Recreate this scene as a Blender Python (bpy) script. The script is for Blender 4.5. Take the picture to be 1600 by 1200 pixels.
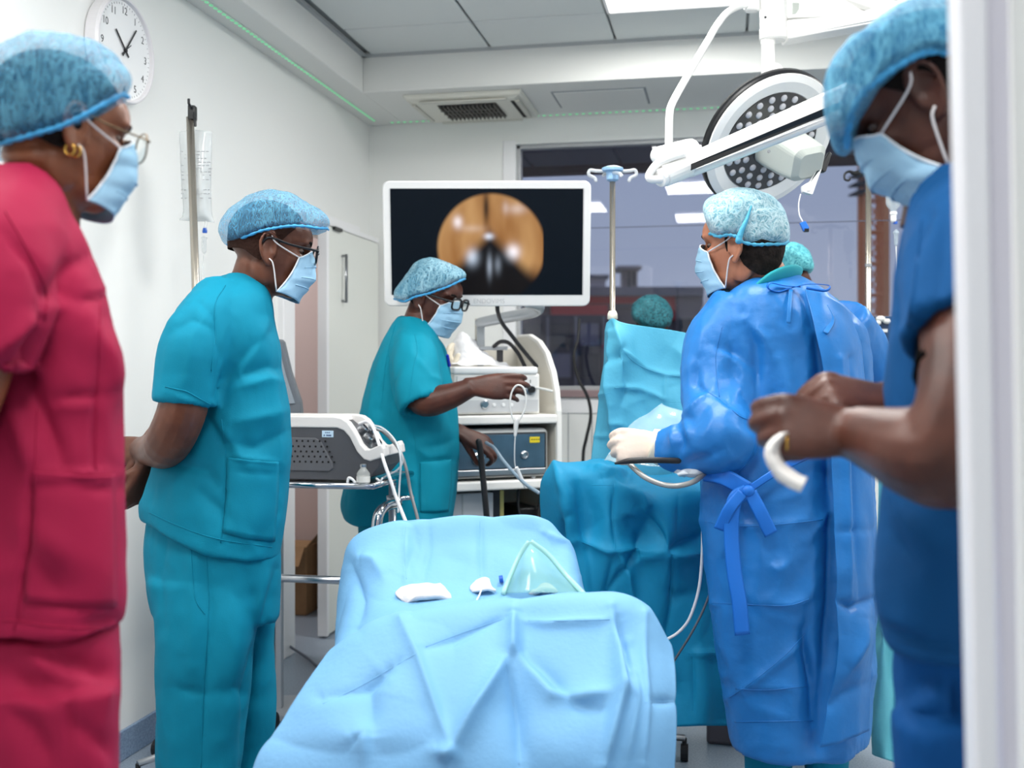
import bpy, bmesh, math, random
import numpy as np
from mathutils import Vector, Matrix

random.seed(7)
scene = bpy.context.scene
for _o in list(bpy.data.objects):
    bpy.data.objects.remove(_o)
COL = scene.collection

# ------------------------------------------------------------------ camera
F, HC, HV = 1700.0, 1.28, 580.0            # focal length in px of a 1600x1200 frame, lens height, horizon row
YAW = math.radians(11.24)
FWD = Vector((-math.sin(YAW), math.cos(YAW), 0)); RT = Vector((math.cos(YAW), math.sin(YAW), 0)); UP = Vector((0, 0, 1))
CAM = Vector((0, 0, HC))
cd = bpy.data.cameras.new('camera'); cam = bpy.data.objects.new('camera', cd); COL.objects.link(cam)
cam.location = CAM; cam.rotation_euler = (math.pi / 2, 0, YAW)
cd.sensor_width = 36; cd.lens = F * 36 / 1600; cd.shift_y = -(600 - HV) / 1600
cd.clip_start = .05; cd.clip_end = 400
cd.dof.use_dof = True; cd.dof.focus_distance = 2.9; cd.dof.aperture_fstop = 3.2
scene.camera = cam

# ------------------------------------------------------------------ sky, lights, exposure
world = bpy.data.worlds.new('dusk_sky'); scene.world = world; world.use_nodes = True
_n = world.node_tree.nodes; _l = world.node_tree.links
_bg = _n['Background']; _tc = _n.new('ShaderNodeTexCoord'); _sep = _n.new('ShaderNodeSeparateXYZ'); _rmp = _n.new('ShaderNodeValToRGB')
_l.new(_tc.outputs['Generated'], _sep.inputs[0]); _l.new(_sep.outputs['Z'], _rmp.inputs[0]); _l.new(_rmp.outputs[0], _bg.inputs[0])
_rmp.color_ramp.elements[0].position = 0.0; _rmp.color_ramp.elements[0].color = (.35, .40, .53, 1)
_rmp.color_ramp.elements[1].position = .5; _rmp.color_ramp.elements[1].color = (.20, .28, .47, 1)
_bg.inputs[1].default_value = .95
scene.view_settings.view_transform = 'Standard'; scene.view_settings.look = 'None'
scene.view_settings.exposure = 0.0; scene.view_settings.gamma = 1.0; scene.view_settings.use_curve_mapping = False
ROOM_H = 2.827; SOFFIT_H = 2.645; XL = -1.96; YB = 5.79; XR = 2.75; YR = -2.2
PANEL_W = 29.0     # watts of each ceiling light panel
for (_px, _py) in ((-.217, 4.39), (-.217, 2.59), (-.217, .79), (1.583, 4.39), (1.583, 2.59), (-1.417, 1.69), (.383, -.9)):
    _ld = bpy.data.lights.new('ceiling_panel_light', 'AREA'); _ld.shape = 'SQUARE'; _ld.size = .58; _ld.energy = PANEL_W; _ld.color = (1, .985, .955)
    _lo = bpy.data.objects.new('ceiling_panel_light', _ld); COL.objects.link(_lo); _lo.location = (_px, _py, ROOM_H - .03)

# ------------------------------------------------------------------ pixel helpers: a pixel plus a real distance gives a point
def P(u, v, d):
    u, v, d = float(u), float(v), float(d)
    return CAM + d * (FWD + RT * ((u - 800) / F) + UP * ((HV - v) / F))
def ray(u, v):
    return FWD + RT * ((u - 800) / F) + UP * ((HV - v) / F)
def onX(u, v, x): r = ray(u, v); return CAM + r * (x / r.x)
def onY(u, v, y): r = ray(u, v); return CAM + r * (y / r.y)
def onZ(u, v, z): r = ray(u, v); return CAM + r * ((z - HC) / r.z)
def proj(a):
    """(n,3) array of points -> u, v, depth"""
    q = np.asarray(a, float) - np.array(CAM)
    d = q @ np.array(FWD)
    return 800 + F * (q @ np.array(RT)) / d, HV - F * q[:, 2] / d, d

# ------------------------------------------------------------------ materials
def lin(c):
    r = []
    for x in c[:3]:
        x = x / 255.0
        r.append(x / 12.92 if x <= .04045 else ((x + .055) / 1.055) ** 2.4)
    return tuple(r) + (1.0,)
MATS = {}
def mat(name, rgb=(200, 200, 200), rough=.5, metal=0., spec=.5, var=0., vscale=8., bump=0., bscale=60., alpha=1., emit=0., trans=0., sheen=0., ior=1.45, sub=0., stretch=None, rgb2=None):
    if name in MATS: return MATS[name]
    m = bpy.data.materials.new(name); m.use_nodes = True
    nt = m.node_tree; b = nt.nodes['Principled BSDF']
    b.inputs['Base Color'].default_value = lin(rgb); b.inputs['Roughness'].default_value = rough
    b.inputs['Metallic'].default_value = metal; b.inputs['Specular IOR Level'].default_value = spec
    b.inputs['IOR'].default_value = ior; b.inputs['Alpha'].default_value = alpha
    b.inputs['Transmission Weight'].default_value = trans
    if sheen: b.inputs['Sheen Weight'].default_value = sheen
    if sub:
        b.inputs['Subsurface Weight'].default_value = sub; b.inputs['Subsurface Radius'].default_value = (.01, .004, .002); b.inputs['Subsurface Scale'].default_value = 1.0
    if emit:
        b.inputs['Emission Color'].default_value = lin(rgb); b.inputs['Emission Strength'].default_value = emit
    tc = nt.nodes.new('ShaderNodeTexCoord'); mp = nt.nodes.new('ShaderNodeMapping')
    nt.links.new(tc.outputs['Object'], mp.inputs[0])
    if stretch: mp.inputs['Scale'].default_value = stretch
    if var or rgb2:
        nz = nt.nodes.new('ShaderNodeTexNoise'); nz.inputs['Scale'].default_value = vscale; nz.inputs['Detail'].default_value = 5
        nt.links.new(mp.outputs[0], nz.inputs['Vector'])
        rp = nt.nodes.new('ShaderNodeValToRGB'); nt.links.new(nz.outputs[0], rp.inputs[0])
        c = lin(rgb); c2 = lin(rgb2) if rgb2 else tuple(x * (1 - var) for x in c[:3]) + (1,)
        c1 = c if rgb2 else tuple(min(1, x * (1 + var * .6)) for x in c[:3]) + (1,)
        rp.color_ramp.elements[0].color = c2; rp.color_ramp.elements[1].color = c1
        rp.color_ramp.elements[0].position = .36; rp.color_ramp.elements[1].position = .64
        nt.links.new(rp.outputs[0], b.inputs['Base Color'])
    if bump:
        n2 = nt.nodes.new('ShaderNodeTexNoise'); n2.inputs['Scale'].default_value = bscale; n2.inputs['Detail'].default_value = 6
        nt.links.new(mp.outputs[0], n2.inputs['Vector'])
        bp = nt.nodes.new('ShaderNodeBump'); bp.inputs['Strength'].default_value = bump; bp.inputs['Distance'].default_value = .01
        nt.links.new(n2.outputs[0], bp.inputs['Height']); nt.links.new(bp.outputs[0], b.inputs['Normal'])
    MATS[name] = m
    return m

# ------------------------------------------------------------------ scene graph helpers
WLOC = {}
def setp(o, label=None, cat=None, group=None, kind=None):
    if label: o['label'] = label
    if cat: o['category'] = cat
    if group: o['group'] = group
    if kind: o['kind'] = kind
    return o
def thing(name, label, cat, loc, group=None, kind=None):
    o = bpy.data.objects.new(name, None); COL.objects.link(o); o.location = loc; o.empty_display_size = .1
    WLOC[o.name] = Vector(loc)
    return setp(o, label, cat, group, kind)
def link(name, me, m, parent=None, smooth=False, bevel=0., seg=2, solid=0., subd=0):
    """mesh in world coordinates -> object whose origin is its own base centre"""
    n = len(me.vertices)
    co = np.empty(n * 3); me.vertices.foreach_get('co', co); co = co.reshape(-1, 3)
    c = (co.min(0) + co.max(0)) / 2; c[2] = co[:, 2].min()
    co -= c; me.vertices.foreach_set('co', co.ravel()); me.update()
    if smooth: me.polygons.foreach_set('use_smooth', [True] * len(me.polygons))
    o = bpy.data.objects.new(name, me); COL.objects.link(o)
    if m: me.materials.append(m)
    c = Vector(c)
    if parent: o.parent = parent; o.location = c - WLOC[parent.name]
    else: o.location = c
    WLOC[o.name] = c
    if solid: s = o.modifiers.new('solid', 'SOLIDIFY'); s.thickness = solid; s.offset = 0
    if bevel: s = o.modifiers.new('bevel', 'BEVEL'); s.width = bevel; s.segments = seg; s.limit_method = 'ANGLE'; s.angle_limit = .6
    if subd: s = o.modifiers.new('sub', 'SUBSURF'); s.levels = subd; s.render_levels = subd
    return o

def catmull(pts, n):
    """resample a list of vectors (any dimension) by Catmull-Rom to n points"""
    p = np.asarray(pts, float)
    k = len(p)
    if k == 1: return np.repeat(p, n, 0)
    e = np.vstack([2 * p[0] - p[1], p, 2 * p[-1] - p[-2]])
    t = np.linspace(0, k - 1, n); i = np.minimum(t.astype(int), k - 2); f = (t - i)[:, None]
    a, b, c, d = e[i], e[i + 1], e[i + 2], e[i + 3]
    return .5 * (2 * b + (c - a) * f + (2 * a - 5 * b + 4 * c - d) * f ** 2 + (3 * b - a - 3 * c + d) * f ** 3)

class MB:
    def __init__(s): s.v = []; s.f = []
    def add(s, vs, fs):
        o = len(s.v); s.v += [tuple(x) for x in vs]; s.f += [tuple(i + o for i in f) for f in fs]; return s
    def box(s, c, h, ax=None):
        """centre, half sizes, optional axes"""
        c = Vector(c); ax = ax or (Vector((1, 0, 0)), Vector((0, 1, 0)), Vector((0, 0, 1)))
        vs = [c + ax[0] * (h[0] * i) + ax[1] * (h[1] * j) + ax[2] * (h[2] * k) for k in (-1, 1) for j in (-1, 1) for i in (-1, 1)]
        return s.add(vs, [(0, 2, 3, 1), (4, 5, 7, 6), (0, 1, 5, 4), (2, 6, 7, 3), (0, 4, 6, 2), (1, 3, 7, 5)])
    def aabb(s, a, b):
        a = Vector(a); b = Vector(b); return s.box((a + b) / 2, [abs(x) for x in (b - a) / 2])
    def pxbox(s, u0, v0, u1, v1, d, dep):
        """front face spans the pixel rectangle at distance d, extends dep away along the view axis"""
        a = P(u0, v1, d); b = P(u1, v0, d); c = (a + b) / 2 + FWD * dep / 2
        return s.box(c, ((u1 - u0) * d / F / 2, dep / 2, (v1 - v0) * d / F / 2), (RT, FWD, UP))
    def prism(s, pts, off):
        """closed polygon (world points) extruded by vector off"""
        off = Vector(off); n = len(pts); pts = [Vector(p) for p in pts]
        return s.add(pts + [p + off for p in pts], [tuple(range(n)), tuple(range(2 * n - 1, n - 1, -1))] + [(i, i + n, (i + 1) % n + n, (i + 1) % n) for i in range(n)][::1])
    def pxprism(s, px, d, dep):
        return s.prism([P(u, v, d) for u, v in px], FWD * dep)
    def rings(s, rs, cap=True, closed=True):
        n = len(rs[0]); o = len(s.v)
        for r in rs: s.v += [tuple(x) for x in r]
        for k in range(len(rs) - 1):
            for i in range(n if closed else n - 1):
                j = (i + 1) % n
                s.f.append((o + k * n + i, o + k * n + j, o + (k + 1) * n + j, o + (k + 1) * n + i))
        if cap:
            s.f.append(tuple(o + i for i in range(n - 1, -1, -1))); s.f.append(tuple(o + (len(rs) - 1) * n + i for i in range(n)))
        return s
    def tube(s, pts, r, n=10, res=0, round_ends=False, flat=1., up=None):
        """round (or flattened) tube along points; r a number or list"""
        pts = [Vector(p) for p in pts]
        rr = list(r) if hasattr(r, '__len__') else [r] * len(pts)
        if res:
            q = catmull([list(p) + [x] for p, x in zip(pts, rr)], res); pts = [Vector(x[:3]) for x in q]; rr = [max(1e-4, x[3]) for x in q]
        if round_ends:
            a = (pts[0] - pts[1]).normalized(); b = (pts[-1] - pts[-2]).normalized()
            pre = [(pts[0] + a * rr[0] * math.sin(t), rr[0] * math.cos(t)) for t in (1.35, .95, .5)]
            post = [(pts[-1] + b * rr[-1] * math.sin(t), rr[-1] * math.cos(t)) for t in (.5, .95, 1.35)]
            pts = [x[0] for x in pre] + pts + [x[0] for x in post]; rr = [x[1] for x in pre] + rr + [x[1] for x in post]
        tan = []
        for i in range(len(pts)):
            a = pts[max(0, i - 1)]; b = pts[min(len(pts) - 1, i + 1)]; t = b - a
            tan.append(t.normalized() if t.length > 1e-9 else Vector((0, 0, 1)))
        u = Vector(up) if up else (Vector((0, 0, 1)) if abs(tan[0].z) < .9 else Vector((1, 0, 0)))
        rs = []
        for p, t, x in zip(pts, tan, rr):
            u = (u - t * u.dot(t))
            if u.length < 1e-6: u = t.orthogonal()
            u.normalize(); w = t.cross(u)
            rs.append([p + (u * math.cos(2 * math.pi * i / n) * flat + w * math.sin(2 * math.pi * i / n)) * x for i in range(n)])
        return s.rings(rs)
    def ell(s, c, ax, n=20, m=12):
        """ellipsoid: centre and three axis vectors"""
        c = Vector(c); rs = []
        for k in range(m + 1):
            a = math.pi * (k + .02) / (m + .04) ; z = -math.cos(a); q = math.sin(a)
            rs.append([c + ax[2] * z + (ax[0] * math.cos(2 * math.pi * i / n) + ax[1] * math.sin(2 * math.pi * i / n)) * q for i in range(n)])
        return s.rings(rs)
    def lathe(s, c, axis, prof, n=32, cap=True):
        """profile of (radius, along) about axis through c"""
        axis = Vector(axis).normalized(); u = axis.orthogonal().normalized(); w = axis.cross(u); c = Vector(c)
        return s.rings([[c + axis * h + (u * math.cos(2 * math.pi * i / n) + w * math.sin(2 * math.pi * i / n)) * max(r, 1e-5) for i in range(n)] for r, h in prof], cap)
    def cyl(s, a, b, r, n=16):
        a = Vector(a); b = Vector(b); return s.lathe(a, b - a, [(r, 0), (r, (b - a).length)], n)
    def mesh(s, name='m'):
        me = bpy.data.meshes.new(name); me.from_pydata(s.v, [], s.f); me.validate()
        bm = bmesh.new(); bm.from_mesh(me); bmesh.ops.recalc_face_normals(bm, faces=bm.faces); bm.to_mesh(me); bm.free()
        return me
    def build(s, name, m, parent=None, **k):
        return link(name, s.mesh(name), m, parent, **k)

def part(name, m, parent, fn, **k):
    b = MB(); fn(b); return b.build(name, m, parent, **k)

# ------------------------------------------------------------------ cloth folds: real relief on the meshes
def vnoise(p, seed=0):
    """smooth 3-D value noise for an (n,3) array"""
    rs = np.random.RandomState(seed); tab = rs.rand(4096) * 2 - 1
    i = np.floor(p).astype(int); f = p - i; f = f * f * (3 - 2 * f)
    def h(a, b, c): return tab[(a * 73 + b * 157 + c * 311 + (a * b) * 7) & 4095]
    r = 0
    for dx in (0, 1):
        for dy in (0, 1):
            for dz in (0, 1):
                w = (f[:, 0] if dx else 1 - f[:, 0]) * (f[:, 1] if dy else 1 - f[:, 1]) * (f[:, 2] if dz else 1 - f[:, 2])
                r = r + w * h(i[:, 0] + dx, i[:, 1] + dy, i[:, 2] + dz)
    return r
def fold_field(co, no, folds, facing=True):
    u, v, d = proj(co); out = np.zeros(len(co))
    to = np.array(CAM) - co; to /= np.linalg.norm(to, axis=1)[:, None]
    fc = np.clip((np.sum(no * to, 1) + .15) / .4, 0, 1) if facing else 1.
    for poly, w, h in folds:
        poly = np.asarray(poly, float); best = np.full(len(co), 1e9); tt = np.zeros(len(co)); L = 0
        seg = np.linalg.norm(np.diff(poly, axis=0), axis=1); tot = seg.sum()
        for k in range(len(poly) - 1):
            a, b = poly[k], poly[k + 1]; ab = b - a; q = ab @ ab
            t = np.clip(((u - a[0]) * ab[0] + (v - a[1]) * ab[1]) / q, 0, 1)
            ds = np.hypot(u - a[0] - t * ab[0], v - a[1] - t * ab[1]); m = ds < best
            best[m] = ds[m]; tt[m] = (L + t[m] * seg[k]) / tot; L += seg[k]
        out += 1.9 * h * np.exp(1 - np.sqrt((best / (w * 1.5)) ** 2 + .06) - .755) * np.clip(np.sin(np.pi * np.clip(tt, .06, .94)), 0, 1) ** .5
    return out * fc
def relief(me, folds=(), noise=(), facing=True, dirs=None):
    """noise: (amplitude m, size m, seed, (sx,sy,sz))"""
    n = len(me.vertices); co = np.empty(n * 3); me.vertices.foreach_get('co', co); co = co.reshape(-1, 3)
    no = np.array([v.normal for v in me.vertices]) if n < 1 else np.empty(n * 3)
    me.vertices.foreach_get('normal', no); no = no.reshape(-1, 3)
    h = fold_field(co, no, folds, facing) if len(folds) else np.zeros(n)
    for a, sz, sd, st, *rg in noise:
        q = vnoise(co / sz * np.array(st) + 50 + .35 * vnoise(co / sz * .6 + 20, sd + 9)[:, None], sd)
        h = h + a * ((1 - np.abs(q) * 2) if rg else q)
    co = co + no * h[:, None]
    me.vertices.foreach_set('co', co.ravel()); me.update()
from mathutils.bvhtree import BVHTree
def surf(o):
    """ray-castable copy of a finished object, world space"""
    w = WLOC[o.name]; me = o.data
    return BVHTree.FromPolygons([v.co + w for v in me.vertices], [tuple(p.vertices) for p in me.polygons])
def onsurf(bv, u, v, lift=.002):
    r = ray(u, v).normalized(); h = bv.ray_cast(CAM, r)
    if h[0] is None: return None
    n = h[1] if h[1].dot(r) < 0 else -h[1]
    return h[0] + n * lift
def seam(o, bv, pts, r=.0013, m=None, name='seam', res=40, lift=.0004):
    """stitched seam or sharp crease: a thin ridge lying on the cloth"""
    q = [onsurf(bv, u, v, lift) for u, v in catmull(pts, res)]; q = [x for x in q if x]
    if len(q) < 4: return None
    q = [q[0]] + [(q[i - 1] + q[i] * 2 + q[i + 1]) / 4 for i in range(1, len(q) - 1)] + [q[-1]]
    b = MB(); b.tube(q, r, 6); return b.build(name, m or o.data.materials[0], o, smooth=True)
def patch(o, bv, rows, name, m=None, lift=.003, nu=16, nv=20, th=.0022):
    """a pocket or band sewn on: rows of pixels laid on the cloth"""
    g = np.array([catmull(r, nu) for r in rows]); g = np.array([catmull(g[:, i], nv) for i in range(nu)]).transpose(1, 0, 2)
    pts = [[onsurf(bv, u, v, lift) for u, v in r] for r in g]
    if any(x is None for r in pts for x in r): return None
    me = bpy.data.meshes.new(name); me.from_pydata([tuple(x) for r in pts for x in r], [], [(j * nu + i, j * nu + i + 1, (j + 1) * nu + i + 1, (j + 1) * nu + i) for j in range(nv - 1) for i in range(nu - 1)]); me.update()
    return link(name, me, m or o.data.materials[0], o, smooth=True, solid=th)
DEPS = None
def union(mb, voxel, smooth=4, lam=.5):
    """one continuous surface from overlapping closed shapes"""
    me = mb.mesh('u'); o = bpy.data.objects.new('u', me); COL.objects.link(o)
    r = o.modifiers.new('r', 'REMESH'); r.mode = 'VOXEL'; r.voxel_size = voxel; r.adaptivity = 0
    if smooth: s = o.modifiers.new('s', 'SMOOTH'); s.iterations = smooth; s.factor = lam
    dg = bpy.context.evaluated_depsgraph_get(); ev = o.evaluated_get(dg)
    out = bpy.data.meshes.new_from_object(ev); bpy.data.objects.remove(o); bpy.data.meshes.remove(me)
    return out
def sheet(rows, nu, nv):
    """cloth through control rows of (u, v, depth), each row the same length"""
    g = np.array([[list(P(*q)) for q in r] for r in rows])
    g = np.array([catmull(r, nu) for r in g]); g = np.array([catmull(g[:, i], nv) for i in range(nu)]).transpose(1, 0, 2)
    me = bpy.data.meshes.new('sheet')
    me.from_pydata([tuple(x) for x in g.reshape(-1, 3)], [], [(j * nu + i, j * nu + i + 1, (j + 1) * nu + i + 1, (j + 1) * nu + i) for j in range(nv - 1) for i in range(nu - 1)])
    me.update(); return me
def local_axes(p):
    """horizontal axes of someone standing at p, squared up to the line of sight"""
    f = Vector((p.x - CAM.x, p.y - CAM.y, 0)).normalized(); return Vector((f.y, -f.x, 0)), f
def slices(mb, rows, n=40, m=40, pw=2.3):
    """body of horizontal rings; a row = (v, uL, uR, depth, half depth[, skew of depth left to right])"""
    q = catmull([list(r) + [0] * (6 - len(r)) for r in rows], m); rs = []
    for v, ul, ur, d, hd, sk in q.tolist():
        a = P(ul, v, d - sk); b = P(ur, v, d + sk); c = (a + b) / 2; hx = (b - a) / 2; ring = []; lf = local_axes(c)[1]
        for i in range(n):
            t = 2 * math.pi * i / n; cs, sn = math.cos(t), math.sin(t)
            ring.append(c + hx * (math.copysign(abs(cs) ** (2 / pw), cs)) + lf * (hd * math.copysign(abs(sn) ** (2 / pw), sn)))
        rs.append(ring)
    return mb.rings(rs)
# ================================================================== THE ROOM
WHITE = mat('white_wall_paint', (236, 237, 235), .55, spec=.3, bump=.03, bscale=180)
CEILM = mat('ceiling_board', (212, 216, 215), .7, spec=.2, bump=.05, bscale=250)
SOFM = mat('soffit_paint', (222, 223, 220), .6, spec=.2)
GRIDM = mat('ceiling_grid_metal', (178, 182, 182), .5)
FLOORM = mat('blue_grey_vinyl_floor', (150, 163, 176), .35, spec=.4, rgb2=(126, 140, 156), vscale=160)
SKIRT = mat('blue_grey_vinyl_skirting', (138, 160, 186), .4, rgb2=(112, 134, 162), vscale=140)
FRAMEM = mat('white_lacquer_frame', (238, 238, 240), .35)
DOORM = mat('pale_door_laminate', (226, 228, 222), .4)
MAUVE = mat('mauve_corridor_paint', (196, 178, 174), .6)
CHROME = mat('chrome_steel', (200, 203, 208), .12, metal=1)
STEEL = mat('brushed_steel', (190, 192, 196), .28, metal=1)
BLACKP = mat('black_plastic', (22, 23, 26), .4)
WPLAST = mat('white_plastic', (240, 240, 240), .3)
RUBBER = mat('black_rubber', (30, 31, 34), .5)

def S(name, fn, m, parent=None, **k):
    o = part(name, m, parent, fn, **k)
    if not parent: o['kind'] = 'structure'
    return o
S('floor', lambda b: b.aabb((XL - 1.6, YR, -.1), (XR, YB + .2, 0)), FLOORM)
# left wall with a doorway, corridor beyond
DY0, DY1, DZ = 4.66, 5.45, 1.97
def _wl(b):
    b.aabb((XL - .14, YR, 0), (XL, DY0, ROOM_H)); b.aabb((XL - .14, DY1, 0), (XL, YB, ROOM_H)); b.aabb((XL - .14, DY0, DZ), (XL, DY1, ROOM_H))
S('wall_left', _wl, WHITE)
WX0, WX1, WZ0, WZ1 = -1.13, 2.35, 1.175, 2.51
def _wb(b):
    b.aabb((XL - .14, YB, 0), (WX0, YB + .18, ROOM_H)); b.aabb((WX1, YB, 0), (XR, YB + .18, ROOM_H))
    b.aabb((WX0, YB, 0), (WX1, YB + .18, WZ0)); b.aabb((WX0, YB, WZ1), (WX1, YB + .18, ROOM_H))
S('wall_back', _wb, WHITE)
S('wall_right', lambda b: b.aabb((XR, YR, 0), (XR + .12, YB + .18, ROOM_H)), WHITE)
S('wall_rear', lambda b: b.aabb((XL - .14, YR - .1, 0), (XR + .12, YR, ROOM_H)), WHITE)
S('wall_corridor', lambda b: (b.aabb((XL - 1.6, 3.6, 0), (XL - 1.5, 6.4, 2.6)), b.aabb((XL - 1.5, YB - .1, 0), (XL - .14, YB, 2.6)), b.aabb((XL - 1.5, 3.6, 0), (XL - .14, 3.7, 2.6)), b.aabb((XL - 1.5, 3.7, 2.5), (XL - .14, YB, 2.6))), MAUVE)
S('baseboard_left', lambda b: (b.aabb((XL, YR, 0), (XL + .012, DY0 - .14, .1)), b.aabb((XL, DY1 + .12, 0), (XL + .012, YB, .1))), SKIRT, bevel=.004)
S('baseboard_back', lambda b: b.aabb((XL, YB - .012, 0), (XR, YB, .1)), SKIRT, bevel=.004)
S('trim_1', lambda b: (b.aabb((XL - .15, DY0 - .13, 0), (XL + .03, DY0, DZ)), b.aabb((XL - .15, DY0 - .13, DZ + .001), (XL + .03, DY1 + .1, DZ + .08)), b.aabb((XL - .15, DY1, 0), (XL + .03, DY1 + .1, DZ))), FRAMEM, bevel=.006)
S('trim_2', lambda b: b.aabb((XL, 3.52, 0), (XL + .008, 3.535, 1.0)), mat('grey_seam', (150, 156, 160), .6))
# sliding door leaf standing over half of the doorway
door = thing('door_1', None, None, (XL + .055, 5.3, 0), kind='structure')
part('leaf', DOORM, door, lambda b: b.aabb((XL + .035, 4.955, .012), (XL + .075, 5.72, 1.98)), bevel=.004)
part('leaf_edge', FRAMEM, door, lambda b: (b.aabb((XL + .03, 4.93, .01), (XL + .08, 4.955, 1.985))), bevel=.003)
part('handle', STEEL, door, lambda b: b.tube([(XL + .077, 5.14, 1.63), (XL + .1, 5.14, 1.62), (XL + .1, 5.14, 1.86), (XL + .077, 5.14, 1.85)], .008, 8), smooth=True)
part('door_rail', FRAMEM, door, lambda b: b.aabb((XL + .03, 4.96, 1.985), (XL + .07, 5.74, 2.01)), bevel=.004)
part('rail_bracket', BLACKP, door, lambda b: b.box((XL + .08, 5.06, 1.975), (.012, .05, .008)))

_cl = bpy.data.lights.new('corridor_light', 'AREA'); _cl.size = .5; _cl.energy = 16; _co = bpy.data.objects.new('corridor_light', _cl); COL.objects.link(_co); _co.location = (XL - .8, 4.9, 2.42)
# ceiling: grid of lay-in boards, soffit on the left and the back
ceil = S('ceiling', lambda b: b.aabb((XL - .14, YR, ROOM_H + .02), (XR + .12, YB + .18, ROOM_H + .12)), GRIDM)
XS, YS = -1.757, 5.09          # inner faces of the soffits
xs = [XS, -1.717] + [-1.117 + .6 * k for k in range(7)] + [XR]
ys = [YR] + [YR + .09 + .6 * k for k in range(0, 12)]
ys = [4.69 - .6 * k for k in range(12)][::-1]; ys = [y for y in ys if y > YR] + [YS]
tilem = {}
panels_at = [(-.217, 4.39), (-.217, 2.59), (-.217, .79), (1.583, 4.39), (1.583, 2.59), (-1.417, 1.69), (.383, -.9)]
for a, b_ in zip(xs[1:-1], xs[2:]):
    for c, d in zip(ys[:-1], ys[1:]):
        if any(abs((a + b_) / 2 - p) < .2 and abs((c + d) / 2 - q) < .2 for p, q in panels_at): continue
        if b_ - a < .1: continue
        key = (round(b_ - a, 2), round(d - c, 2))
        if key not in tilem:
            o = part('ceiling_tile', CEILM, ceil, lambda m_: m_.aabb((a + .006, c + .006, ROOM_H), (b_ - .006, d - .006, ROOM_H + .015)), bevel=.003, seg=1); tilem[key] = o
        else:
            s = tilem[key]; o = s.copy(); COL.objects.link(o); o.parent = ceil
            o.location = Vector(((a + b_) / 2, (c + d) / 2, ROOM_H)) - WLOC[ceil.name]
_x0 = XS
S('trim_3', lambda b: (b.aabb((XL, YR, SOFFIT_H), (XS, YB, ROOM_H + .02)), b.aabb((XS, YS, SOFFIT_H), (XR, YB, ROOM_H + .02))), SOFM, bevel=.004)
S('trim_4', lambda b: (b.aabb((XS, YR, ROOM_H - .012), (XS + .02, YS, ROOM_H + .002)), b.aabb((XS, YS - .02, ROOM_H - .012), (XR, YS, ROOM_H + .002))), mat('ceiling_edge_angle', (168, 172, 174), .6))
# light panels
GLOW = mat('lit_diffuser', (255, 253, 248), .5, emit=2.2)
plab = ['lit square ceiling panel beside the white lamp boom', 'lit ceiling panel above the draped instrument table', 'lit ceiling panel above the doorway near the lens', 'lit ceiling panel far right by the window wall', 'lit ceiling panel to the right above the surgeon', 'lit ceiling panel close to the clock wall', 'lit ceiling panel behind the lens near the rear wall']
for (x, y), lb in zip(panels_at, plab):
    t = thing('ceiling_light', lb, 'ceiling light', (x, y, ROOM_H - .01), 'square ceiling light panels')
    part('frame', WPLAST, t, lambda b: [b.aabb((x - .295 + i, y - .295 + j, ROOM_H - .008), (x - .295 + i + w, y - .295 + j + h, ROOM_H + .012)) for i, j, w, h in ((0, 0, .59, .012), (0, .578, .59, .012), (0, 0, .012, .59), (.578, 0, .012, .59))])
    part('diffuser', GLOW, t, lambda b: b.aabb((x - .284, y - .284, ROOM_H - .002), (x + .284, y + .284, ROOM_H + .008)))
# led strips on the soffit underside
LEDB = mat('led_tape', (214, 224, 216), .5); LEDG = mat('green_led', (150, 255, 190), .4, emit=.25)
def led(name, a, b_, lab):
    a, b_ = Vector(a), Vector(b_); t = thing(name, lab, 'led strip', (a + b_) / 2, 'green led strips under the soffit')
    ax = (b_ - a).normalized(); sd = Vector((-ax.y, ax.x, 0)); L = (b_ - a).length
    part('tape', LEDB, t, lambda m: m.box((a + b_) / 2, (L / 2, .009, .002), (ax, sd, UP)))
    def dots(m):
        n = int(L / .035)
        for i in range(n): m.box(a + ax * ((i + .5) * L / n) - UP * .003, (.007, .005, .003), (ax, sd, UP))
    o = part('led_row', LEDG, t, dots); o['kind'] = 'stuff'
led('led_strip', (-1.885, -1.5, SOFFIT_H - .002), (-1.885, 5.66, SOFFIT_H - .002), 'green led strip running along the left soffit')
led('led_strip', (-1.82, 5.71, SOFFIT_H - .002), (2.6, 5.71, SOFFIT_H - .002), 'green led strip along the back soffit above the window')

# cassette air conditioner
ac = thing('air_conditioner', 'square ceiling cassette air conditioner with dark centre grille', 'air conditioner', (-1.28, 5.47, SOFFIT_H - .035))
ACM = mat('cream_plastic', (214, 213, 203), .45); ACS = mat('cream_plastic_shaded', (196, 195, 186), .5); ACG = mat('dark_grille_plastic', (92, 89, 84), .6)  # flaps get the same cream with their shade put into the colour
cx0, cx1, cy0, cy1, cz = -1.58, -.98, 5.16, 5.69, SOFFIT_H
part('housing', ACM, ac, lambda b: b.rings([[(cx0, cy0, cz), (cx1, cy0, cz), (cx1, cy1, cz), (cx0, cy1, cz)], [(cx0 + .01, cy0 + .01, cz - .022), (cx1 - .01, cy0 + .01, cz - .022), (cx1 - .01, cy1 - .01, cz - .022), (cx0 + .01, cy1 - .01, cz - .022)], [(cx0 + .05, cy0 + .05, cz - .034), (cx1 - .05, cy0 + .05, cz - .034), (cx1 - .05, cy1 - .05, cz - .034), (cx0 + .05, cy1 - .05, cz - .034)]]), bevel=.006)
part('grille_well', mat('dark_void', (34, 33, 32), .8), ac, lambda b: b.aabb((-1.43, 5.27, cz - .036), (-1.13, 5.56, cz - .0345)))
for i in range(14):
    x = -1.42 + i * .28 / 13
    part('slat', ACG, ac, lambda b: b.box((x, 5.415, cz - .042), (.0035, .14, .006)))
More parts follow.
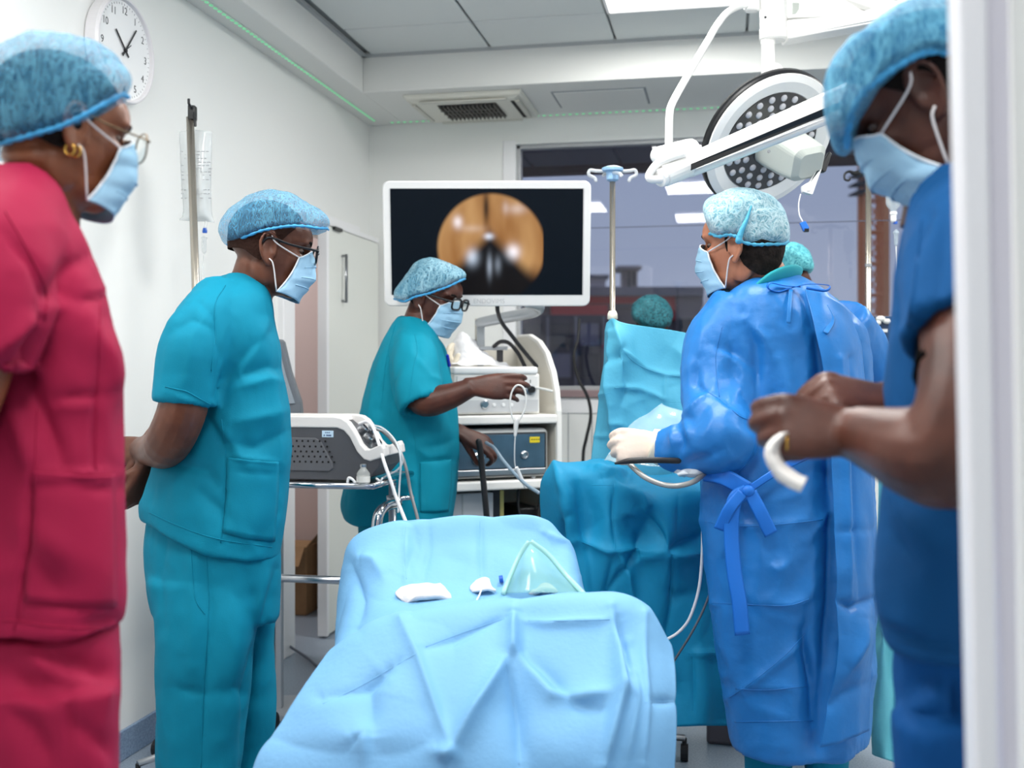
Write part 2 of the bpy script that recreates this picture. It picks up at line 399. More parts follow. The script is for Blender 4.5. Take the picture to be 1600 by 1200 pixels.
for yy in (5.345, 5.415, 5.485):
    part('grille_bar', ACG, ac, lambda b: b.box((-1.28, yy, cz - .047), (.15, .003, .003)))
for (x0, y0, x1, y1) in ((-1.5, 5.185, -1.06, 5.21), (-1.5, 5.63, -1.06, 5.655), (-1.555, 5.24, -1.53, 5.6), (-1.03, 5.24, -1.005, 5.6)):
    part('air_flap', ACS, ac, lambda b: b.aabb((x0, y0, cz - .041), (x1, y1, cz - .033)), bevel=.004)
part('flap_gap', mat('dark_void'), ac, lambda b: b.aabb((-1.052, 5.25, cz - .0365), (-1.032, 5.6, cz - .034)))
hp = thing('ceiling_hatch', 'flush pale access hatch in the soffit beside the air conditioner', 'hatch', (-.62, 5.42, SOFFIT_H - .01))
part('panel', SOFM, hp, lambda b: b.aabb((-.84, 5.26, SOFFIT_H - .007), (-.4, 5.56, SOFFIT_H - .0005)), bevel=.003)
part('gap_line', mat('grey_seam'), hp, lambda b: b.aabb((-.85, 5.25, SOFFIT_H - .003), (-.39, 5.57, SOFFIT_H - .0002)))

# window
win = thing('window_1', None, None, ((WX0 + WX1) / 2, YB + .05, WZ0), kind='structure')
ALU = mat('grey_aluminium', (176, 178, 180), .4, metal=.3)
part('window_frame', ALU, win, lambda b: (b.aabb((WX0, YB + .03, WZ0), (WX0 + .02, YB + .1, WZ1)), b.aabb((WX1 - .04, YB + .03, WZ0), (WX1, YB + .1, WZ1)), b.aabb((WX0, YB + .03, WZ1 - .02), (WX1, YB + .1, WZ1)), b.aabb((WX0, YB + .03, WZ0), (WX1, YB + .1, WZ0 + .025))), bevel=.003)
part('window_sill', mat('mauve_stone', (150, 128, 130), .4), win, lambda b: b.aabb((WX0 - .0, YB - .02, WZ0 - .035), (WX1, YB + .1, WZ0 + .004)), bevel=.004)
gm = bpy.data.materials.new('tinted_glass'); gm.use_nodes = True; _t = gm.node_tree; _t.nodes.clear()
_o = _t.nodes.new('ShaderNodeOutputMaterial'); _mx = _t.nodes.new('ShaderNodeMixShader'); _tr = _t.nodes.new('ShaderNodeBsdfTransparent'); _gl = _t.nodes.new('ShaderNodeBsdfGlossy'); _fr = _t.nodes.new('ShaderNodeFresnel')
_tr.inputs[0].default_value = (.93, .93, .97, 1); _gl.inputs['Roughness'].default_value = .015; _gl.inputs[0].default_value = (.95, .95, 1, 1); _fr.inputs[0].default_value = 1.62
_t.links.new(_fr.outputs[0], _mx.inputs[0]); _t.links.new(_tr.outputs[0], _mx.inputs[1]); _t.links.new(_gl.outputs[0], _mx.inputs[2]); _t.links.new(_mx.outputs[0], _o.inputs[0])
zm = 2.055
for a, b_ in ((WZ0 + .02, zm - .0015), (zm + .0015, WZ1 - .015)):
    part('pane', gm, win, lambda b: b.add([(WX0 + .015, YB + .07, a), (WX1 - .03, YB + .07, a), (WX1 - .03, YB + .07, b_), (WX0 + .015, YB + .07, b_)], [(0, 1, 2, 3)]))
part('pane_joint', mat('grey_joint', (92, 98, 118), .5), win, lambda b: b.aabb((WX0 + .015, YB + .066, zm - .002), (WX1 - .03, YB + .074, zm + .002)))
S('trim_5', lambda b: b.aabb((WX0 - .07, YB - .008, WZ0 - .02), (WX0, YB, WZ1 + .02)), FRAMEM, bevel=.002)
for k, u in enumerate((888, 925, 1010)):
    x = onY(u, 700, YB).x
    S('trim_%d' % (6 + k), lambda b: b.aabb((x - .002, YB - .003, .1), (x + .002, YB, WZ0 - .06)), mat('grey_seam'))
S('trim_9', lambda b: b.aabb((WX0, YB - .006, WZ0 - .12), (WX1, YB, WZ0 - .038)), FRAMEM, bevel=.002)

# door jamb and wall close to the lens on the right
JA = mat('jamb_grey_lacquer', (226, 226, 231), .35); JB = mat('jamb_lavender_lacquer', (214, 211, 222), .35)
def lean(u0, u1, d, dep):
    """upright post; u0 is where its far left edge shows, leaning as in the doorway"""
    vs = []
    for z in (0., ROOM_H + .3):
        sh = 27 * (HV - (z - HC) / d * F - 600) / 1200
        q0 = P(u0 + sh, HV, d + dep); q1 = P(u1 + sh * .6, HV, d)
        for q in (q0 - FWD * dep, q1, q1 + FWD * dep, q0): vs.append((q.x, q.y, z))
    return vs, [(3, 2, 1, 0), (4, 5, 6, 7), (0, 1, 5, 4), (1, 2, 6, 5), (2, 3, 7, 6), (3, 0, 4, 7)]
S('trim_10', lambda b: b.add(*lean(1492, 1553, .92, .025)), JA, bevel=.004)
S('trim_11', lambda b: b.add(*lean(1540, 1585, .935, .02)), JB, bevel=.003)
S('wall_front', lambda b: b.add(*lean(1570, 3300, .95, .03)), WHITE)

# ================================================================== OUTSIDE
ground = S('ground', lambda b: b.aabb((-90, 8, -5.2), (90, 170, -5)), mat('dusty_ground', (96, 92, 96), .9, var=.3, vscale=.2))
ov = thing('roof_overhang', 'dark purple grey roof overhang outside above the window', 'roof', (.6, 7.2, 2.7))
EAVE = mat('eave_boards', (92, 86, 98), .7); EDGE = mat('eave_edge', (74, 44, 52), .6)
for k in range(12):
    x = -3.2 + k * .62
    part('eave_board', EAVE, ov, lambda b: b.aabb((x, 6.0, 2.72), (x + .6, 7.55, 2.76)), bevel=.006)
part('fascia', EDGE, ov, lambda b: b.aabb((-3.3, 7.55, 2.66), (4.4, 7.62, 2.9)))
def bp_(u, v, d): return P(u, v, d)
def block(b, u0, v0, u1, v1, d, dep): b.pxbox(u0, v0, u1, v1, d, dep)
CONC = mat('grey_concrete', (132, 126, 132), .85, var=.12, vscale=.6); CONC2 = mat('brown_grey_render', (140, 126, 126), .85, var=.12, vscale=.5)
REDP = mat('red_cladding', (198, 62, 62), .6); DGL = mat('dark_window_glass', (52, 50, 60), .2); PALE = mat('pale_render', (196, 186, 190), .8); DARKC = mat('charcoal_render', (74, 70, 80), .8, var=.15, vscale=.5)
b1 = thing('office_building', 'long grey building with a red band seen outside beyond the blue drape', 'building', P(960, 760, 42))
part('wall', CONC2, b1, lambda b: block(b, 760, 478, 1068, 800, 42, 9))
part('roof', CONC, b1, lambda b: block(b, 740, 448, 1100, 462, 41.3, 11))
part('wall_top', CONC, b1, lambda b: block(b, 752, 460, 1098, 480, 41.8, 10))
part('red_band', REDP, b1, lambda b: block(b, 760, 462, 1055, 474, 41.6, .3))
part('red_block', REDP, b1, lambda b: block(b, 862, 476, 950, 498, 40.5, 1.5))
part('red_post', REDP, b1, lambda b: block(b, 1046, 474, 1056, 500, 41.6, .3))
part('end_wall', CONC2, b1, lambda b: block(b, 1056, 462, 1096, 800, 41.5, 8))
part('end_window', DGL, b1, lambda b: block(b, 1060, 498, 1092, 560, 41.4, .3))
for k in range(6):
    u = 775 + k * 46
    f_ = part('window', DGL, b1, lambda b: block(b, u, 506, u + 34, 560, 41.9, .25)); part('window_bar', PALE, f_, lambda b: (block(b, u + 15, 506, u + 17, 560, 41.8, .1), block(b, u, 530, u + 34, 532, 41.8, .1)))
    f_ = part('window', DGL, b1, lambda b: block(b, u, 575, u + 34, 640, 41.9, .25)); part('window_bar', PALE, f_, lambda b: (block(b, u + 15, 575, u + 17, 640, 41.8, .1),))
b2 = thing('water_tower_house', 'small roof tower with a flat overhanging cap on the grey building', 'tower', P(986, 452, 46))
part('tower_wall', CONC2, b2, lambda b: block(b, 974, 420, 996, 460, 46, 1.2)); part('tower_opening', DGL, b2, lambda b: (block(b, 981, 424, 985, 450, 45.95, .2), block(b, 989, 424, 992, 446, 45.95, .2))); part('tower_cap', CONC, b2, lambda b: block(b, 965, 415, 1003, 420, 45.5, 2))
b3 = thing('pale_roof_house', 'pale low roof house left of the pole outside', 'house', P(930, 460, 50))
part('house_wall', PALE, b3, lambda b: block(b, 890, 434, 946, 470, 50, 4)); part('house_roof', CONC, b3, lambda b: block(b, 884, 429, 952, 434, 49.7, 5))
b4 = thing('dark_facade_building', 'dark grey facade seen low through the window behind the cart', 'building', P(860, 700, 26))
part('facade', DARKC, b4, lambda b: block(b, 700, 492, 948, 760, 26, 4))
for k in range(5):
    for j, (va, vb) in enumerate(((505, 540), (552, 590), (604, 650))):
        u = 730 + k * 44
        part('window', (DGL, PALE, DGL)[(k + j) % 3] if (k + j) % 3 != 1 else mat('grey_pane', (112, 108, 122), .3), b4, lambda b: block(b, u, va, u + 30, vb, 25.95, .15))
    part('facade_rib', CONC, b4, lambda b: block(b, 766 + k * 44, 494, 770 + k * 44, 760, 25.9, .15))
# tower crane mast
cr = thing('tower_crane', 'orange lattice tower crane mast standing far outside the window', 'crane', P(1368, 900, 60))
ORG = mat('orange_crane_paint', (255, 168, 112), .6); CDK = mat('crane_grey', (84, 84, 96), .6)
def mast(b):
    w = 30 * 60 / F; o = P(1354, HV, 60)
    zt = P(0, 250, 60).z; zb = -5.
    for i in (0, 1):
        for j in (0, 1):
            c = o + RT * (i * w) + FWD * (j * w); b.box((c.x, c.y, (zt + zb) / 2), (.17 if i else .13, .13, (zt - zb) / 2), (RT, FWD, UP))
    z = zb
    while z < zt:
        for j in (0, 1):
            a = o + FWD * (j * w)
            b.tube([(a.x, a.y, z), (a + RT * w)[:2] + (z,) if False else ((a + RT * w).x, (a + RT * w).y, z)], .07, 4)
            b.tube([(a.x, a.y, z), ((a + RT * w).x, (a + RT * w).y, z + 1.75)], .05, 4); b.tube([((a + RT * w).x, (a + RT * w).y, z), (a.x, a.y, z + 1.75)], .05, 4)
        z += 1.75
part('mast', ORG, cr, mast)
part('climbing_frame', CDK, cr, lambda b: [b.pxbox(1341, v, 1372, v + 3, 59.5, 1.8) for v in (268, 282, 296)] + [b.pxbox(u, 262, u + 2, 298, 59.4, .08) for u in (1341, 1350, 1360)])
fence = thing('scaffold_frame', 'thin wire scaffold frame beside the grey building outside', 'scaffold', P(1106, 560, 40))
part('scaffold_tubes', mat('pale_tube', (150, 146, 158), .5), fence, lambda b: [b.pxbox(u, 462, u + 1.2, 560, 40, .03) for u in (1098, 1104, 1110)] + [b.pxbox(1098, v, 1111, v + 1.2, 40, .03) for v in range(464, 560, 9)])
# ================================================================== EQUIPMENT
X_, Y_ = Vector((1, 0, 0)), Vector((0, 1, 0))
class Fr:
    """local frame: o + x*ax + y*ay + z*up"""
    def __init__(s, o, ax, ay): s.o = Vector(o); s.x = Vector(ax).normalized(); s.y = Vector(ay).normalized()
    def __call__(s, x, y, z): return s.o + s.x * x + s.y * y + UP * z
    def box(s, b, x0, y0, z0, x1, y1, z1): return b.box(s((x0 + x1) / 2, (y0 + y1) / 2, (z0 + z1) / 2), (abs(x1 - x0) / 2, abs(y1 - y0) / 2, abs(z1 - z0) / 2), (s.x, s.y, UP))
def text(name, body, size, m, parent, origin, ax, up, ext=.0006):
    cu = bpy.data.curves.new(name, 'FONT'); cu.body = body; cu.size = size; cu.align_x = 'CENTER'; cu.align_y = 'CENTER'; cu.extrude = ext
    o = bpy.data.objects.new(name, cu); COL.objects.link(o); dg = bpy.context.evaluated_depsgraph_get()
    me = bpy.data.meshes.new_from_object(o.evaluated_get(dg)); bpy.data.objects.remove(o)
    ax = Vector(ax).normalized(); up = Vector(up).normalized(); n = ax.cross(up); M4 = Matrix.Identity(4)
    for i in range(3): M4[i][0] = ax[i]; M4[i][1] = up[i]; M4[i][2] = n[i]; M4[i][3] = origin[i]
    me.transform(M4); return link(name, me, m, parent)
def cord(name, pts, r, m, lab=None, cat=None, parent=None, res=60, grp=None):
    b = MB(); b.tube([P(*p) for p in pts], r, 8, res, True); o = b.build(name, m, parent, smooth=True)
    if lab: setp(o, lab, cat, grp)
    return o
CLEAR = bpy.data.materials.new('clear_plastic'); CLEAR.use_nodes = True; _t = CLEAR.node_tree; _t.nodes.clear()
_o = _t.nodes.new('ShaderNodeOutputMaterial'); _mx = _t.nodes.new('ShaderNodeMixShader'); _tr = _t.nodes.new('ShaderNodeBsdfTransparent'); _gl = _t.nodes.new('ShaderNodeBsdfPrincipled')
_gl.inputs['Base Color'].default_value = lin((226, 230, 232)); _gl.inputs['Roughness'].default_value = .15; _mx.inputs[0].default_value = .38; _tr.inputs[0].default_value = (.97, .98, .98, 1)
_t.links.new(_tr.outputs[0], _mx.inputs[1]); _t.links.new(_gl.outputs[0], _mx.inputs[2]); _t.links.new(_mx.outputs[0], _o.inputs[0])
def clear_like(name, rgb, f, rough=.2):
    m = CLEAR.copy(); m.name = name
    for n in m.node_tree.nodes:
        if n.type == 'BSDF_PRINCIPLED': n.inputs['Base Color'].default_value = lin(rgb); n.inputs['Roughness'].default_value = rough
        if n.type == 'MIX_SHADER': n.inputs[0].default_value = f
    return m

# ---- wall clock
ck = onX(178, 80, XL); wc = thing('wall_clock', 'round white wall clock with thin black hands on the left wall', 'clock', ck)
CLF = mat('clock_face', (236, 237, 238), .4); N_ = Vector((1, 0, 0)); CAX = Vector((0, 1, 0))
part('clock_case', mat('white_clock_case', (226, 223, 226), .35), wc, lambda b: b.lathe(ck, N_, [(.16, 0), (.171, .004), (.172, .04), (.168, .05), (.160, .05), (.158, .036), (.0, .036)], 56), smooth=False, bevel=.002)
part('dial', CLF, wc, lambda b: b.lathe(ck, N_, [(.1575, .034), (.1575, .0375), (0, .0375)], 48))
INK = mat('dial_ink', (88, 88, 90), .6)
for k in range(1, 13):
    a = math.radians(90 - 30 * k); q = ck + N_ * .038 + CAX * (.128 * math.cos(a)) + UP * (.128 * math.sin(a))
    text('numeral', str(k), .034, INK, wc, q, CAX, UP, .0003)
for k in range(60):
    pass
def ticks(b):
    for k in range(60):
        a = 2 * math.pi * k / 60; dr = CAX * math.cos(a) + UP * math.sin(a); b.box(ck + N_ * .0382 + dr * .148, (.003, .0005, .0003), (dr, N_.cross(dr), N_))
part('minute_marks', INK, wc, ticks)
HND = mat('clock_hand_black', (30, 32, 36), .4)
for nm, ang, ln, w in (('hour_hand', 137, .075, .0032), ('minute_hand', 52, .105, .0026), ('second_hand', 38, .04, .0012)):
    dr = CAX * math.cos(math.radians(ang)) + UP * math.sin(math.radians(ang))
    part(nm, HND, wc, lambda b: b.box(ck + N_ * .042 + dr * (ln / 2 - .012), (ln / 2 + .014, w, .0008), (dr, N_.cross(dr), N_)))
part('hand_pin', HND, wc, lambda b: b.cyl(ck + N_ * .038, ck + N_ * .046, .006))

# ---- drip stands
BEIGE = mat('warm_steel_pole', (184, 176, 164), .25, metal=.85)
def stand_base(t, p, m):
    c = Vector((p.x, p.y, .1))
    part('base_hub', m, t, lambda b: b.lathe((p.x, p.y, .075), UP, [(.012, .0), (.035, .0), (.035, .05), (.02, .07), (.013, .09)], 16), smooth=True)
    for k in range(5):
        a = 2 * math.pi * k / 5 + .3; e = Vector((p.x + .24 * math.cos(a), p.y + .24 * math.sin(a), .075))
        part('base_leg', m, t, lambda b: b.tube([c, e], [.014, .011], 8), smooth=True)
        part('castor', RUBBER, t, lambda b: (b.cyl(e + Vector((-.012, 0, -.047)), e + Vector((.012, 0, -.047)), .028, 14), b.cyl(e - UP * .045, e, .008, 8)))
t1 = P(297, 183, 3.5); f1 = P(329, 1200, 3.5); f1.z = .1
iv1 = thing('drip_stand', 'chrome drip stand with black hook top by the left wall', 'drip stand', (f1.x, f1.y, 0))
part('pole', BEIGE, iv1, lambda b: (b.tube([f1, t1], .0125, 12), b.tube([f1 + RT * .004, P(308, 560, 3.500)], .016, 12)), smooth=True)
part('hook_head', BLACKP, iv1, lambda b: (b.pxbox(293, 164, 304, 186, 3.485, .03), b.tube([P(299, 168, 3.480), P(295, 162, 3.470), P(295, 154, 3.470)], .005, 6), b.tube([P(303, 176, 3.480), P(305, 190, 3.470), P(305, 198, 3.470)], .005, 6)), bevel=.003)
stand_base(iv1, f1, STEEL)
ivb = thing('infusion_bag', 'clear infusion bag hanging behind the chrome drip stand', 'infusion bag', P(304, 345, 3.570))
rows = [[(280, 206, 3.570), (292, 204, 3.550), (305, 203, 3.550), (318, 204, 3.550), (331, 206, 3.570)], [(281, 232, 3.570), (292, 231, 3.540), (305, 231, 3.535), (318, 231, 3.540), (331, 232, 3.570)], [(283, 280, 3.570), (294, 280, 3.525), (306, 280, 3.520), (318, 280, 3.525), (330, 280, 3.570)], [(286, 330, 3.570), (296, 331, 3.535), (308, 332, 3.530), (320, 331, 3.535), (331, 330, 3.570)], [(280, 344, 3.570), (295, 345, 3.560), (308, 346, 3.560), (322, 346, 3.560), (335, 348, 3.570)]]
BAGM = clear_like('clear_infusion_bag', (232, 235, 236), .42, .12)
me = sheet(rows, 24, 30); link('bag_front', me, BAGM, ivb, smooth=True, solid=.0006)
me = sheet([[(u, v, 7.14 - d_ + .002) for u, v, d_ in r] for r in rows], 24, 30); link('bag_back', me, BAGM, ivb, smooth=True, solid=.0006)
def prints(b):
    random.seed(3)
    for k, v in enumerate((236, 241, 247, 253, 258, 263, 268, 273, 280, 296, 302, 309)):
        u = 283
        while u < 328:
            w = random.uniform(2, 6)
            if random.random() < .6: b.pxbox(u, v, u + w, v + 1.3, 3.514 if 290 < u < 322 else 3.540, .0006)
            u += w + 1.6
part('bag_print', mat('grey_print', (150, 152, 156), .7), ivb, prints)
part('bag_port', BAGM, ivb, lambda b: b.cyl(P(322, 346, 3.560), P(321, 356, 3.560), .006, 10))
dc = thing('drip_chamber', 'drip chamber with blue cap and thin line beside the chrome stand', 'drip chamber', P(320, 398, 3.8))
part('cap', mat('blue_plastic_cap', (34, 92, 190), .4), dc, lambda b: b.lathe(P(320, 364, 3.8), UP, [(.008, 0), (.0085, .008), (.006, .017), (.004, .019)], 14))
part('chamber', BAGM, dc, lambda b: b.lathe(P(319, 396, 3.8), UP, [(.004, 0), (.0075, .006), (.0085, .05), (.011, .053), (.011, .057), (.004, .06)], 14), smooth=True)
part('drip_line', BAGM, dc, lambda b: b.tube([P(319, 396, 3.8), P(316, 430, 3.8), P(314, 520, 3.8), P(320, 700, 3.8)], .0022, 6, 20))
p2 = P(957, HV, 3.55)
iv2 = thing('drip_stand', 'beige drip stand with pale blue hub and clear hooks beside the monitor', 'drip stand', (p2.x, p2.y, 0))
part('pole', BEIGE, iv2, lambda b: b.cyl((p2.x, p2.y, .1), P(957, 276, 3.55), .0095, 14), smooth=True)
part('hub', mat('pale_blue_plastic', (150, 190, 226), .4), iv2, lambda b: b.lathe(P(957, 284, 3.55), UP, [(.01, 0), (.02, .006), (.021, .03), (.034, .034), (.036, .044), (.02, .05)], 20), bevel=.002)
CLR2 = clear_like('clear_hook_plastic', (214, 218, 222), .6)
for sgn in (-1, 1):
    part('hook', CLR2, iv2, lambda b: b.tube([P(957 + sgn * 8, 268, 3.55), P(957 + sgn * 26, 267, 3.55), P(957 + sgn * 35, 266, 3.55), P(957 + sgn * 37, 273, 3.55), P(957 + sgn * 28, 278, 3.55), P(957 + sgn * 26, 282, 3.55)], .006, 8, 24, True), smooth=True)
    part('hook', CLR2, iv2, lambda b: b.tube([P(957, 270, 3.55), P(957 + sgn * 10, 271, 3.55 - .1 * sgn), P(957 + sgn * 14, 274, 3.55 - .13 * sgn)], .006, 8, 12, True), smooth=True)
part('clamp', mat('cream_clamp', (226, 222, 206), .4), iv2, lambda b: b.lathe(P(957, 500, 3.55), UP, [(.012, 0), (.017, .004), (.016, .02), (.011, .03)], 16), smooth=True)
stand_base(iv2, p2, STEEL)
p3 = P(1357, HV, 4.75)
iv3 = thing('drip_stand', 'tall steel drip stand with a black hook in front of the crane', 'drip stand', (p3.x, p3.y, 0))
part('pole', BEIGE, iv3, lambda b: b.cyl((p3.x, p3.y, .1), P(1357, 272, 4.75), .0125, 14), smooth=True)
part('hook_head', BLACKP, iv3, lambda b: (b.tube([P(1357, 268, 4.75), P(1345, 269, 4.74), P(1335, 271, 4.74), P(1327, 268, 4.74), P(1320, 272, 4.74), P(1320, 280, 4.74), P(1326, 282, 4.74), P(1329, 278, 4.74)], [.012, .011, .01, .006, .005, .005, .005, .004], 8, 30, True), b.tube([P(1357, 268, 4.75), P(1369, 270, 4.74), P(1381, 272, 4.74), P(1390, 270, 4.74), P(1395, 276, 4.74)], [.012, .011, .009, .006, .004], 8, 20, True)), smooth=True)
part('pole_collar', STEEL, iv3, lambda b: b.cyl(P(1357, 417, 4.75), P(1357, 412, 4.75), .015, 12))
part('clamp', mat('cream_clamp'), iv3, lambda b: b.lathe(P(1359, 528, 4.75), UP, [(.012, 0), (.02, .006), (.02, .03), (.013, .036)], 14), smooth=True)
stand_base(iv3, p3, STEEL)
ib2 = thing('infusion_bottle', 'inverted infusion bottle with drip chamber by the crane behind the bowed head', 'infusion bottle', P(1396, 330, 4.73))
part('bottle', clear_like('clear_bottle', (206, 216, 222), .5, .08), ib2, lambda b: b.lathe(P(1396, 332, 4.73), UP, [(.012, 0), (.014, .012), (.028, .028), (.032, .04), (.032, .14), (.02, .15)], 18), smooth=True)
part('spike', WPLAST, ib2, lambda b: b.lathe(P(1396, 347, 4.73), UP, [(.008, 0), (.012, .006), (.012, .03), (.016, .034), (.014, .045)], 14))
part('drip_chamber', clear_like('clear_chamber', (190, 204, 214), .5, .1), ib2, lambda b: b.lathe(P(1400, 384, 4.73), UP, [(.004, 0), (.008, .008), (.0095, .05), (.013, .054), (.013, .058), (.005, .07)], 14), smooth=True)
part('chamber_ring', mat('blue_plastic_cap'), ib2, lambda b: b.cyl(P(1399, 350, 4.73), P(1399, 346, 4.73), .009, 12))
part('drip_line', WPLAST, ib2, lambda b: b.tube([P(1400, 384, 4.73), P(1402, 420, 4.73), P(1404, 520, 4.73)], .002, 6, 12))

# ---- endoscopy cart
ang = math.radians(22); cf = FWD * math.cos(ang) - RT * math.sin(ang); cr_ = RT * math.cos(ang) + FWD * math.sin(ang)
c0 = P(879, HV, 4.42); c0.z = 0; K = Fr(c0, cr_, cf)
CW = mat('white_cart_laminate', (238, 236, 232), .35); CWI = mat('cream_cart_inner', (216, 212, 202), .45)
cart = thing('endoscopy_cart', 'white endoscopy cart with curved side panels and shelves below the monitor', 'cart', K(-.27, .22, 0))
prof = [(0, .1), (0, .95), (.004, 1.12), (.02, 1.2), (.055, 1.28), (.12, 1.36), (.2, 1.41), (.3, 1.44), (.44, 1.44), (.44, .1)]
for x0 in (-.024, -.56):
    part('side_panel', CW, cart, lambda b: b.prism([K(x0, y, z) for y, z in prof], K.x * .024), bevel=.006)
part('inner_lining', CWI, cart, lambda b: b.prism([K(-.026, y + .012, z - .012) for y, z in prof[:-1]] + [K(-.026, .43, .12)], K.x * .0019))
part('back_panel', CWI, cart, lambda b: K.box(b, -.536, .425, .12, -.024, .44, 1.38), bevel=.003)
for z in (1.105, .845, .42, .14):
    part('shelf', CW, cart, lambda b: K.box(b, -.536, -.005, z - .036, -.024, .425, z), bevel=.008, seg=3)
for x in (-.5, -.05):
    for y in (.05, .4):
        part('castor', RUBBER, cart, lambda b: (b.cyl(K(x - .014, y, .045), K(x + .014, y, .045), .045, 16), b.cyl(K(x, y, .07), K(x, y, .105), .012, 10)))
ls = thing('light_source', 'white light source box with black knob on the upper cart shelf', 'medical device', K(-.25, .2, 1.105))
part('casing', mat('warm_white_casing', (232, 231, 227), .35), ls, lambda b: K.box(b, -.455, .03, 1.109, -.088, .36, 1.27), bevel=.006)
part('lid', WPLAST, ls, lambda b: K.box(b, -.462, .02, 1.268, -.098, .37, 1.298), bevel=.01, seg=3)
part('front_panel', mat('pale_grey_panel', (222, 222, 221), .4), ls, lambda b: K.box(b, -.445, .024, 1.115, -.098, .031, 1.262), bevel=.003)
part('panel_strip', mat('pale_grey_strip', (196, 197, 199), .4), ls, lambda b: K.box(b, -.445, .0225, 1.118, -.098, .0245, 1.165))
kx = -.132
kn = part('knob', BLACKP, ls, lambda b: b.lathe(K(kx, .024, 1.206), -K.y, [(.014, 0), (.014, .02), (.012, .024), (.0, .024)], 24), smooth=False)
part('knob_ring', STEEL, kn, lambda b: b.lathe(K(kx, .026, 1.206), -K.y, [(.0215, 0), (.0215, .008), (.015, .01), (.015, 0)], 24))
part('knob_mark', mat('dial_ink'), ls, lambda b: K.box(b, kx - .0012, .022, 1.232, kx + .0012, .0235, 1.246))
part('socket', STEEL, ls, lambda b: b.lathe(K(-.33, .024, 1.148), -K.y, [(.018, 0), (.018, .008), (.013, .012), (0, .012)], 20))
for x in (-.29, -.25, -.215): part('button', WPLAST, ls, lambda b: b.lathe(K(x, .0235, 1.146), -K.y, [(.007, 0), (.007, .006), (0, .006)], 14))
part('display', mat('dark_display', (40, 52, 58), .2), ls, lambda b: K.box(b, -.4, .0225, 1.19, -.33, .024, 1.225))
text('panel_lettering', 'LIGHT SOURCE', .011, mat('grey_print'), ls, K(-.15, .0222, 1.152), K.x, UP, .0002) if False else None
pr = thing('video_processor', 'blue fronted video processor with silver frame and yellow sticker on the cart', 'medical device', K(-.25, .2, .845))
part('casing', mat('silver_grey_casing', (206, 207, 206), .35, metal=.3), pr, lambda b: K.box(b, -.5, .02, .853, -.052, .38, 1.05), bevel=.022, seg=4)
part('bezel', mat('black_bezel', (36, 40, 46), .3), pr, lambda b: K.box(b, -.49, .012, .862, -.066, .022, 1.035), bevel=.012, seg=3)
bl = mat('blue_glass_front', (72, 98, 118), .12, spec=.7, var=.25, vscale=5)
part('front_glass', bl, pr, lambda b: K.box(b, -.485, .008, .893, -.075, .0135, 1.028), bevel=.008, seg=3)
part('lower_trim', STEEL, pr, lambda b: K.box(b, -.488, .007, .866, -.07, .013, .89), bevel=.003)
stk = part('sticker', mat('yellow_sticker', (226, 206, 40), .5), pr, lambda b: K.box(b, -.142, .0055, .992, -.098, .008, 1.016), bevel=.002)
part('sticker_print', mat('sticker_ink', (80, 74, 30), .6), stk, lambda b: [K.box(b, -.136 + .01 * k, .005, 1.003, -.129 + .01 * k, .0057, 1.007) for k in range(4)])
part('port', STEEL, pr, lambda b: b.lathe(K(-.165, .009, .945), -K.y, [(.016, 0), (.016, .008), (.011, .012), (.010, .006), (0, .006)], 28))
part('port', STEEL, pr, lambda b: b.lathe(K(-.365, .009, .935), -K.y, [(.025, 0), (.025, .012), (.018, .016), (.016, .006), (0, .006)], 28))
for x in (-.46, -.11): part('foot', CHROME, pr, lambda b: b.cyl(K(x, .05, .845), K(x, .05, .855), .012, 12))
# below: a tower unit, a small dark box, yellow bag
lo = thing('cart_box', 'pale grey box standing on the lowest cart shelf', 'box', K(-.4, .2, .42))
part('box_body', mat('pale_grey_box', (176, 180, 186), .5), lo, lambda b: K.box(b, -.47, .08, .424, -.27, .36, .79), bevel=.004)
part('box_seam', mat('grey_seam'), lo, lambda b: K.box(b, -.405, .078, .43, -.4, .08, .79))
lo2 = thing('power_unit', 'small black power unit with cables at the cart bottom', 'power unit', K(-.09, .2, .42))
part('unit_body', BLACKP, lo2, lambda b: K.box(b, -.145, .1, .424, -.06, .3, .72), bevel=.008); part('unit_lamp', mat('amber_knob', (150, 104, 60), .4), lo2, lambda b: b.lathe(K(-.105, .1, .64), -K.y, [(.016, 0), (.012, .012), (0, .012)], 14))
lo3 = thing('folder', 'dark upright folder between the boxes on the cart', 'folder', K(-.25, .2, .42)); part('folder_cover', mat('dark_blue_folder', (30, 36, 46), .5), lo3, lambda b: K.box(b, -.258, .12, .424, -.225, .36, .8), bevel=.003)
part('folder_spine', mat('yellow_spine', (214, 206, 130), .6), lo3, lambda b: K.box(b, -.222, .14, .424, -.2, .36, .79), bevel=.003)
setp(MB().tube([K(-.15, .1, .83), K(-.16, .08, .72), K(-.13, .06, .62), K(-.1, .06, .6), K(-.06, .08, .78)], .006, 8, 40).build('power_cable', RUBBER, None, smooth=True), 'thin black cable looping under the processor shelf', 'cable')
yb = thing('waste_bag', 'yellow bag standing on the lowest cart shelf beside the teal tunic', 'bag', K(-.5, .2, .42))
part('bag_body', mat('yellow_bag', (214, 200, 120), .5, bump=.2, bscale=30), yb, lambda b: b.rings([[K(-.5, .2, .422) + K.x * (r * math.cos(t)) + K.y * (2.2 * r * math.sin(t)) + UP * z for t in [2 * math.pi * i / 20 for i in range(20)]] for z, r in ((0, .02), (.02, .026), (.15, .029), (.28, .028), (.34, .022), (.36, .016), (.38, .02))]), smooth=True)
part('bag_tie', mat('cream_clamp'), yb, lambda b: b.tube([K(-.5, .2, .782) + K.x * (.018 * math.cos(t)) + K.y * (.04 * math.sin(t)) for t in [2 * math.pi * i / 20 for i in range(22)]], .003, 6))
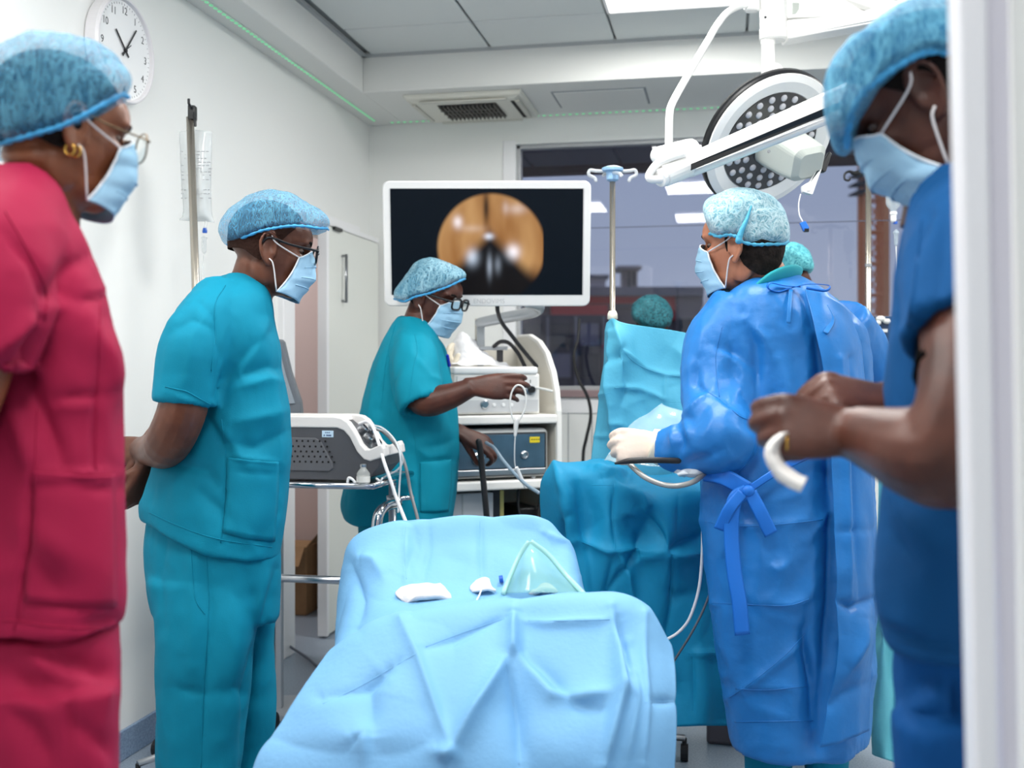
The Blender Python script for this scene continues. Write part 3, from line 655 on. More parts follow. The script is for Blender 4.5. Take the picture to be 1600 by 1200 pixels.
# crumpled plastic wrap on top
rows = [[(712, 528, 4.62), (722, 521, 4.6), (735, 528, 4.6), (752, 545, 4.62)], [(706, 545, 4.55), (722, 535, 4.52), (742, 545, 4.52), (770, 560, 4.55)], [(704, 566, 4.5), (724, 556, 4.47), (752, 562, 4.48), (790, 568, 4.5)], [(706, 570, 4.44), (726, 572, 4.43), (756, 571, 4.44), (800, 571, 4.46)]]
me = sheet(rows, 36, 36); relief(me, noise=[(.008, .03, 4, (1, 1, 1)), (.004, .012, 5, (1, 1, 1))], facing=False)
wr = setp(link('plastic_wrap', me, mat('white_plastic_film', (240, 240, 243), .3, spec=.6), None, smooth=True, solid=.001), 'crumpled white plastic wrap lying on the light source', 'plastic wrap')
setp(MB().tube([P(698, 560, 4.5), P(702, 545, 4.52), P(708, 540, 4.55), P(703, 556, 4.5), P(710, 566, 4.47), P(716, 556, 4.48)], .012, 8, 40, True).build('tube_coil', mat('cream_tube', (226, 216, 196), .5), None, smooth=True), 'cream coil of tubing beside the plastic wrap', 'tubing')
# monitor and its arm
dm = 4.2; mc = P(761, 381, dm); mup = (UP - FWD * .16).normalized(); mn = RT.cross(mup); pxm = dm / F
mon = thing('monitor', 'large white framed monitor showing a round amber endoscope picture', 'monitor', mc - UP * .24)
def rrect(cx, cy, hw, hh, r, n=6):
    o = []
    for sx, sy, a0 in ((1, 1, 0), (-1, 1, 90), (-1, -1, 180), (1, -1, 270)):
        for k in range(n + 1):
            a = math.radians(a0 + 90 * k / n); o.append((cx + sx * (hw - r) + r * math.cos(a), cy + sy * (hh - r) + r * math.sin(a)))
    return o
MX = lambda x, y, z=0.: mc + RT * (x * pxm) + mup * (y * pxm) + mn * z       # z < 0 toward the lens is -mn? mn = RT x up points to the lens
part('housing', mat('white_monitor_shell', (238, 237, 236), .35), mon, lambda b: b.prism([MX(x, y, -.03) for x, y in rrect(0, 0, 161, 97, 11)], mn * .055), bevel=.006, seg=3)
part('bezel_lip', mat('monitor_lip', (212, 212, 212), .4), mon, lambda b: b.prism([MX(x, y, .02) for x, y in rrect(0, 3, 151, 83, 3)], mn * .0058))
scm = bpy.data.materials.new('endoscope_picture'); scm.use_nodes = True; nt = scm.node_tree; pb = nt.nodes['Principled BSDF']; L = nt.links.new
pb.inputs['Base Color'].default_value = (.004, .006, .009, 1); pb.inputs['Roughness'].default_value = .4; pb.inputs['Specular IOR Level'].default_value = .06
tc = nt.nodes.new('ShaderNodeTexCoord'); uvn = nt.nodes.new('ShaderNodeSeparateXYZ'); L(tc.outputs['UV'], uvn.inputs[0])
def mth(op, a, b=None, c=None):
    n = nt.nodes.new('ShaderNodeMath'); n.operation = op
    for i, q in enumerate((a, b, c)):
        if q is None: continue
        if hasattr(q, 'links'): L(q, n.inputs[i])
        else: n.inputs[i].default_value = q
    return n.outputs[0]
sx, sy = uvn.outputs[0], uvn.outputs[1]           # u in px from the picture centre, v in px up
def gauss(cx, cy, wx, wy):
    a = mth('DIVIDE', mth('SUBTRACT', sx, cx), wx); b_ = mth('DIVIDE', mth('SUBTRACT', sy, cy), wy)
    return mth('EXPONENT', mth('MULTIPLY', mth('ADD', mth('MULTIPLY', a, a), mth('MULTIPLY', b_, b_)), -1.))
def sstep(x, a, b_):
    n = nt.nodes.new('ShaderNodeMapRange'); n.interpolation_type = 'SMOOTHSTEP'; n.inputs[1].default_value = a; n.inputs[2].default_value = b_; L(x, n.inputs[0]); return n.outputs[0]
rr_ = mth('SQRT', mth('ADD', mth('MULTIPLY', sx, sx), mth('MULTIPLY', sy, sy)))
disc = mth('MULTIPLY', sstep(rr_, 87., 79.), sstep(sx, 82., 79.))
nz = nt.nodes.new('ShaderNodeTexNoise'); nz.inputs['Scale'].default_value = .028; nz.inputs['Detail'].default_value = 1.5; mp = nt.nodes.new('ShaderNodeMapping'); mp.inputs['Scale'].default_value = (1, .35, 1); L(tc.outputs['UV'], mp.inputs[0]); L(mp.outputs[0], nz.inputs['Vector'])
# dark cone opening downwards from the centre
con = mth('SUBTRACT', mth('ABSOLUTE', mth('SUBTRACT', sx, -2.)), mth('ADD', 8., mth('MULTIPLY', mth('SUBTRACT', 18., sy), .95)))
dark = sstep(con, 14., -20.); low = sstep(sy, -18., -62.)
keep = mth('MULTIPLY', mth('SUBTRACT', 1., dark), mth('SUBTRACT', 1., mth('MULTIPLY', low, .92)))
keep = mth('MULTIPLY', keep, mth('SUBTRACT', 1., mth('MULTIPLY', gauss(-8., 62., 5., 26.), .85)))
crm = nt.nodes.new('ShaderNodeValToRGB'); crm.color_ramp.elements[0].color = lin((164, 108, 54)); crm.color_ramp.elements[1].color = lin((214, 164, 106)); crm.color_ramp.elements[0].position = .3; crm.color_ramp.elements[1].position = .7; L(nz.outputs[0], crm.inputs[0])
sp = None
for g, w in ((gauss(-52, 40, 7, 9), .9), (gauss(-4, 18, 7, 5), 1.), (gauss(34, -6, 10, 11), 1.1), (gauss(-30, -14, 9, 12), .9), (gauss(-3, -28, 4, 16), .5), (gauss(10, -26, 5, 12), .3), (gauss(40, 60, 14, 8), .35), (gauss(-30, 30, 18, 6), .2), (gauss(22, 62, 5, 10), .25)):
    q = mth('MULTIPLY', g, w); sp = q if sp is None else mth('ADD', sp, q)
m1 = nt.nodes.new('ShaderNodeMix'); m1.data_type = 'RGBA'; m1.blend_type = 'MULTIPLY'; m1.inputs[0].default_value = 1; L(crm.outputs[0], m1.inputs[6]); cmb = nt.nodes.new('ShaderNodeCombineColor'); kk = mth('ADD', mth('MULTIPLY', keep, .97), .012)
for i in range(3): L(kk, cmb.inputs[i])
L(cmb.outputs[0], m1.inputs[7])
m2 = nt.nodes.new('ShaderNodeMix'); m2.data_type = 'RGBA'; m2.blend_type = 'ADD'; m2.inputs[0].default_value = 1; L(m1.outputs[2], m2.inputs[6]); c2 = nt.nodes.new('ShaderNodeCombineColor')
for i, w in enumerate((.66, .78, .95)): L(mth('MULTIPLY', sp, w), c2.inputs[i])
L(c2.outputs[0], m2.inputs[7])
m3 = nt.nodes.new('ShaderNodeMix'); m3.data_type = 'RGBA'; m3.inputs[6].default_value = (.0012, .003, .006, 1); L(disc, m3.inputs[0]); L(m2.outputs[2], m3.inputs[7])
L(m3.outputs[2], pb.inputs['Emission Color']); pb.inputs['Emission Strength'].default_value = .85
sm = bpy.data.meshes.new('screen'); cors = [(-149, -79), (149, -79), (149, 85), (-149, 85)]
sm.from_pydata([tuple(MX(x, y, .0262)) for x, y in cors], [], [(0, 1, 2, 3)]); uv = sm.uv_layers.new(name='uv')
for i, (x, y) in enumerate(cors): uv.data[i].uv = (x - 7, y + 14 - 8)
link('screen', sm, scm, mon)
text('brand_lettering', 'ENDOVIMS', 10 * pxm, mat('silver_lettering', (206, 206, 206), .4), mon, MX(3, -89, .0255), RT, mup, .0003)
arm = mon
SILV = mat('silver_paint', (186, 190, 194), .3, metal=.5)
part('post', SILV, arm, lambda b: b.pxbox(745, 500, 757, 546, 4.6, .04), bevel=.004)
part('post_cap', mat('cream_cart_inner'), arm, lambda b: b.pxbox(742, 497, 748, 560, 4.62, .05), bevel=.003)
part('arm_bar', SILV, arm, lambda b: b.tube([P(750, 504, 4.6), P(790, 496, 4.55), P(835, 487, 4.48), P(841, 478, 4.42), P(825, 474, 4.3)], [.022, .024, .024, .024, .02], 10, 24, True), smooth=True)
part('clamp_bar', SILV, arm, lambda b: b.pxbox(749, 541, 793, 547, 4.58, .05), bevel=.003)
part('bracket', mat('dark_bracket', (70, 70, 74), .4), arm, lambda b: b.pxbox(776, 547, 786, 566, 4.6, .04))
part('vesa_plate', SILV, arm, lambda b: b.box(mc + RT * .15 - mup * .17 - mn * .05, (.05, .05, .02), (RT, mup, mn)))
part('arm_foot', SILV, arm, lambda b: b.pxbox(746, 546, 756, 572, 4.62, .04))
cord('monitor_cable', [(777, 478, 4.25), (778, 488, 4.28), (784, 504, 4.36), (800, 525, 4.42), (818, 548, 4.44), (838, 572, 4.5)], .0085, RUBBER, 'thick black cable dropping from the monitor to the light source', 'cable')
cord('monitor_cable', [(772, 541, 4.56), (782, 534, 4.52), (795, 536, 4.48), (808, 550, 4.46), (820, 572, 4.5)], .0085, RUBBER, 'short black cable arching behind the silver arm', 'cable')
cord('wall_cable', [(905, 500, 5.7), (903, 530, 5.68), (897, 555, 5.66), (903, 590, 5.64), (918, 620, 5.62), (923, 650, 5.62), (916, 685, 5.62), (911, 716, 5.64), (913, 800, 5.66), (918, 900, 5.68)], .0085, RUBBER, 'black cable hanging in an s curve below the window', 'cable')

# ---- trolley with the electrosurgical unit
o_ = P(583, 757, 3.36); T = Fr((o_.x, o_.y, 0), X_, Y_); tz = o_.z
tr = thing('steel_trolley', 'steel trolley with raised rim carrying the grey electrosurgical unit', 'trolley', T(-.2, .2, 0))
part('tray', STEEL, tr, lambda b: T.box(b, -.54, 0, tz - .012, 0, .42, tz), bevel=.004)
part('tray_rim', CHROME, tr, lambda b: (b.tube([T(-.54, 0, tz - .006), T(0, 0, tz - .006), T(0, .42, tz - .006), T(-.54, .42, tz - .006), T(-.54, 0, tz - .006)], .0105, 8)), smooth=True)
for x, y in ((-.5, .03), (-.02, .26), (-.5, .38), (-.06, .4)):
    part('leg', CHROME, tr, lambda b: b.cyl(T(x, y, .08), T(x, y, tz - .01), .0125, 14), smooth=True)
    part('castor', RUBBER, tr, lambda b: (b.cyl(T(x - .012, y, .04), T(x + .012, y, .04), .04, 16), b.cyl(T(x, y, .05), T(x, y, .085), .009, 8)))
zr = P(480, 908, 3.4).z
part('lower_rail', STEEL, tr, lambda b: (b.cyl(T(-.5, .03, zr), T(.0, .03, zr), .0125, 12), b.cyl(T(-.5, .03, zr), T(-.5, .38, zr), .0105, 12)), smooth=True)
part('push_handle', CHROME, tr, lambda b: b.tube([T(-.02, .26, P(0, 781, 3.6).z), P(622, 786, 3.55), P(606, 790, 3.45), P(594, 800, 3.38), P(589, 818, 3.36), P(588, 850, 3.36), P(588, 905, 3.4)], .0165, 12, 40), smooth=True)
part('clamp_ring', CHROME, tr, lambda b: (b.lathe(T(-.02, .26, P(0, 784, 3.6).z), UP, [(.02, 0), (.02, .02)], 16), b.tube([P(616, 780, 3.55), P(634, 778, 3.56), P(645, 777, 3.58)], .008, 8), b.ell(P(619, 780, 3.54), (RT * .012, FWD * .012, UP * .014), 10, 8)), smooth=True)
du = thing('electrosurgical_unit', 'grey and white electrosurgical unit with perforated side on the steel trolley', 'medical device', T(-.25, .2, tz))
U = Fr(T(-.05, .03, tz), X_, Y_); GREYD = mat('charcoal_casing', (74, 75, 80), .5, bump=.05, bscale=300); GREYP = mat('charcoal_panel', (88, 89, 94), .5); LGREY = mat('light_grey_shell', (216, 213, 211), .4)
pf = [(-.38, .008), (.0, .008), (.03, .02), (.058, .05), (.068, .085), (.03, .072), (.012, .078), (-.01, .1), (-.034, .145), (-.052, .166), (-.075, .174), (-.38, .174)]
part('body', GREYD, du, lambda b: b.prism([U(x, 0, z) for x, z in pf], U.y * .22), bevel=.003)
shell = [(-.38, .172), (-.078, .172), (-.056, .164), (-.036, .143), (-.012, .098), (.01, .075), (.03, .069), (.078, .084), (.074, .108), (.066, .122), (.03, .106), (.016, .106), (.0, .122), (-.024, .166), (-.042, .19), (-.062, .203), (-.09, .208), (-.38, .208)]
for y in (-.004, .186): part('shell_rail', LGREY, du, lambda b: b.prism([U(x, y, z) for x, z in shell], U.y * .038), bevel=.004)
part('top_cover', LGREY, du, lambda b: b.prism([U(x, .03, z) for x, z in [(-.38, .172), (-.13, .172), (-.09, .19), (-.1, .206), (-.38, .206)]], U.y * .16), bevel=.003)
part('front_lip', LGREY, du, lambda b: b.prism([U(x, .03, z) for x, z in [(.03, .07), (.076, .085), (.07, .112), (.03, .1)]], U.y * .16), bevel=.003)
part('console', mat('dark_console', (60, 62, 66), .4), du, lambda b: b.prism([U(x, .03, z) for x, z in [(-.1, .172), (-.06, .165), (.02, .08), (.035, .075), (.035, .09), (-.09, .188)]], U.y * .16))
for k, (x, z, y) in enumerate(((-.04, .165, .11), (-.015, .138, .08), (.0, .12, .13), (-.03, .155, .15))):
    part('socket', CHROME, du, lambda b: b.lathe(U(x, y, z - .01), Vector((.75, 0, .66)), [(.016, 0), (.016, .02), (.012, .024), (.011, .01), (0, .01)], 18))
part('vent_panel', GREYP, du, lambda b: b.prism([U(x, -.004, z) for x, z in [(-.37, .035), (-.105, .035), (-.09, .045), (-.092, .062), (-.13, .128), (-.15, .14), (-.37, .14)]], U.y * .006), bevel=.006, seg=3)
def holes(b):
    for r, (v, u0, u1) in enumerate(((690, 445, 505), (698.5, 447, 508), (706.5, 449, 512), (714.3, 451, 516), (722.6, 445, 520))):
        u = u1
        while u > 425:
            p = P(u, v, 3.4); q = U(p.x - U.o.x, 0, p.z - U.o.z); b.lathe(U((q - U.o).x, -.0035, (q - U.o).z), -Y_, [(.0034, 0), (.0034, .0012), (0, .0012)], 10); u -= 9.7
part('vent_holes', mat('black_hole', (8, 8, 9), .8), du, holes)
st = part('label_sticker', mat('pale_blue_sticker', (186, 210, 228), .5), du, lambda b: U.box(b, -.128, -.0022, .142, -.09, 0, .163), bevel=.0008)
part('sticker_print', mat('blue_ink', (60, 80, 120), .6), st, lambda b: ([U.box(b, -.117 + .006 * k, -.0028, .1555, -.113 + .006 * k, -.002, .1585) for k in range(3)] + [U.box(b, x, -.0028, .146, x + w, -.002, .1505) for x, w in ((-.122, .004), (-.113, .005), (-.107, .005), (-.101, .004))]))
# grey display beyond it
dp = thing('display_panel', 'grey tilted display panel behind the electrosurgical unit beside the doorway', 'display', P(450, 650, 3.95))
part('display_case', mat('slate_grey_case', (104, 110, 118), .4), dp, lambda b: b.pxprism([(392, 530), (438, 530), (442, 534), (453, 580), (469, 628), (471, 650), (400, 650)], 3.95, .05), bevel=.004)
part('display_screen', mat('slate_screen', (142, 152, 162), .2), dp, lambda b: b.pxprism([(398, 540), (435, 541), (447, 588), (461, 630), (404, 634)], 3.944, .008))
part('display_stand', mat('pale_grey_box'), dp, lambda b: (b.pxbox(405, 648, 475, 662, 3.95, .15), b.pxbox(428, 660, 440, 1128, 4.0, .04), b.pxbox(400, 1118, 470, 1128, 3.92, .25)), bevel=.004)
vi = thing('medicine_vial', 'small glass vial of pale powder with metal cap on the trolley', 'vial', P(569, 752, 3.31))
vb = P(569, 753, 3.40); vb.z = tz + .001; vb = vb - FWD * .02
part('glass', clear_like('vial_glass', (214, 218, 216), .45, .05), vi, lambda b: b.lathe(vb, UP, [(.0195, 0), (.021, .003), (.021, .032), (.012, .044), (.0095, .047), (.0095, .054)], 24), smooth=True)
part('powder', mat('ivory_powder', (226, 220, 206), .8), vi, lambda b: b.lathe(vb + UP * .002, UP, [(.019, 0), (.0195, .022), (.0, .023)], 20))
part('vial_label', mat('vial_label', (228, 226, 220), .6), vi, lambda b: b.lathe(vb + UP * .005, UP, [(.0214, 0), (.0214, .018)], 24, False))
part('vial_cap', STEEL, vi, lambda b: b.lathe(vb + UP * .052, UP, [(.0105, 0), (.0105, .007), (.0085, .009), (0, .009)], 18))
cl = P(552, 752, 3.4)
setp(MB().tube([Vector((cl.x - .012, cl.y - .02, tz + .003)), Vector((cl.x - .008, cl.y - .02, tz + .018)), Vector((cl.x + .004, cl.y - .02, tz + .014)), Vector((cl.x + .014, cl.y - .02, tz + .004))], .0045, 8, 16, True).build('plastic_clip', WPLAST, None, smooth=True), 'small white plastic clip beside the vial', 'clip')
cl = P(594, 750, 3.42)
setp(MB().tube([Vector((cl.x - .012, cl.y, tz + .012)), Vector((cl.x, cl.y, tz + .004)), Vector((cl.x + .006, cl.y, tz + .012))], .004, 8, 12, True).build('luer_connector', WPLAST, None, smooth=True), 'tiny white connector at the trolley corner near the vial', 'connector')
TUB = clear_like('clear_tubing', (226, 230, 234), .6, .1); WCORD = mat('white_cord', (232, 232, 235), .4); GCORD = mat('grey_cord', (120, 122, 126), .4)
cord('white_lead', [(562, 662, 3.5), (574, 659, 3.48), (583, 668, 3.45), (592, 694, 3.42), (600, 722, 3.36), (610, 750, 3.33), (620, 780, 3.30), (634, 815, 3.2), (640, 830, 3.15)], .0055, WCORD, 'white lead drooping from the grey unit over the trolley edge', 'cable')
cord('grey_lead', [(580, 668, 3.55), (600, 676, 3.5), (622, 700, 3.45), (634, 730, 3.42), (642, 770, 3.4), (652, 808, 3.3), (655, 825, 3.2)], .005, GCORD, 'grey lead arching beside the white one over the trolley', 'cable')
cord('clear_tube', [(575, 664, 3.52), (596, 668, 3.48), (614, 684, 3.44), (626, 706, 3.42), (629, 722, 3.42), (620, 735, 3.42), (606, 742, 3.43), (597, 748, 3.44)], .0032, TUB, 'clear tube looping to the connector at the trolley corner', 'tube')
cord('clear_tube', [(585, 669, 3.52), (606, 676, 3.46), (620, 694, 3.42), (626, 720, 3.4), (624, 760, 3.4), (622, 800, 3.35)], .0032, TUB, 'clear tube hanging straight down past the trolley post', 'tube')
cord('floor_cable', [(405, 975, 4.9), (430, 993, 4.95), (450, 1008, 4.9), (480, 1028, 4.78), (505, 1047, 4.62), (560, 1070, 4.4)], .006, mat('dark_grey_cable', (90, 96, 106), .5), 'grey cable lying on the floor by the doorway', 'cable')
# cardboard carton in the corridor
bx = onZ(464, 960, 0); CB = mat('cardboard', (150, 118, 84), .8, var=.1, vscale=12)
car = thing('cardboard_box', 'open brown cardboard box on the corridor floor in the doorway', 'cardboard box', bx)
part('carton', CB, car, lambda b: b.aabb((bx.x - .25, bx.y - .02, 0), (bx.x + .06, bx.y + .2, .36)), bevel=.004)
part('flap', CB, car, lambda b: b.prism([(bx.x + .06, bx.y - .02, .36), (bx.x + .06, bx.y + .18, .36), (bx.x + .16, bx.y + .18, .46), (bx.x + .13, bx.y - .02, .44)], (.004, 0, .004)))
part('flap', CB, car, lambda b: b.prism([(bx.x - .24, bx.y - .02, .36), (bx.x + .05, bx.y - .02, .36), (bx.x + .05, bx.y - .1, .27), (bx.x - .24, bx.y - .1, .27)], (0, .003, .003)))
# tissue holder by the window on the right
th = thing('tissue_holder', 'dark blue box of white tissues on a bracket beside the right drip stand', 'tissue box', P(1386, 535, 4.85))
part('holder', mat('navy_glass', (36, 62, 96), .2), th, lambda b: b.pxbox(1363, 494, 1412, 534, 4.85, .1), bevel=.003); part('shelf', BLACKP, th, lambda b: b.pxbox(1362, 535, 1414, 539, 4.83, .14)); part('bracket', STEEL, th, lambda b: b.tube([P(1386, 539, 4.85), P(1368, 560, 4.8), P(1357, 570, 4.76)], .008, 8))
part('tissue', mat('white_tissue', (232, 232, 228), .9), th, lambda b: (b.ell(P(1376, 498, 4.84), (RT * .022, FWD * .015, UP * .013), 12, 8), b.ell(P(1386, 502, 4.84), (RT * .02, FWD * .014, UP * .012), 12, 8), b.ell(P(1372, 504, 4.84), (RT * .014, FWD * .012, UP * .011), 10, 8)), smooth=True)
part('holder_label', WPLAST, th, lambda b: b.pxbox(1378, 514, 1387, 519, 4.848, .003))

# ---- surgical lamp and booms
LW = mat('white_lamp_enamel', (244, 244, 242), .25, spec=.5); LGRN = mat('pale_grey_green_handle', (186, 192, 186), .35)
dl = 3.45
lamp = thing('surgical_lamp', 'round surgical lamp head with dotted led face on a white hanging boom', 'surgical lamp', P(1205, 217, dl))
ln = (-FWD * math.cos(math.radians(44)) + (RT * .52 - UP * .85) * math.sin(math.radians(44))).normalized()
lc = P(1203, 222, dl); R = .225
part('dish', LW, lamp, lambda b: b.lathe(lc, ln, [(.0, -.07), (.12, -.065), (.2, -.045), (R, -.02), (R + .004, .006), (R - .02, .012), (R - .055, .004), (R - .06, .0), (0, .0)], 64), smooth=False, bevel=.002)
part('rim_gasket', BLACKP, lamp, lambda b: b.lathe(lc, ln, [(R + .002, -.03), (R + .009, -.026), (R + .009, -.006), (R + .003, 0)], 64, False), smooth=True)
part('led_face', mat('dark_lamp_face', (64, 62, 62), .15, spec=.8), lamp, lambda b: b.lathe(lc, ln, [(R - .058, .002), (R - .058, .005), (0, .005)], 56))
lx = ln.orthogonal().normalized(); lx = (RT - ln * RT.dot(ln)).normalized(); ly = ln.cross(lx)
LENS = mat('led_lens', (206, 206, 212), .2, spec=.8)
k0 = None
for rr, n in ((.15, 22), (.122, 18), (.094, 13)):
    for i in range(n):
        a = 2 * math.pi * (i + .5 * (n % 2)) / n; q = lc + (lx * math.cos(a) + ly * math.sin(a)) * rr + ln * .005
        if k0 is None:
            k0 = part('led_lens', LENS, lamp, lambda b: b.lathe(q, ln, [(.0115, 0), (.0105, .003), (.006, .005), (0, .0056)], 12), smooth=True); off = k0.location - (q - WLOC[lamp.name])
        else:
            o = k0.copy(); COL.objects.link(o); o.parent = lamp; o.location = q - WLOC[lamp.name] + off
part('handle', LGRN, lamp, lambda b: b.rings([[lc + ln * h + lx * (x * w) + ly * (y * g) + RT * (h * .25) for x, y in rrect(0, 0, 1, 1, .45, 5)] for h, w, g in ((.0, .052, .062), (.03, .056, .064), (.1, .058, .062), (.15, .056, .055), (.162, .04, .04))]), smooth=False, bevel=.004)
part('handle_screw', STEEL, lamp, lambda b: b.lathe(P(1201, 237, dl - .1), -FWD, [(.005, 0), (.005, .004), (0, .004)], 10))
part('yoke', LW, lamp, lambda b: b.tube([P(1200, 112, dl + .1), P(1212, 108, dl + .1), P(1221, 120, dl + .12), P(1228, 138, dl + .14), P(1228, 160, dl + .12)], .02, 14, 30), smooth=True)
part('drop_tube', LW, lamp, lambda b: b.lathe(P(1200, 118, dl + .1), UP, [(.012, 0), (.022, .004), (.022, .1), (.024, .102), (.024, .12)], 20), bevel=.002)
part('hub', LW, lamp, lambda b: b.lathe(P(1209, 62, dl + .1), UP, [(.036, -.004), (.046, .0), (.047, .03), (.045, .033), (.045, .13), (.047, .135), (.047, .3)], 28), bevel=.002)
part('hub_screw', BLACKP, lamp, lambda b: b.cyl(P(1196, 27, dl + .05), P(1196, 27, dl + .045), .004, 8))
bo = thing('lamp_boom', 'white horizontal lamp boom running right from the hub below the ceiling', 'boom', P(1320, 40, 3.5))
part('boom_body', LW, bo, lambda b: b.prism([P(1230, 30, dl + .06), P(1232, 60, dl + .06), P(1400, 30, 3.3), P(1480, 12, 3.2), P(1480, -25, 3.2), P(1330, 22, 3.4)], FWD * .09), bevel=.006)
part('boom_top', LW, bo, lambda b: b.prism([P(1228, -14, dl + .07), P(1230, 28, dl + .07), P(1420, 24, 3.4), P(1420, 2, 3.4), P(1290, -16, 3.5)], FWD * .1), bevel=.006)
part('cover_plate', LGRN, bo, lambda b: b.pxbox(1238, 4, 1283, 22, dl + .062, .004), bevel=.002)
part('brace', LW, bo, lambda b: b.prism([P(1300, -10, 3.5), P(1312, -14, 3.5), P(1470, 38, 3.2), P(1466, 48, 3.2)], FWD * .04), bevel=.004)
lb = thing('camera_boom', 'thick white balancing arm with a black stripe crossing in front of the lamp', 'boom', P(1180, 210, 2.75))
da = 2.85
def armquad(pts, dep): return lambda b: b.prism([P(*p) for p in pts], FWD * dep)
part('arm_tube', LW, lb, armquad([(1078, 239, da), (1090, 233, da), (1297, 139, da - .25), (1400, 92, da - .37), (1410, 140, da - .37), (1298, 190, da - .25), (1080, 275, da), (1070, 262, da)], .055), bevel=.012, seg=3)
part('stripe', BLACKP, lb, lambda b: b.prism([P(1069, 261, da - .004), P(1292, 168, da - .256), P(1400, 122, da - .376), P(1400, 133, da - .376), P(1293, 179, da - .256), P(1071, 270, da - .004)], -FWD * .006), bevel=.001)
part('end_joint', LW, lb, lambda b: (b.cyl(P(1036, 275, da - .02), P(1076, 258, da + .01), .03, 20), b.cyl(P(1030, 279, da - .03), P(1038, 275, da - .02), .024, 20)), bevel=.003)
part('joint_block', LW, lb, lambda b: b.tube([P(1030, 243, da + .04), P(1050, 240, da + .04), P(1078, 232, da + .03)], [.024, .028, .026], 14, 12, True), smooth=True)
part('grip', LW, lb, lambda b: b.tube([P(1068, 240, da - .02), P(1046, 247, da - .03), P(1026, 257, da - .03), P(1014, 274, da - .03), P(1018, 280, da - .03), P(1034, 280, da - .03)], .0105, 12, 30, True), smooth=True)
part('riser', LW, lb, lambda b: b.tube([P(1045, 242, da + .04), P(1045, 215, da + .05), P(1046, 180, da + .06), P(1051, 160, da + .08), P(1075, 117, da + .2), P(1107, 62, da + .36), P(1120, 40, da + .45), P(1136, 20, da + .55), P(1155, 10, da + .66), P(1175, 6, da + .7)], .0105, 14, 60), smooth=True)
part('riser_collar', LW, lb, lambda b: b.lathe(P(1175, 18, da + .7), UP, [(.02, 0), (.026, .004), (.026, .06), (.02, .08), (.02, .3)], 18), bevel=.002)
cb = thing('lamp_control', 'small white control box hanging under the lamp rim', 'control box', P(1270, 305, 3.4))
part('control_case', WPLAST, cb, lambda b: b.prism([P(1280, 258, 3.36), P(1285, 262, 3.36), P(1270, 304, 3.34), P(1255, 300, 3.34), P(1254, 290, 3.34), P(1266, 283, 3.35)], FWD * .025), bevel=.003)
part('control_screen', mat('dark_display'), cb, lambda b: b.prism([P(1278, 264, 3.357), P(1281, 266, 3.357), P(1274, 286, 3.352), P(1266, 285, 3.35)], FWD * .004)); part('control_button', WPLAST, cb, lambda b: b.prism([P(1262, 290, 3.339), P(1268, 288, 3.339), P(1266, 298, 3.337), P(1260, 298, 3.337)], FWD * .004), bevel=.001)
part('control_bracket', BLACKP, cb, lambda b: b.prism([P(1284, 258, 3.37), P(1296, 236, 3.4), P(1300, 240, 3.4), P(1291, 268, 3.37), P(1285, 268, 3.37)], FWD * .03), bevel=.003)
part('control_cord', mat('white_cord'), cb, lambda b: b.tube([P(1251, 303, 3.35), P(1248, 318, 3.35), P(1249, 335, 3.35), P(1254, 346, 3.35)], .002, 6, 16))
part('blue_plug', mat('bright_blue_plug', (42, 116, 214), .4), cb, lambda b: b.prism([P(1250, 348, 3.345), P(1259, 345, 3.345), P(1265, 356, 3.345), P(1262, 361, 3.345), P(1256, 361, 3.345)], FWD * .014), bevel=.002); part('plug_tip', BLACKP, cb, lambda b: b.pxbox(1257, 357, 1264, 362, 3.344, .012))
# ================================================================== PEOPLE
SKIN_D = mat('dark_brown_skin', (106, 64, 46), .42, spec=.45, rgb2=(84, 48, 34), vscale=14, bump=.06, bscale=220, sub=.06)
SKIN_B = mat('brown_skin', (140, 84, 56), .42, spec=.45, rgb2=(116, 66, 42), vscale=14, bump=.06, bscale=220, sub=.06)
SKIN_DD = mat('deep_brown_skin', (88, 50, 38), .42, spec=.45, rgb2=(66, 36, 28), vscale=14, bump=.08, bscale=220, sub=.06)
SKIN_L = mat('tan_skin', (186, 126, 98), .45, spec=.4, rgb2=(172, 112, 86), vscale=14, bump=.06, bscale=220, sub=.1)
HAIR = mat('black_hair', (20, 16, 16), .85, spec=.15, bump=.5, bscale=120)
HAIRG = mat('grey_black_hair', (44, 37, 34), .85, spec=.15, bump=.5, bscale=140, rgb2=(24, 20, 18), vscale=60)
TEAL = mat('teal_scrub_cotton', (2, 122, 150), .75, spec=.2, bump=.10, bscale=420, var=.06, vscale=5)
TEALB = mat('bright_teal_scrub_cotton', (4, 132, 156), .75, spec=.2, bump=.10, bscale=420, var=.06, vscale=5)
CRIM = mat('crimson_scrub_cotton', (150, 24, 62), .75, spec=.2, bump=.10, bscale=420, var=.08, vscale=5)
NAVY = mat('blue_scrub_cotton', (8, 74, 128), .75, spec=.2, bump=.10, bscale=420, var=.08, vscale=5)
GOWN = mat('blue_surgical_gown_fabric', (30, 116, 190), .42, spec=.5, bump=.22, bscale=26, var=.10, vscale=4)
GOWN2 = mat('blue_gown_tie', (30, 112, 206), .45, spec=.4)
MASKM = mat('pale_blue_mask', (150, 190, 216), .7, spec=.2, bump=.05, bscale=300)
MASKW = mat('white_mask_edge', (226, 232, 238), .7)
LOOP = mat('white_elastic', (222, 218, 218), .7)
GLOVE = mat('latex_glove', (222, 204, 190), .55, spec=.35, bump=.06, bscale=120); CUFF = mat('cream_latex_cuff', (238, 228, 206), .5)
BLKF = mat('black_glasses_frame', (20, 20, 24), .3); GOLD = mat('gold', (216, 168, 84), .25, metal=1)
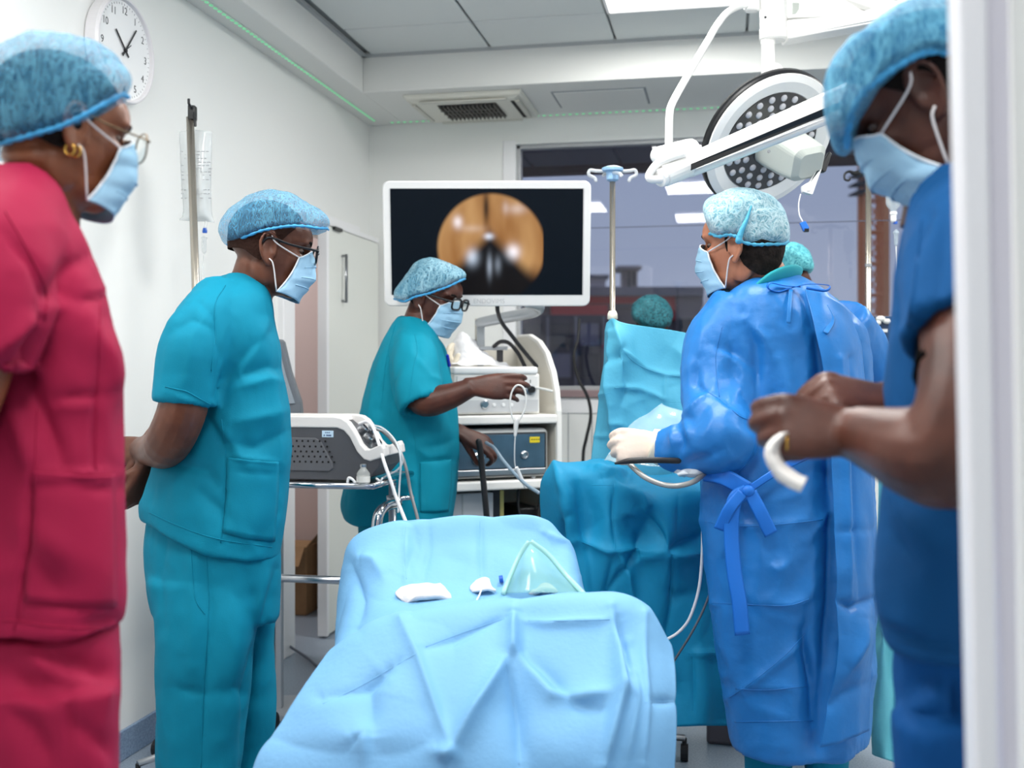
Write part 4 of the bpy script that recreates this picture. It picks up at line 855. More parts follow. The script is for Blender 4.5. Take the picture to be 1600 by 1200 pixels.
EYE_SHADE = mat('shadowed_eye_white', (110, 92, 84), .3); IRIS = mat('dark_iris', (30, 20, 16), .2)  # eye white darkened in the colour so the eyes read as shadowed
lens_m = bpy.data.materials.new('spectacle_lens'); lens_m.use_nodes = True; _t = lens_m.node_tree; _t.nodes.clear()
_o = _t.nodes.new('ShaderNodeOutputMaterial'); _mx = _t.nodes.new('ShaderNodeMixShader'); _tr = _t.nodes.new('ShaderNodeBsdfTransparent'); _gl = _t.nodes.new('ShaderNodeBsdfGlossy')
_gl.inputs['Roughness'].default_value = .03; _mx.inputs[0].default_value = .16; _tr.inputs[0].default_value = (.9, .93, .92, 1)
_t.links.new(_tr.outputs[0], _mx.inputs[1]); _t.links.new(_gl.outputs[0], _mx.inputs[2]); _t.links.new(_mx.outputs[0], _o.inputs[0])

def cap_mat(name, rgb, rgb2, a0, a1, scale=26., stretch=(1, 1, 1)):
    """thin crinkled non-woven: see-through between the gathers"""
    m = bpy.data.materials.new(name); m.use_nodes = True; nt = m.node_tree; b = nt.nodes['Principled BSDF']; L = nt.links.new
    b.inputs['Roughness'].default_value = .6; b.inputs['Specular IOR Level'].default_value = .3
    def math_(op, x, y=None):
        n = nt.nodes.new('ShaderNodeMath'); n.operation = op
        for i, q in enumerate((x, y)):
            if q is None: continue
            if hasattr(q, 'links'): L(q, n.inputs[i])
            else: n.inputs[i].default_value = q
        return n.outputs[0]
    tc = nt.nodes.new('ShaderNodeTexCoord'); mp = nt.nodes.new('ShaderNodeMapping'); mp.inputs['Scale'].default_value = stretch; L(tc.outputs['Object'], mp.inputs[0])
    tot = None
    for sc_, ds, w in ((scale, 1.2, 1.), (scale * 2.3, .8, .75)):
        nz = nt.nodes.new('ShaderNodeTexNoise'); nz.inputs['Scale'].default_value = sc_; nz.inputs['Detail'].default_value = 2.5; nz.inputs['Distortion'].default_value = ds; L(mp.outputs[0], nz.inputs['Vector'])
        r = math_('SUBTRACT', 1., math_('MULTIPLY', math_('ABSOLUTE', math_('SUBTRACT', nz.outputs[0], .5)), 9.)); r = math_('MULTIPLY', math_('MAXIMUM', r, 0.), w)
        tot = r if tot is None else math_('MAXIMUM', tot, r)
    n3 = nt.nodes.new('ShaderNodeTexNoise'); n3.inputs['Scale'].default_value = 14; n3.inputs['Detail'].default_value = 4; L(mp.outputs[0], n3.inputs['Vector'])
    tot = math_('MULTIPLY', tot, math_('MULTIPLY', n3.outputs[0], 1.6))
    r2 = nt.nodes.new('ShaderNodeMapRange'); r2.inputs[1].default_value = 0; r2.inputs[2].default_value = .9; r2.inputs[3].default_value = a0; r2.inputs[4].default_value = a1; L(tot, r2.inputs[0])
    L(r2.outputs[0], b.inputs['Alpha'])
    rp = nt.nodes.new('ShaderNodeValToRGB'); rp.color_ramp.elements[0].color = lin(rgb); rp.color_ramp.elements[1].color = lin(rgb2); rp.color_ramp.elements[1].position = .9; L(tot, rp.inputs[0]); L(rp.outputs[0], b.inputs['Base Color'])
    bp = nt.nodes.new('ShaderNodeBump'); bp.inputs['Strength'].default_value = .4; bp.inputs['Distance'].default_value = .004; L(tot, bp.inputs['Height']); L(bp.outputs[0], b.inputs['Normal'])
    return m
CAPM = cap_mat('blue_bouffant_cap', (44, 128, 176), (112, 184, 214), .36, .58, 60, (1.5, 1.5, .4))
CAPO = cap_mat('dense_blue_bouffant_cap', (44, 124, 172), (112, 184, 214), .6, .78, 50, (1.5, 1.5, .4))
CAPP = cap_mat('pale_blue_bouffant_cap', (126, 188, 208), (196, 224, 232), .6, .84, 48, (1, 1, .7))
CAPD = cap_mat('dark_teal_bouffant_cap', (30, 92, 106), (60, 130, 140), .6, .85, 34)
BAND = mat('blue_cap_hem', (60, 152, 204), .6, bump=.3, bscale=90)

def head_frame(u, v, d, yaw, nod, s, side=1, roll=0):
    """matrix of a head: local x = face, z = crown. side +1 faces image right, -1 left; yaw > 0 turns the face away from the lens"""
    y, n = math.radians(yaw), math.radians(nod)
    lr, lf = local_axes(P(u, v, d)); f = lr * (side * math.cos(y)) + lf * math.sin(y); l = UP.cross(f); up = UP.copy()
    R = Matrix.Rotation(n, 3, l); f = R @ f; up = R @ up
    if roll: R = Matrix.Rotation(math.radians(roll), 3, f); l = R @ l; up = R @ up
    m = Matrix.Identity(4); c = P(u, v, d)
    for i in range(3): m[i][0] = f[i] * s; m[i][1] = l[i] * s; m[i][2] = up[i] * s; m[i][3] = c[i]
    return m
def hv(H, x, y, z): return H @ Vector((x, y, z))
def add_head(b, H):
    X, Y, Z = [H.col[i].to_3d() for i in range(3)]
    def e(c, r, **k): b.ell(hv(H, *c), (X * r[0], Y * r[1], Z * r[2]), **k)
    s = X.length
    e((-.012, 0, .03), (.098, .075, .086)); e((.012, 0, -.02), (.078, .066, .09)); e((.028, 0, -.075), (.05, .052, .042)); e((.06, 0, -.1), (.022, .026, .019))
    e((.05, 0, .03), (.05, .062, .05)); e((.07, 0, -.058), (.026, .03, .02)); e((.083, 0, -.052), (.011, .022, .007)); e((.081, 0, -.067), (.011, .02, .008))
    for q in (-1, 1):
        e((.058, q * .036, -.022), (.026, .024, .022)); e((.074, q * .028, .021), (.018, .03, .011)); e((-.012, q * .044, -.055), (.032, .016, .045))
        e((-.014, q * .075, -.014), (.017, .006, .028)); e((-.006, q * .073, -.042), (.011, .006, .014))
        pts = [(.006, q * .074, -.026), (.005, q * .077, .006), (-.006, q * .083, .023), (-.024, q * .088, .021), (-.032, q * .088, -.002), (-.024, q * .084, -.03), (-.01, q * .077, -.05)]
        b.tube([hv(H, *p) for p in pts], .0048 * s, 7, 20, True)
    b.tube([hv(H, .088, 0, .012), hv(H, .098, 0, -.012), hv(H, .103, 0, -.032)], [.008 * s, .009 * s, .0115 * s], 9, 8, True)
    for q in (-1, 1): e((.094, q * .011, -.036), (.012, .0085, .009))
def eye_relief(me, H):
    n = len(me.vertices); co = np.empty(n * 3); me.vertices.foreach_get('co', co); co = co.reshape(-1, 3)
    Hi = np.array(H.inverted()); q = co @ Hi[:3, :3].T + Hi[:3, 3]
    fx = np.array(H)[:3, 0]
    for s in (-1, 1):
        d = ((q[:, 0] - .085) / .03) ** 2 + ((q[:, 1] - s * .032) / .021) ** 2 + ((q[:, 2] + .0) / .014) ** 2
        co -= (np.exp(-d) * .011)[:, None] * fx
        d = ((q[:, 0] + .008) / .01) ** 2 + ((q[:, 1] - s * .082) / .012) ** 2 + ((q[:, 2] + .008) / .013) ** 2
        co -= (np.exp(-d) * .006 * s)[:, None] * np.array(H)[:3, 1]
    me.vertices.foreach_set('co', co.ravel()); me.update()

def add_hand(b, w, dirv, back, thumb_side, curl=((20, 25, 15),) * 4, s=1., thumb=((.55, .75, -.2), 20, 20), spread=4, open_=1.):
    """w wrist, dirv along the fingers, back = dorsal normal, thumb_side +1/-1 along back x dir"""
    x = Vector(dirv).normalized(); z = (Vector(back) - x * Vector(back).dot(x)).normalized(); y = z.cross(x) * thumb_side; w = Vector(w)
    L = lambda a, c, e: w + (x * a + y * c + z * e) * s
    def rg(a, hw, ht, oy=0, oz=0):
        return [L(a, oy + hw * math.copysign(abs(math.cos(t)) ** .75, math.cos(t)), oz + ht * math.copysign(abs(math.sin(t)) ** .75, math.sin(t))) for t in [2 * math.pi * i / 16 for i in range(16)]]
    b.rings([rg(-.03, .027, .02), rg(0, .029, .02), rg(.03, .036, .019), rg(.06, .041, .0165), rg(.085, .042, .014), rg(.097, .036, .011)])
    base = [(.09, .031), (.096, .0105), (.092, -.0105), (.084, -.030)]; ln = [(.043, .026, .022), (.047, .030, .023), (.043, .028, .022), (.034, .021, .019)]; rad = [.0098, .0100, .0094, .0083]
    for k in range(4):
        a = 0.; p = Vector((base[k][0] - .022, base[k][1], .001)); pts = [L(*p)]; rr = [rad[k] * 1.1 * s]
        p = Vector((base[k][0], base[k][1], .002)); pts.append(L(*p)); rr.append(rad[k] * 1.08 * s)
        sp = math.radians((1.5 - k) * spread)
        for j in range(3):
            a += math.radians(curl[k][j]); dv = Vector((math.cos(a) * math.cos(sp), math.cos(a) * math.sin(sp), -math.sin(a)))
            p = p + dv * ln[k][j]; pts.append(L(*p)); rr.append(rad[k] * (1.0, .94, .8)[j] * s)
        b.tube(pts, rr, 9, 16, True)
    d = Vector(thumb[0]).normalized(); p = Vector((.012, .02, -.006)); pts = [L(*p)]; rr = [.015 * s]
    p = p + d * .042; pts.append(L(*p)); rr.append(.0135 * s)
    ax = Vector((0, 0, 1)).cross(d)
    ax = Vector((d.y, -d.x, 0)).normalized() if True else ax
    for j, (l_, g) in enumerate(((.034, thumb[1]), (.027, thumb[2]))):
        d = (Matrix.Rotation(math.radians(-g), 3, Vector((0, 0, 1))) @ d); p = p + d * l_; pts.append(L(*p)); rr.append((.0115, .0092)[j] * s)
    b.tube(pts, rr, 9, 14, True)

def blob(outline, d, dep, n=88, m=22, seed=0, wr=.0022, top=2.3, bottom=7., cen=None, tilt=0.):
    """puffed closed shape whose silhouette is the outline, of real depth"""
    o = np.asarray(outline, float); c = np.array(cen) if cen is not None else (o.min(0) + o.max(0)) / 2
    rad = []
    for k in range(n):
        t = 2 * math.pi * k / n; dx, dy = math.cos(t), math.sin(t); best = 0
        for i in range(len(o)):
            a, b_ = o[i] - c, o[(i + 1) % len(o)] - c; e = b_ - a; den = dx * e[1] - dy * e[0]
            if abs(den) < 1e-9: continue
            r = (a[0] * e[1] - a[1] * e[0]) / den; q = (a[0] * dy - a[1] * dx) / den
            if r > 0 and -1e-6 <= q <= 1 + 1e-6: best = max(best, r)
        rad.append(best)
    rad = np.array(rad); rad = (np.roll(rad, 1) + rad * 2 + np.roll(rad, -1)) / 4
    vs = []; fs = []; lf = local_axes(P(c[0], c[1], d))[1]
    for sgn in (-1, 1):
        o0 = len(vs)
        for j in range(m):
            rho = math.sin(math.pi / 2 * j / m) if j else 0
            for k in range(n):
                t = 2 * math.pi * k / n; w = .5 + .5 * math.sin(t); w = max(0, min(1, (w - .35) / .4)); p = top + (bottom - top) * w
                h = dep * (1 - rho ** p) ** (1 / p)
                q = P(c[0] + rad[k] * rho * math.cos(t), c[1] + rad[k] * rho * math.sin(t), d) + lf * (sgn * h)
                vs.append(q)
        for j in range(m - 1):
            for k in range(n): fs.append((o0 + j * n + k, o0 + j * n + (k + 1) % n, o0 + (j + 1) * n + (k + 1) % n, o0 + (j + 1) * n + k))
    e = len(vs)
    for k in range(n):
        t = 2 * math.pi * k / n; vs.append(P(c[0] + rad[k] * math.cos(t), c[1] + rad[k] * math.sin(t), d))
    for k in range(n):
        k2 = (k + 1) % n
        fs.append(((m - 1) * n + k, (m - 1) * n + k2, e + k2, e + k)); fs.append((m * n + (m - 1) * n + k, e + k, e + k2, m * n + (m - 1) * n + k2))
    b = MB(); b.add(vs, fs); me = b.mesh('blob')
    relief(me, noise=[(wr, .028, seed, (1, 1, .45)), (wr * .55, .011, seed + 1, (1, 1, .5))])
    return me
def band(outline_bottom, d, dep, r=.005, off=0.):
    """elastic hem along the visible lower edge: a tube that sits proud on the near side"""
    pts = catmull(outline_bottom, 40); n = len(pts); q = []
    for i, (u, v) in enumerate(pts):
        t = i / (n - 1); h = dep * (1 - abs(2 * t - 1) ** 3) ** .5 if 0 < i < n - 1 else 0
        q.append(P(u, v, d) - local_axes(P(u, v, d))[1] * h)
    b = MB(); b.tube(q, [r * (.6 + .2 * math.sin(i * 2.4)) for i in range(n)], 7, 0, True); return b
def add_mask(root, H, edge=True, low=0.):
    nu, nv = 41, 26; vs = []; s = H.col[0].to_3d().length
    for j in range(nv):
        t = j / (nv - 1)
        zf = .006 - .134 * t; zs = -.020 - .092 * t
        xf = .100 + .017 * math.sin(math.pi * min(1, t * 1.15)) ** 1.1 - .012 * max(0, t - .55) / .45
        xs_ = .066 - .042 * t + .006 * math.sin(math.pi * t)
        hw = .0635 - .002 * t
        for i in range(nu):
            a = (i / (nu - 1) * 2 - 1); q = math.cos(a * math.pi / 2); y = hw * math.sin(a * math.pi / 2)
            x = xs_ + (xf - xs_) * q ** .62; z = zs + (zf - zs) * q ** .9
            pl = .0034 * (abs(math.sin(t * math.pi * 3)) - .5) * (1 - .35 * abs(a)) * (1 if .1 < t < .9 else .2)
            vs.append(hv(H, x + pl * q, y + pl * math.copysign(1, y) * (1 - q), z))
    me = bpy.data.meshes.new('mask'); me.from_pydata([tuple(v) for v in vs], [], [(j * nu + i, j * nu + i + 1, (j + 1) * nu + i + 1, (j + 1) * nu + i) for j in range(nv - 1) for i in range(nu - 1)]); me.update()
    relief(me, noise=[(.0022, .025, 5, (1, 1, 2))])
    mk = link('face_mask', me, MASKM, root, smooth=True, solid=.0016)
    b = MB()
    for i in (0, nu - 1): b.tube([vs[j * nu + i] for j in range(nv)], .0022 * s, 6)
    b.tube([vs[i] for i in range(nu)], .0018 * s, 6); b.build('mask_binding', MASKW, mk, smooth=True)
    for t in (.3, .52, .74):
        j = int(t * (nv - 1)); b = MB(); b.tube([vs[j * nu + i] + H.col[0].to_3d() * .0015 for i in range(3, nu - 3)], .0013 * s, 6); b.build('pleat', MASKM, mk, smooth=True)
    for q in (-1, 1):
        i = nu - 1 if q > 0 else 0
        b = MB(); b.tube([vs[i], hv(H, .006, q * .079, .004), hv(H, -.008, q * .083, .022)], .0019 * s, 6, 10)
        b.tube([vs[(nv - 1) * nu + i], hv(H, .006, q * .079, -.05), hv(H, -.006, q * .081, -.036)], .0019 * s, 6, 10); b.build('ear_loop', LOOP, mk, smooth=True)
    return mk
def add_glasses(root, H, w=.027, h=.02, x=.114, z=-.004, fm=None, thick=.0022, rnd=3.5):
    fm = fm or BLKF; t = thing('glasses', None, None, hv(H, x, 0, z)); t.parent = root; t.location = hv(H, x, 0, z) - WLOC[root.name]
    s = H.col[0].to_3d().length
    for q in (-1, 1):
        ring = []
        for i in range(28):
            a = 2 * math.pi * i / 28; cs, sn = math.cos(a), math.sin(a)
            ring.append(hv(H, x - .006 * abs(q * .033 + math.copysign(abs(cs) ** (2 / rnd), cs) * w) / .06, q * .034 + math.copysign(abs(cs) ** (2 / rnd), cs) * w, z + math.copysign(abs(sn) ** (2 / rnd), sn) * h))
        part('rim', fm, t, lambda b: b.tube(ring + ring[:2], thick * s, 6), smooth=True)
        part('lens', lens_m, t, lambda b: b.add(ring, [tuple(range(28))]))
        part('temple', fm, t, lambda b: b.tube([hv(H, x - .005, q * (.034 + w), z + .006), hv(H, x - .012, q * .07, z + .007), hv(H, .04, q * .078, .006), hv(H, -.012, q * .083, .014), hv(H, -.03, q * .08, -.004)], thick * 1.15 * s, 6, 20), smooth=True)
    part('bridge', fm, t, lambda b: b.tube([hv(H, x, .034 - w, z + .004), hv(H, x + .003, 0, z + .008), hv(H, x, w - .034, z + .004)], thick * s, 6, 8), smooth=True)
def add_hair(root, H, m, zc=-.03, tilt=.35, grow=1.0, front=.045, back=None):
    """close scalp hair: the skull shell above a tilted hairline"""
    X, Y, Z = [H.col[i].to_3d() for i in range(3)]; nu, nv = 40, 22; vs = []
    for j in range(nv):
        th = math.pi * .5 * j / (nv - 1)
        for i in range(nu):
            a = 2 * math.pi * i / nu; x_ = math.cos(a); y_ = math.sin(a)
            low = -.055 if x_ < -.2 else (-.055 + (front + .055) * min(1, (x_ + .2) / .75))
            if back is not None and x_ < 0: low = low + (back - low) * min(1, -x_ * 1.6)
            zt = .03 + .086 * grow; z = low + (zt - low) * math.sin(th)
            q = (z - .03) / (.086 * grow); r = math.sqrt(max(0, 1 - q * q)) if q > 0 else math.sqrt(max(0.2, 1 - (q * .55) ** 2))
            vs.append(hv(H, -.012 + .098 * grow * r * x_, .0755 * grow * r * y_, z))
    me = bpy.data.meshes.new('hair'); me.from_pydata([tuple(v) for v in vs], [], [(j * nu + i, j * nu + (i + 1) % nu, (j + 1) * nu + (i + 1) % nu, (j + 1) * nu + i) for j in range(nv - 1) for i in range(nu)]); me.update()
    relief(me, noise=[(.0015, .006, 3, (1, 1, .4))])
    return link('hair', me, m, root, smooth=True)
def add_eyes(root, H):
    for q in (-1, 1):
        X, Y, Z = [H.col[i].to_3d() for i in range(3)]
        e = part('eye', EYE_SHADE, root, lambda b: b.ell(hv(H, .0672, q * .032, 0), (X * .0098, Y * .0115, Z * .0075)), smooth=True)
        part('iris', IRIS, e, lambda b: b.ell(hv(H, .0748, q * .032, -.001), (X * .004, Y * .0055, Z * .0055), 12, 8), smooth=True)
        part('eyebrow', HAIR, root, lambda b: b.tube([hv(H, .094, q * .012, .019), hv(H, .091, q * .032, .024), hv(H, .078, q * .052, .02)], [.003, .004, .002], 6, 10, True), smooth=True)
def slant_hem(me, v0, v1, hem):
    """cut the hem on a slope: hem(u) is where the lower edge hangs"""
    n = len(me.vertices); co = np.empty(n * 3); me.vertices.foreach_get('co', co); co = co.reshape(-1, 3); u, v, dd = proj(co)
    w = np.clip((v - v0) / (v1 - v0), 0, 1) ** 1.3; co[:, 2] += w * (v1 - np.interp(u, *zip(*hem))) * dd / F
    me.vertices.foreach_set('co', co.ravel()); me.update()
def garment(name, mb, m, root, voxel=.008, smooth=5, folds=(), noise=(), hem=None):
    me = union(mb, voxel, smooth)
    if hem: slant_hem(me, *hem)
    relief(me, folds, noise)
    return link(name, me, m, root, smooth=True)
def body(mb, m, root, H, voxel=.0045, smooth=3):
    me = union(mb, voxel, smooth + 1); eye_relief(me, H)
    return link('body', me, m, root, smooth=True)
def ftube(b, pts, r, **k): b.tube(pts, r, 16, **k)
def sleeve(b, pts, r, hollow=.05, n=20):
    """open sleeve end: a tube turned back into itself at the hem"""
    pts = [Vector(p) for p in pts]; q = catmull([list(p) + [x] for p, x in zip(pts, r)], 14); pts = [Vector(x[:3]) for x in q]; rr = [x[3] for x in q]
    t = (pts[-1] - pts[-2]).normalized()
    pts += [pts[-1] + t * .001, pts[-1] - t * hollow * .5, pts[-1] - t * hollow]; rr += [rr[-1] - .011, rr[-1] - .016, rr[-1] - .022]
    u = t.orthogonal(); rs = []
    for i, (p, x) in enumerate(zip(pts, rr)):
        tg = (pts[min(i + 1, 13)] - pts[max(0, min(i, 13) - 1)]).normalized(); u = (u - tg * u.dot(tg)).normalized(); w = tg.cross(u)
        rs.append([p + (u * math.cos(2 * math.pi * k / n) + w * math.sin(2 * math.pi * k / n)) * x for k in range(n)])
    b.rings(rs)
def shoe(root, p, fx, sx, m):
    rg = [[p + fx * (x0 + lx * math.cos(t)) + sx * (ly * math.sin(t)) + UP * (z - HC) for t in [2 * math.pi * i / 18 for i in range(18)]] for z, x0, lx, ly in ((0., .03, .13, .046), (.012, .03, .136, .052), (.04, .03, .134, .05), (.066, .015, .115, .047), (.09, -.03, .07, .043), (.1, -.035, .055, .038))]
    part('shoe', m, root, lambda b: b.rings(rg), smooth=True)
BASEN = [(.004, .10, 1, (1, 1, .5)), (.0055, .13, 3, (1, 1, .45), 1), (.0018, .035, 2, (1, 1, .6)), (.0016, .05, 4, (1, 1, .7), 1)]

# ------------------------------------------------------------------ man in teal scrubs, hands clasped behind his back
d = 2.8
A = thing('person', 'person in teal scrubs with black glasses, hands clasped behind back, beside the clock wall', 'person', P(330, 1357, d))
H = head_frame(424, 387, d, 4, 8, 1.03)
b = MB(); add_head(b, H)
ftube(b, [hv(H, -.03, 0, .0), hv(H, -.032, 0, -.045), P(398, 430, d), P(385, 470, d), P(375, 500, d)], [.04, .05, .056, .064, .075])
b.ell(P(352, 560, d), (RT * .11, FWD * .15, UP * .16)); b.ell(P(350, 720, d), (RT * .11, FWD * .13, UP * .2))
ftube(b, [P(330, 500, d - .12), P(300, 560, d - .19), P(285, 640, d - .21), P(262, 692, d - .17), P(245, 702, d - .02), P(222, 702, d + .12)], [.07, .062, .058, .056, .047, .034], res=24)
add_hand(b, P(225, 700, d + .10), RT * -.8 + FWD * .3 - UP * .12, -FWD + UP * .4, 1, ((50, 50, 30),) * 4, 1.0, ((.6, .75, .1), 0, 0))
ftube(b, [P(350, 500, d + .14), P(320, 600, d + .2), P(280, 660, d + .18), P(245, 690, d + .12), P(226, 728, d + .08)], [.06, .055, .048, .04, .031], res=20)
add_hand(b, P(224, 733, d + .07), RT * -.35 - UP * .9, RT * .8 + FWD * -.4 - UP * .3, -1, ((35, 40, 25), (40, 45, 25), (50, 50, 30), (55, 50, 30)), 1.0, ((.75, .45, -.45), 15, 15))
body(b, SKIN_D, A, H)
add_eyes(A, H); add_hair(A, H, mat('short_brown_black_hair', (46, 28, 22), .85, spec=.15, bump=.4, bscale=160), back=-.02); add_mask(A, H); add_glasses(A, H, thick=.0028)
co = [(359, 384), (346, 376), (341, 365), (343, 350), (350, 340), (358, 328), (371, 318), (386, 308), (404, 301), (421, 297), (437, 298), (452, 302), (468, 310), (484, 320), (498, 328), (509, 337), (516, 349), (512, 361), (500, 363), (476, 360), (452, 360), (430, 363), (408, 367), (380, 376)]
cp = link('bouffant_cap', blob(co, d, .098, seed=11), CAPM, A, smooth=True)
band([(356, 382), (380, 377), (408, 368), (430, 364), (452, 361), (476, 361), (500, 363), (513, 359)], d, .1, .006).build('cap_hem', BAND, cp, smooth=True)
b = MB()
slices(b, [(432, 345, 392, d, .06), (448, 325, 412, d, .1), (470, 300, 420, d, .15), (500, 282, 424, d, .18), (540, 275, 434, d, .19), (590, 272, 441, d, .185), (640, 268, 450, d, .18), (690, 250, 454, d, .18), (740, 238, 451, d, .185), (790, 226, 446, d, .19), (815, 221, 442, d, .19), (850, 222, 436, d, .19)], pw=2.2)
sleeve(b, [P(345, 470, d - .06), P(318, 510, d - .15), P(302, 560, d - .19), P(291, 630, d - .2)], [.075, .082, .08, .074], .045)
sleeve(b, [P(355, 475, d + .06), P(335, 520, d + .15), P(322, 580, d + .2), P(310, 625, d + .2)], [.07, .078, .072, .07], .04)
fo = [([(330, 640), (350, 600), (380, 560), (420, 520)], 10, -.010), ([(372, 590), (420, 575), (446, 580)], 7, -.009), ([(372, 605), (420, 590), (446, 597)], 7, .006),
      ([(330, 645), (360, 690), (390, 730)], 8, .007), ([(315, 640), (345, 690), (365, 720)], 7, -.008), ([(345, 690), (400, 700), (455, 672)], 7, -.006), ([(360, 660), (410, 650), (452, 640)], 8, .005),
      ([(262, 725), (320, 735), (350, 770)], 8, -.007), ([(300, 760), (350, 800), (400, 840)], 9, -.007), ([(355, 790), (395, 850), (400, 865)], 9, .006), ([(290, 590), (300, 530), (330, 480)], 8, .005), ([(420, 490), (405, 540), (372, 585)], 8, .006),
      ([(354, 712), (353, 780), (346, 850)], 2.2, -.004), ([(354, 712), (437, 722)], 2.5, .004), ([(437, 722), (436, 800), (400, 850)], 3, -.003), ([(355, 735), (437, 742)], 2, -.0025), ([(328, 642), (260, 612)], 3, .003),
      ([(270, 520), (300, 500), (330, 515)], 7, -.006), ([(310, 470), (335, 500), (345, 560), (335, 620)], 4, -.006)]
g = garment('tunic', b, TEAL, A, .0065, 3, fo, BASEN, hem=(740, 850, [(215, 806), (260, 824), (330, 850), (380, 860), (440, 866)])); bv = surf(g)
patch(g, bv, [[(356, 714), (396, 719), (434, 722)], [(356, 735), (396, 740), (434, 743)], [(353, 780), (394, 786), (432, 790)], [(349, 832), (390, 842), (428, 846)]], 'pocket')
seam(g, bv, [(356, 733), (396, 738), (434, 741)], name='pocket_stitch'); seam(g, bv, [(346, 655), (352, 710), (351, 780), (345, 848)], name='side_seam')
seam(g, bv, [(258, 604), (275, 608), (292, 612), (310, 622), (328, 632)], name='sleeve_hem'); seam(g, bv, [(352, 446), (336, 475), (336, 520), (330, 580)], name='shoulder_seam'); seam(g, bv, [(232, 800), (280, 822), (340, 842), (425, 855)], .0012, name='hem_stitch')
b = MB()
slices(b, [(800, 236, 432, d, .15), (850, 228, 437, d, .17), (900, 230, 436, d, .17), (960, 240, 432, d, .16)], pw=2.2, m=16)
slices(b, [(905, 232, 400, d - .07, .1), (980, 240, 398, d - .08, .11), (1080, 242, 390, d - .08, .11), (1200, 243, 378, d - .07, .11), (1320, 250, 370, d - .07, .11), (1345, 252, 368, d - .07, .11)], pw=2.3)
slices(b, [(905, 330, 434, d + .08, .09), (1000, 345, 428, d + .09, .1), (1100, 350, 428, d + .09, .1), (1150, 350, 427, d + .1, .1), (1240, 352, 422, d + .1, .1), (1325, 355, 420, d + .1, .1)], pw=2.3)
fo = [([(395, 930), (400, 990), (388, 1060), (378, 1200)], 7, -.012), ([(318, 850), (328, 950), (320, 1080), (312, 1200)], 5, -.006), ([(260, 830), (250, 900), (258, 980)], 6, -.006), ([(420, 880), (405, 940), (395, 1000)], 8, .008), ([(430, 890), (420, 930), (405, 980)], 5, -.007), ([(395, 1090), (370, 1075), (340, 1080)], 7, -.006), ([(280, 1075), (320, 1085)], 4, -.005), ([(300, 850), (306, 940), (300, 1040)], 9, .006), ([(350, 900), (370, 980), (360, 1100)], 14, .006)]
g = garment('trousers', b, TEAL, A, .0085, 3, fo, BASEN); bv = surf(g); seam(g, bv, [(322, 860), (326, 950), (318, 1080), (314, 1200)], name='side_seam'); seam(g, bv, [(298, 850), (304, 930), (320, 960)], name='pocket_edge')
SHOE = mat('dark_clog', (40, 44, 52), .5)
for (u, dd) in ((318, d - .09), (378, d + .1)):
    shoe(A, P(u, HV, dd), RT, FWD, SHOE)

# ------------------------------------------------------------------ woman in crimson scrubs
d = 1.545
B = thing('person', 'person in crimson scrubs with gold earring and clear glasses at the left edge', 'person', P(60, 1988, d))
H = head_frame(98, 204, d, 22, 6, .915)
b = MB(); add_head(b, H)
ftube(b, [hv(H, -.03, 0, .0), hv(H, -.032, 0, -.045), P(75, 265, d), P(55, 310, d), P(40, 360, d)], [.04, .05, .056, .064, .075])
b.ell(P(30, 460, d), (RT * .08, FWD * .1, UP * .15)); b.ell(P(30, 640, d), (RT * .07, FWD * .08, UP * .16))
for sg in (-1, 1):
    ftube(b, [P(20, 370, d + sg * .1), P(-20, 470, d + sg * .19), P(-50, 590, d + sg * .2), P(-70, 690, d + sg * .19), P(-20, 800, d + sg * .19), P(40, 880, d + sg * .14 + .05)] if sg > 0 else [P(20, 370, d - .1), P(-20, 470, d - .18), P(-50, 590, d - .19), P(-90, 700, d - .18), P(-120, 800, d - .1), P(-125, 850, d)], [.055, .05, .048, .044, .036, .027], res=22)
add_hand(b, P(-124, 850, d + .01), -UP, RT * -1, 1, ((30, 35, 20),) * 4, .92)
body(b, SKIN_B, B, H)
add_eyes(B, H); add_hair(B, H, HAIR, back=-.03, grow=1.04); add_mask(B, H); add_glasses(B, H, .026, .0235, .116, -.006, mat('thin_gold_frame', (120, 100, 74), .3, metal=.8), .0014, 2.6)
co = [(-66, 150), (-62, 118), (-45, 95), (-20, 82), (0, 76), (23, 63), (50, 54), (83, 57), (110, 62), (133, 68), (152, 74), (167, 83), (180, 92), (190, 103), (202, 123), (204, 137), (197, 155), (176, 172), (150, 190), (130, 203), (110, 213), (90, 221), (67, 227), (44, 233), (20, 237), (0, 240), (-30, 236), (-55, 205)]
cp = link('bouffant_cap', blob(co, d, .105, seed=21, n=120, m=30, cen=(70, 150)), CAPM, B, smooth=True)
band([(200, 152), (176, 173), (150, 191), (130, 204), (110, 214), (90, 222), (67, 228), (44, 234), (20, 238), (-10, 240), (-50, 214)], d, .1, .006).build('cap_hem', BAND, cp, smooth=True)
for k in (0, 1):
    c = hv(H, -.007 - .010 * k, -.078 - .002 * k, -.046)
    part('earring', GOLD, B, lambda m: m.tube([c + RT * (.0065 * math.cos(a)) + UP * (.0075 * math.sin(a)) for a in [2 * math.pi * i / 18 for i in range(20)]], .0018, 6), smooth=True)
part('lanyard', BLACKP, B, lambda m: m.tube([P(-20, 268, d - .055), P(10, 262, d - .07), P(40, 275, d - .075), P(66, 300, d - .065), P(90, 326, d - .03), P(105, 350, d + .02)], .0075, 8, 20, flat=.4))
part('necklace', GOLD, B, lambda m: m.tube([P(5, 282, d - .068), P(35, 292, d - .074), P(60, 308, d - .06)], .0016, 6, 12))
b = MB()
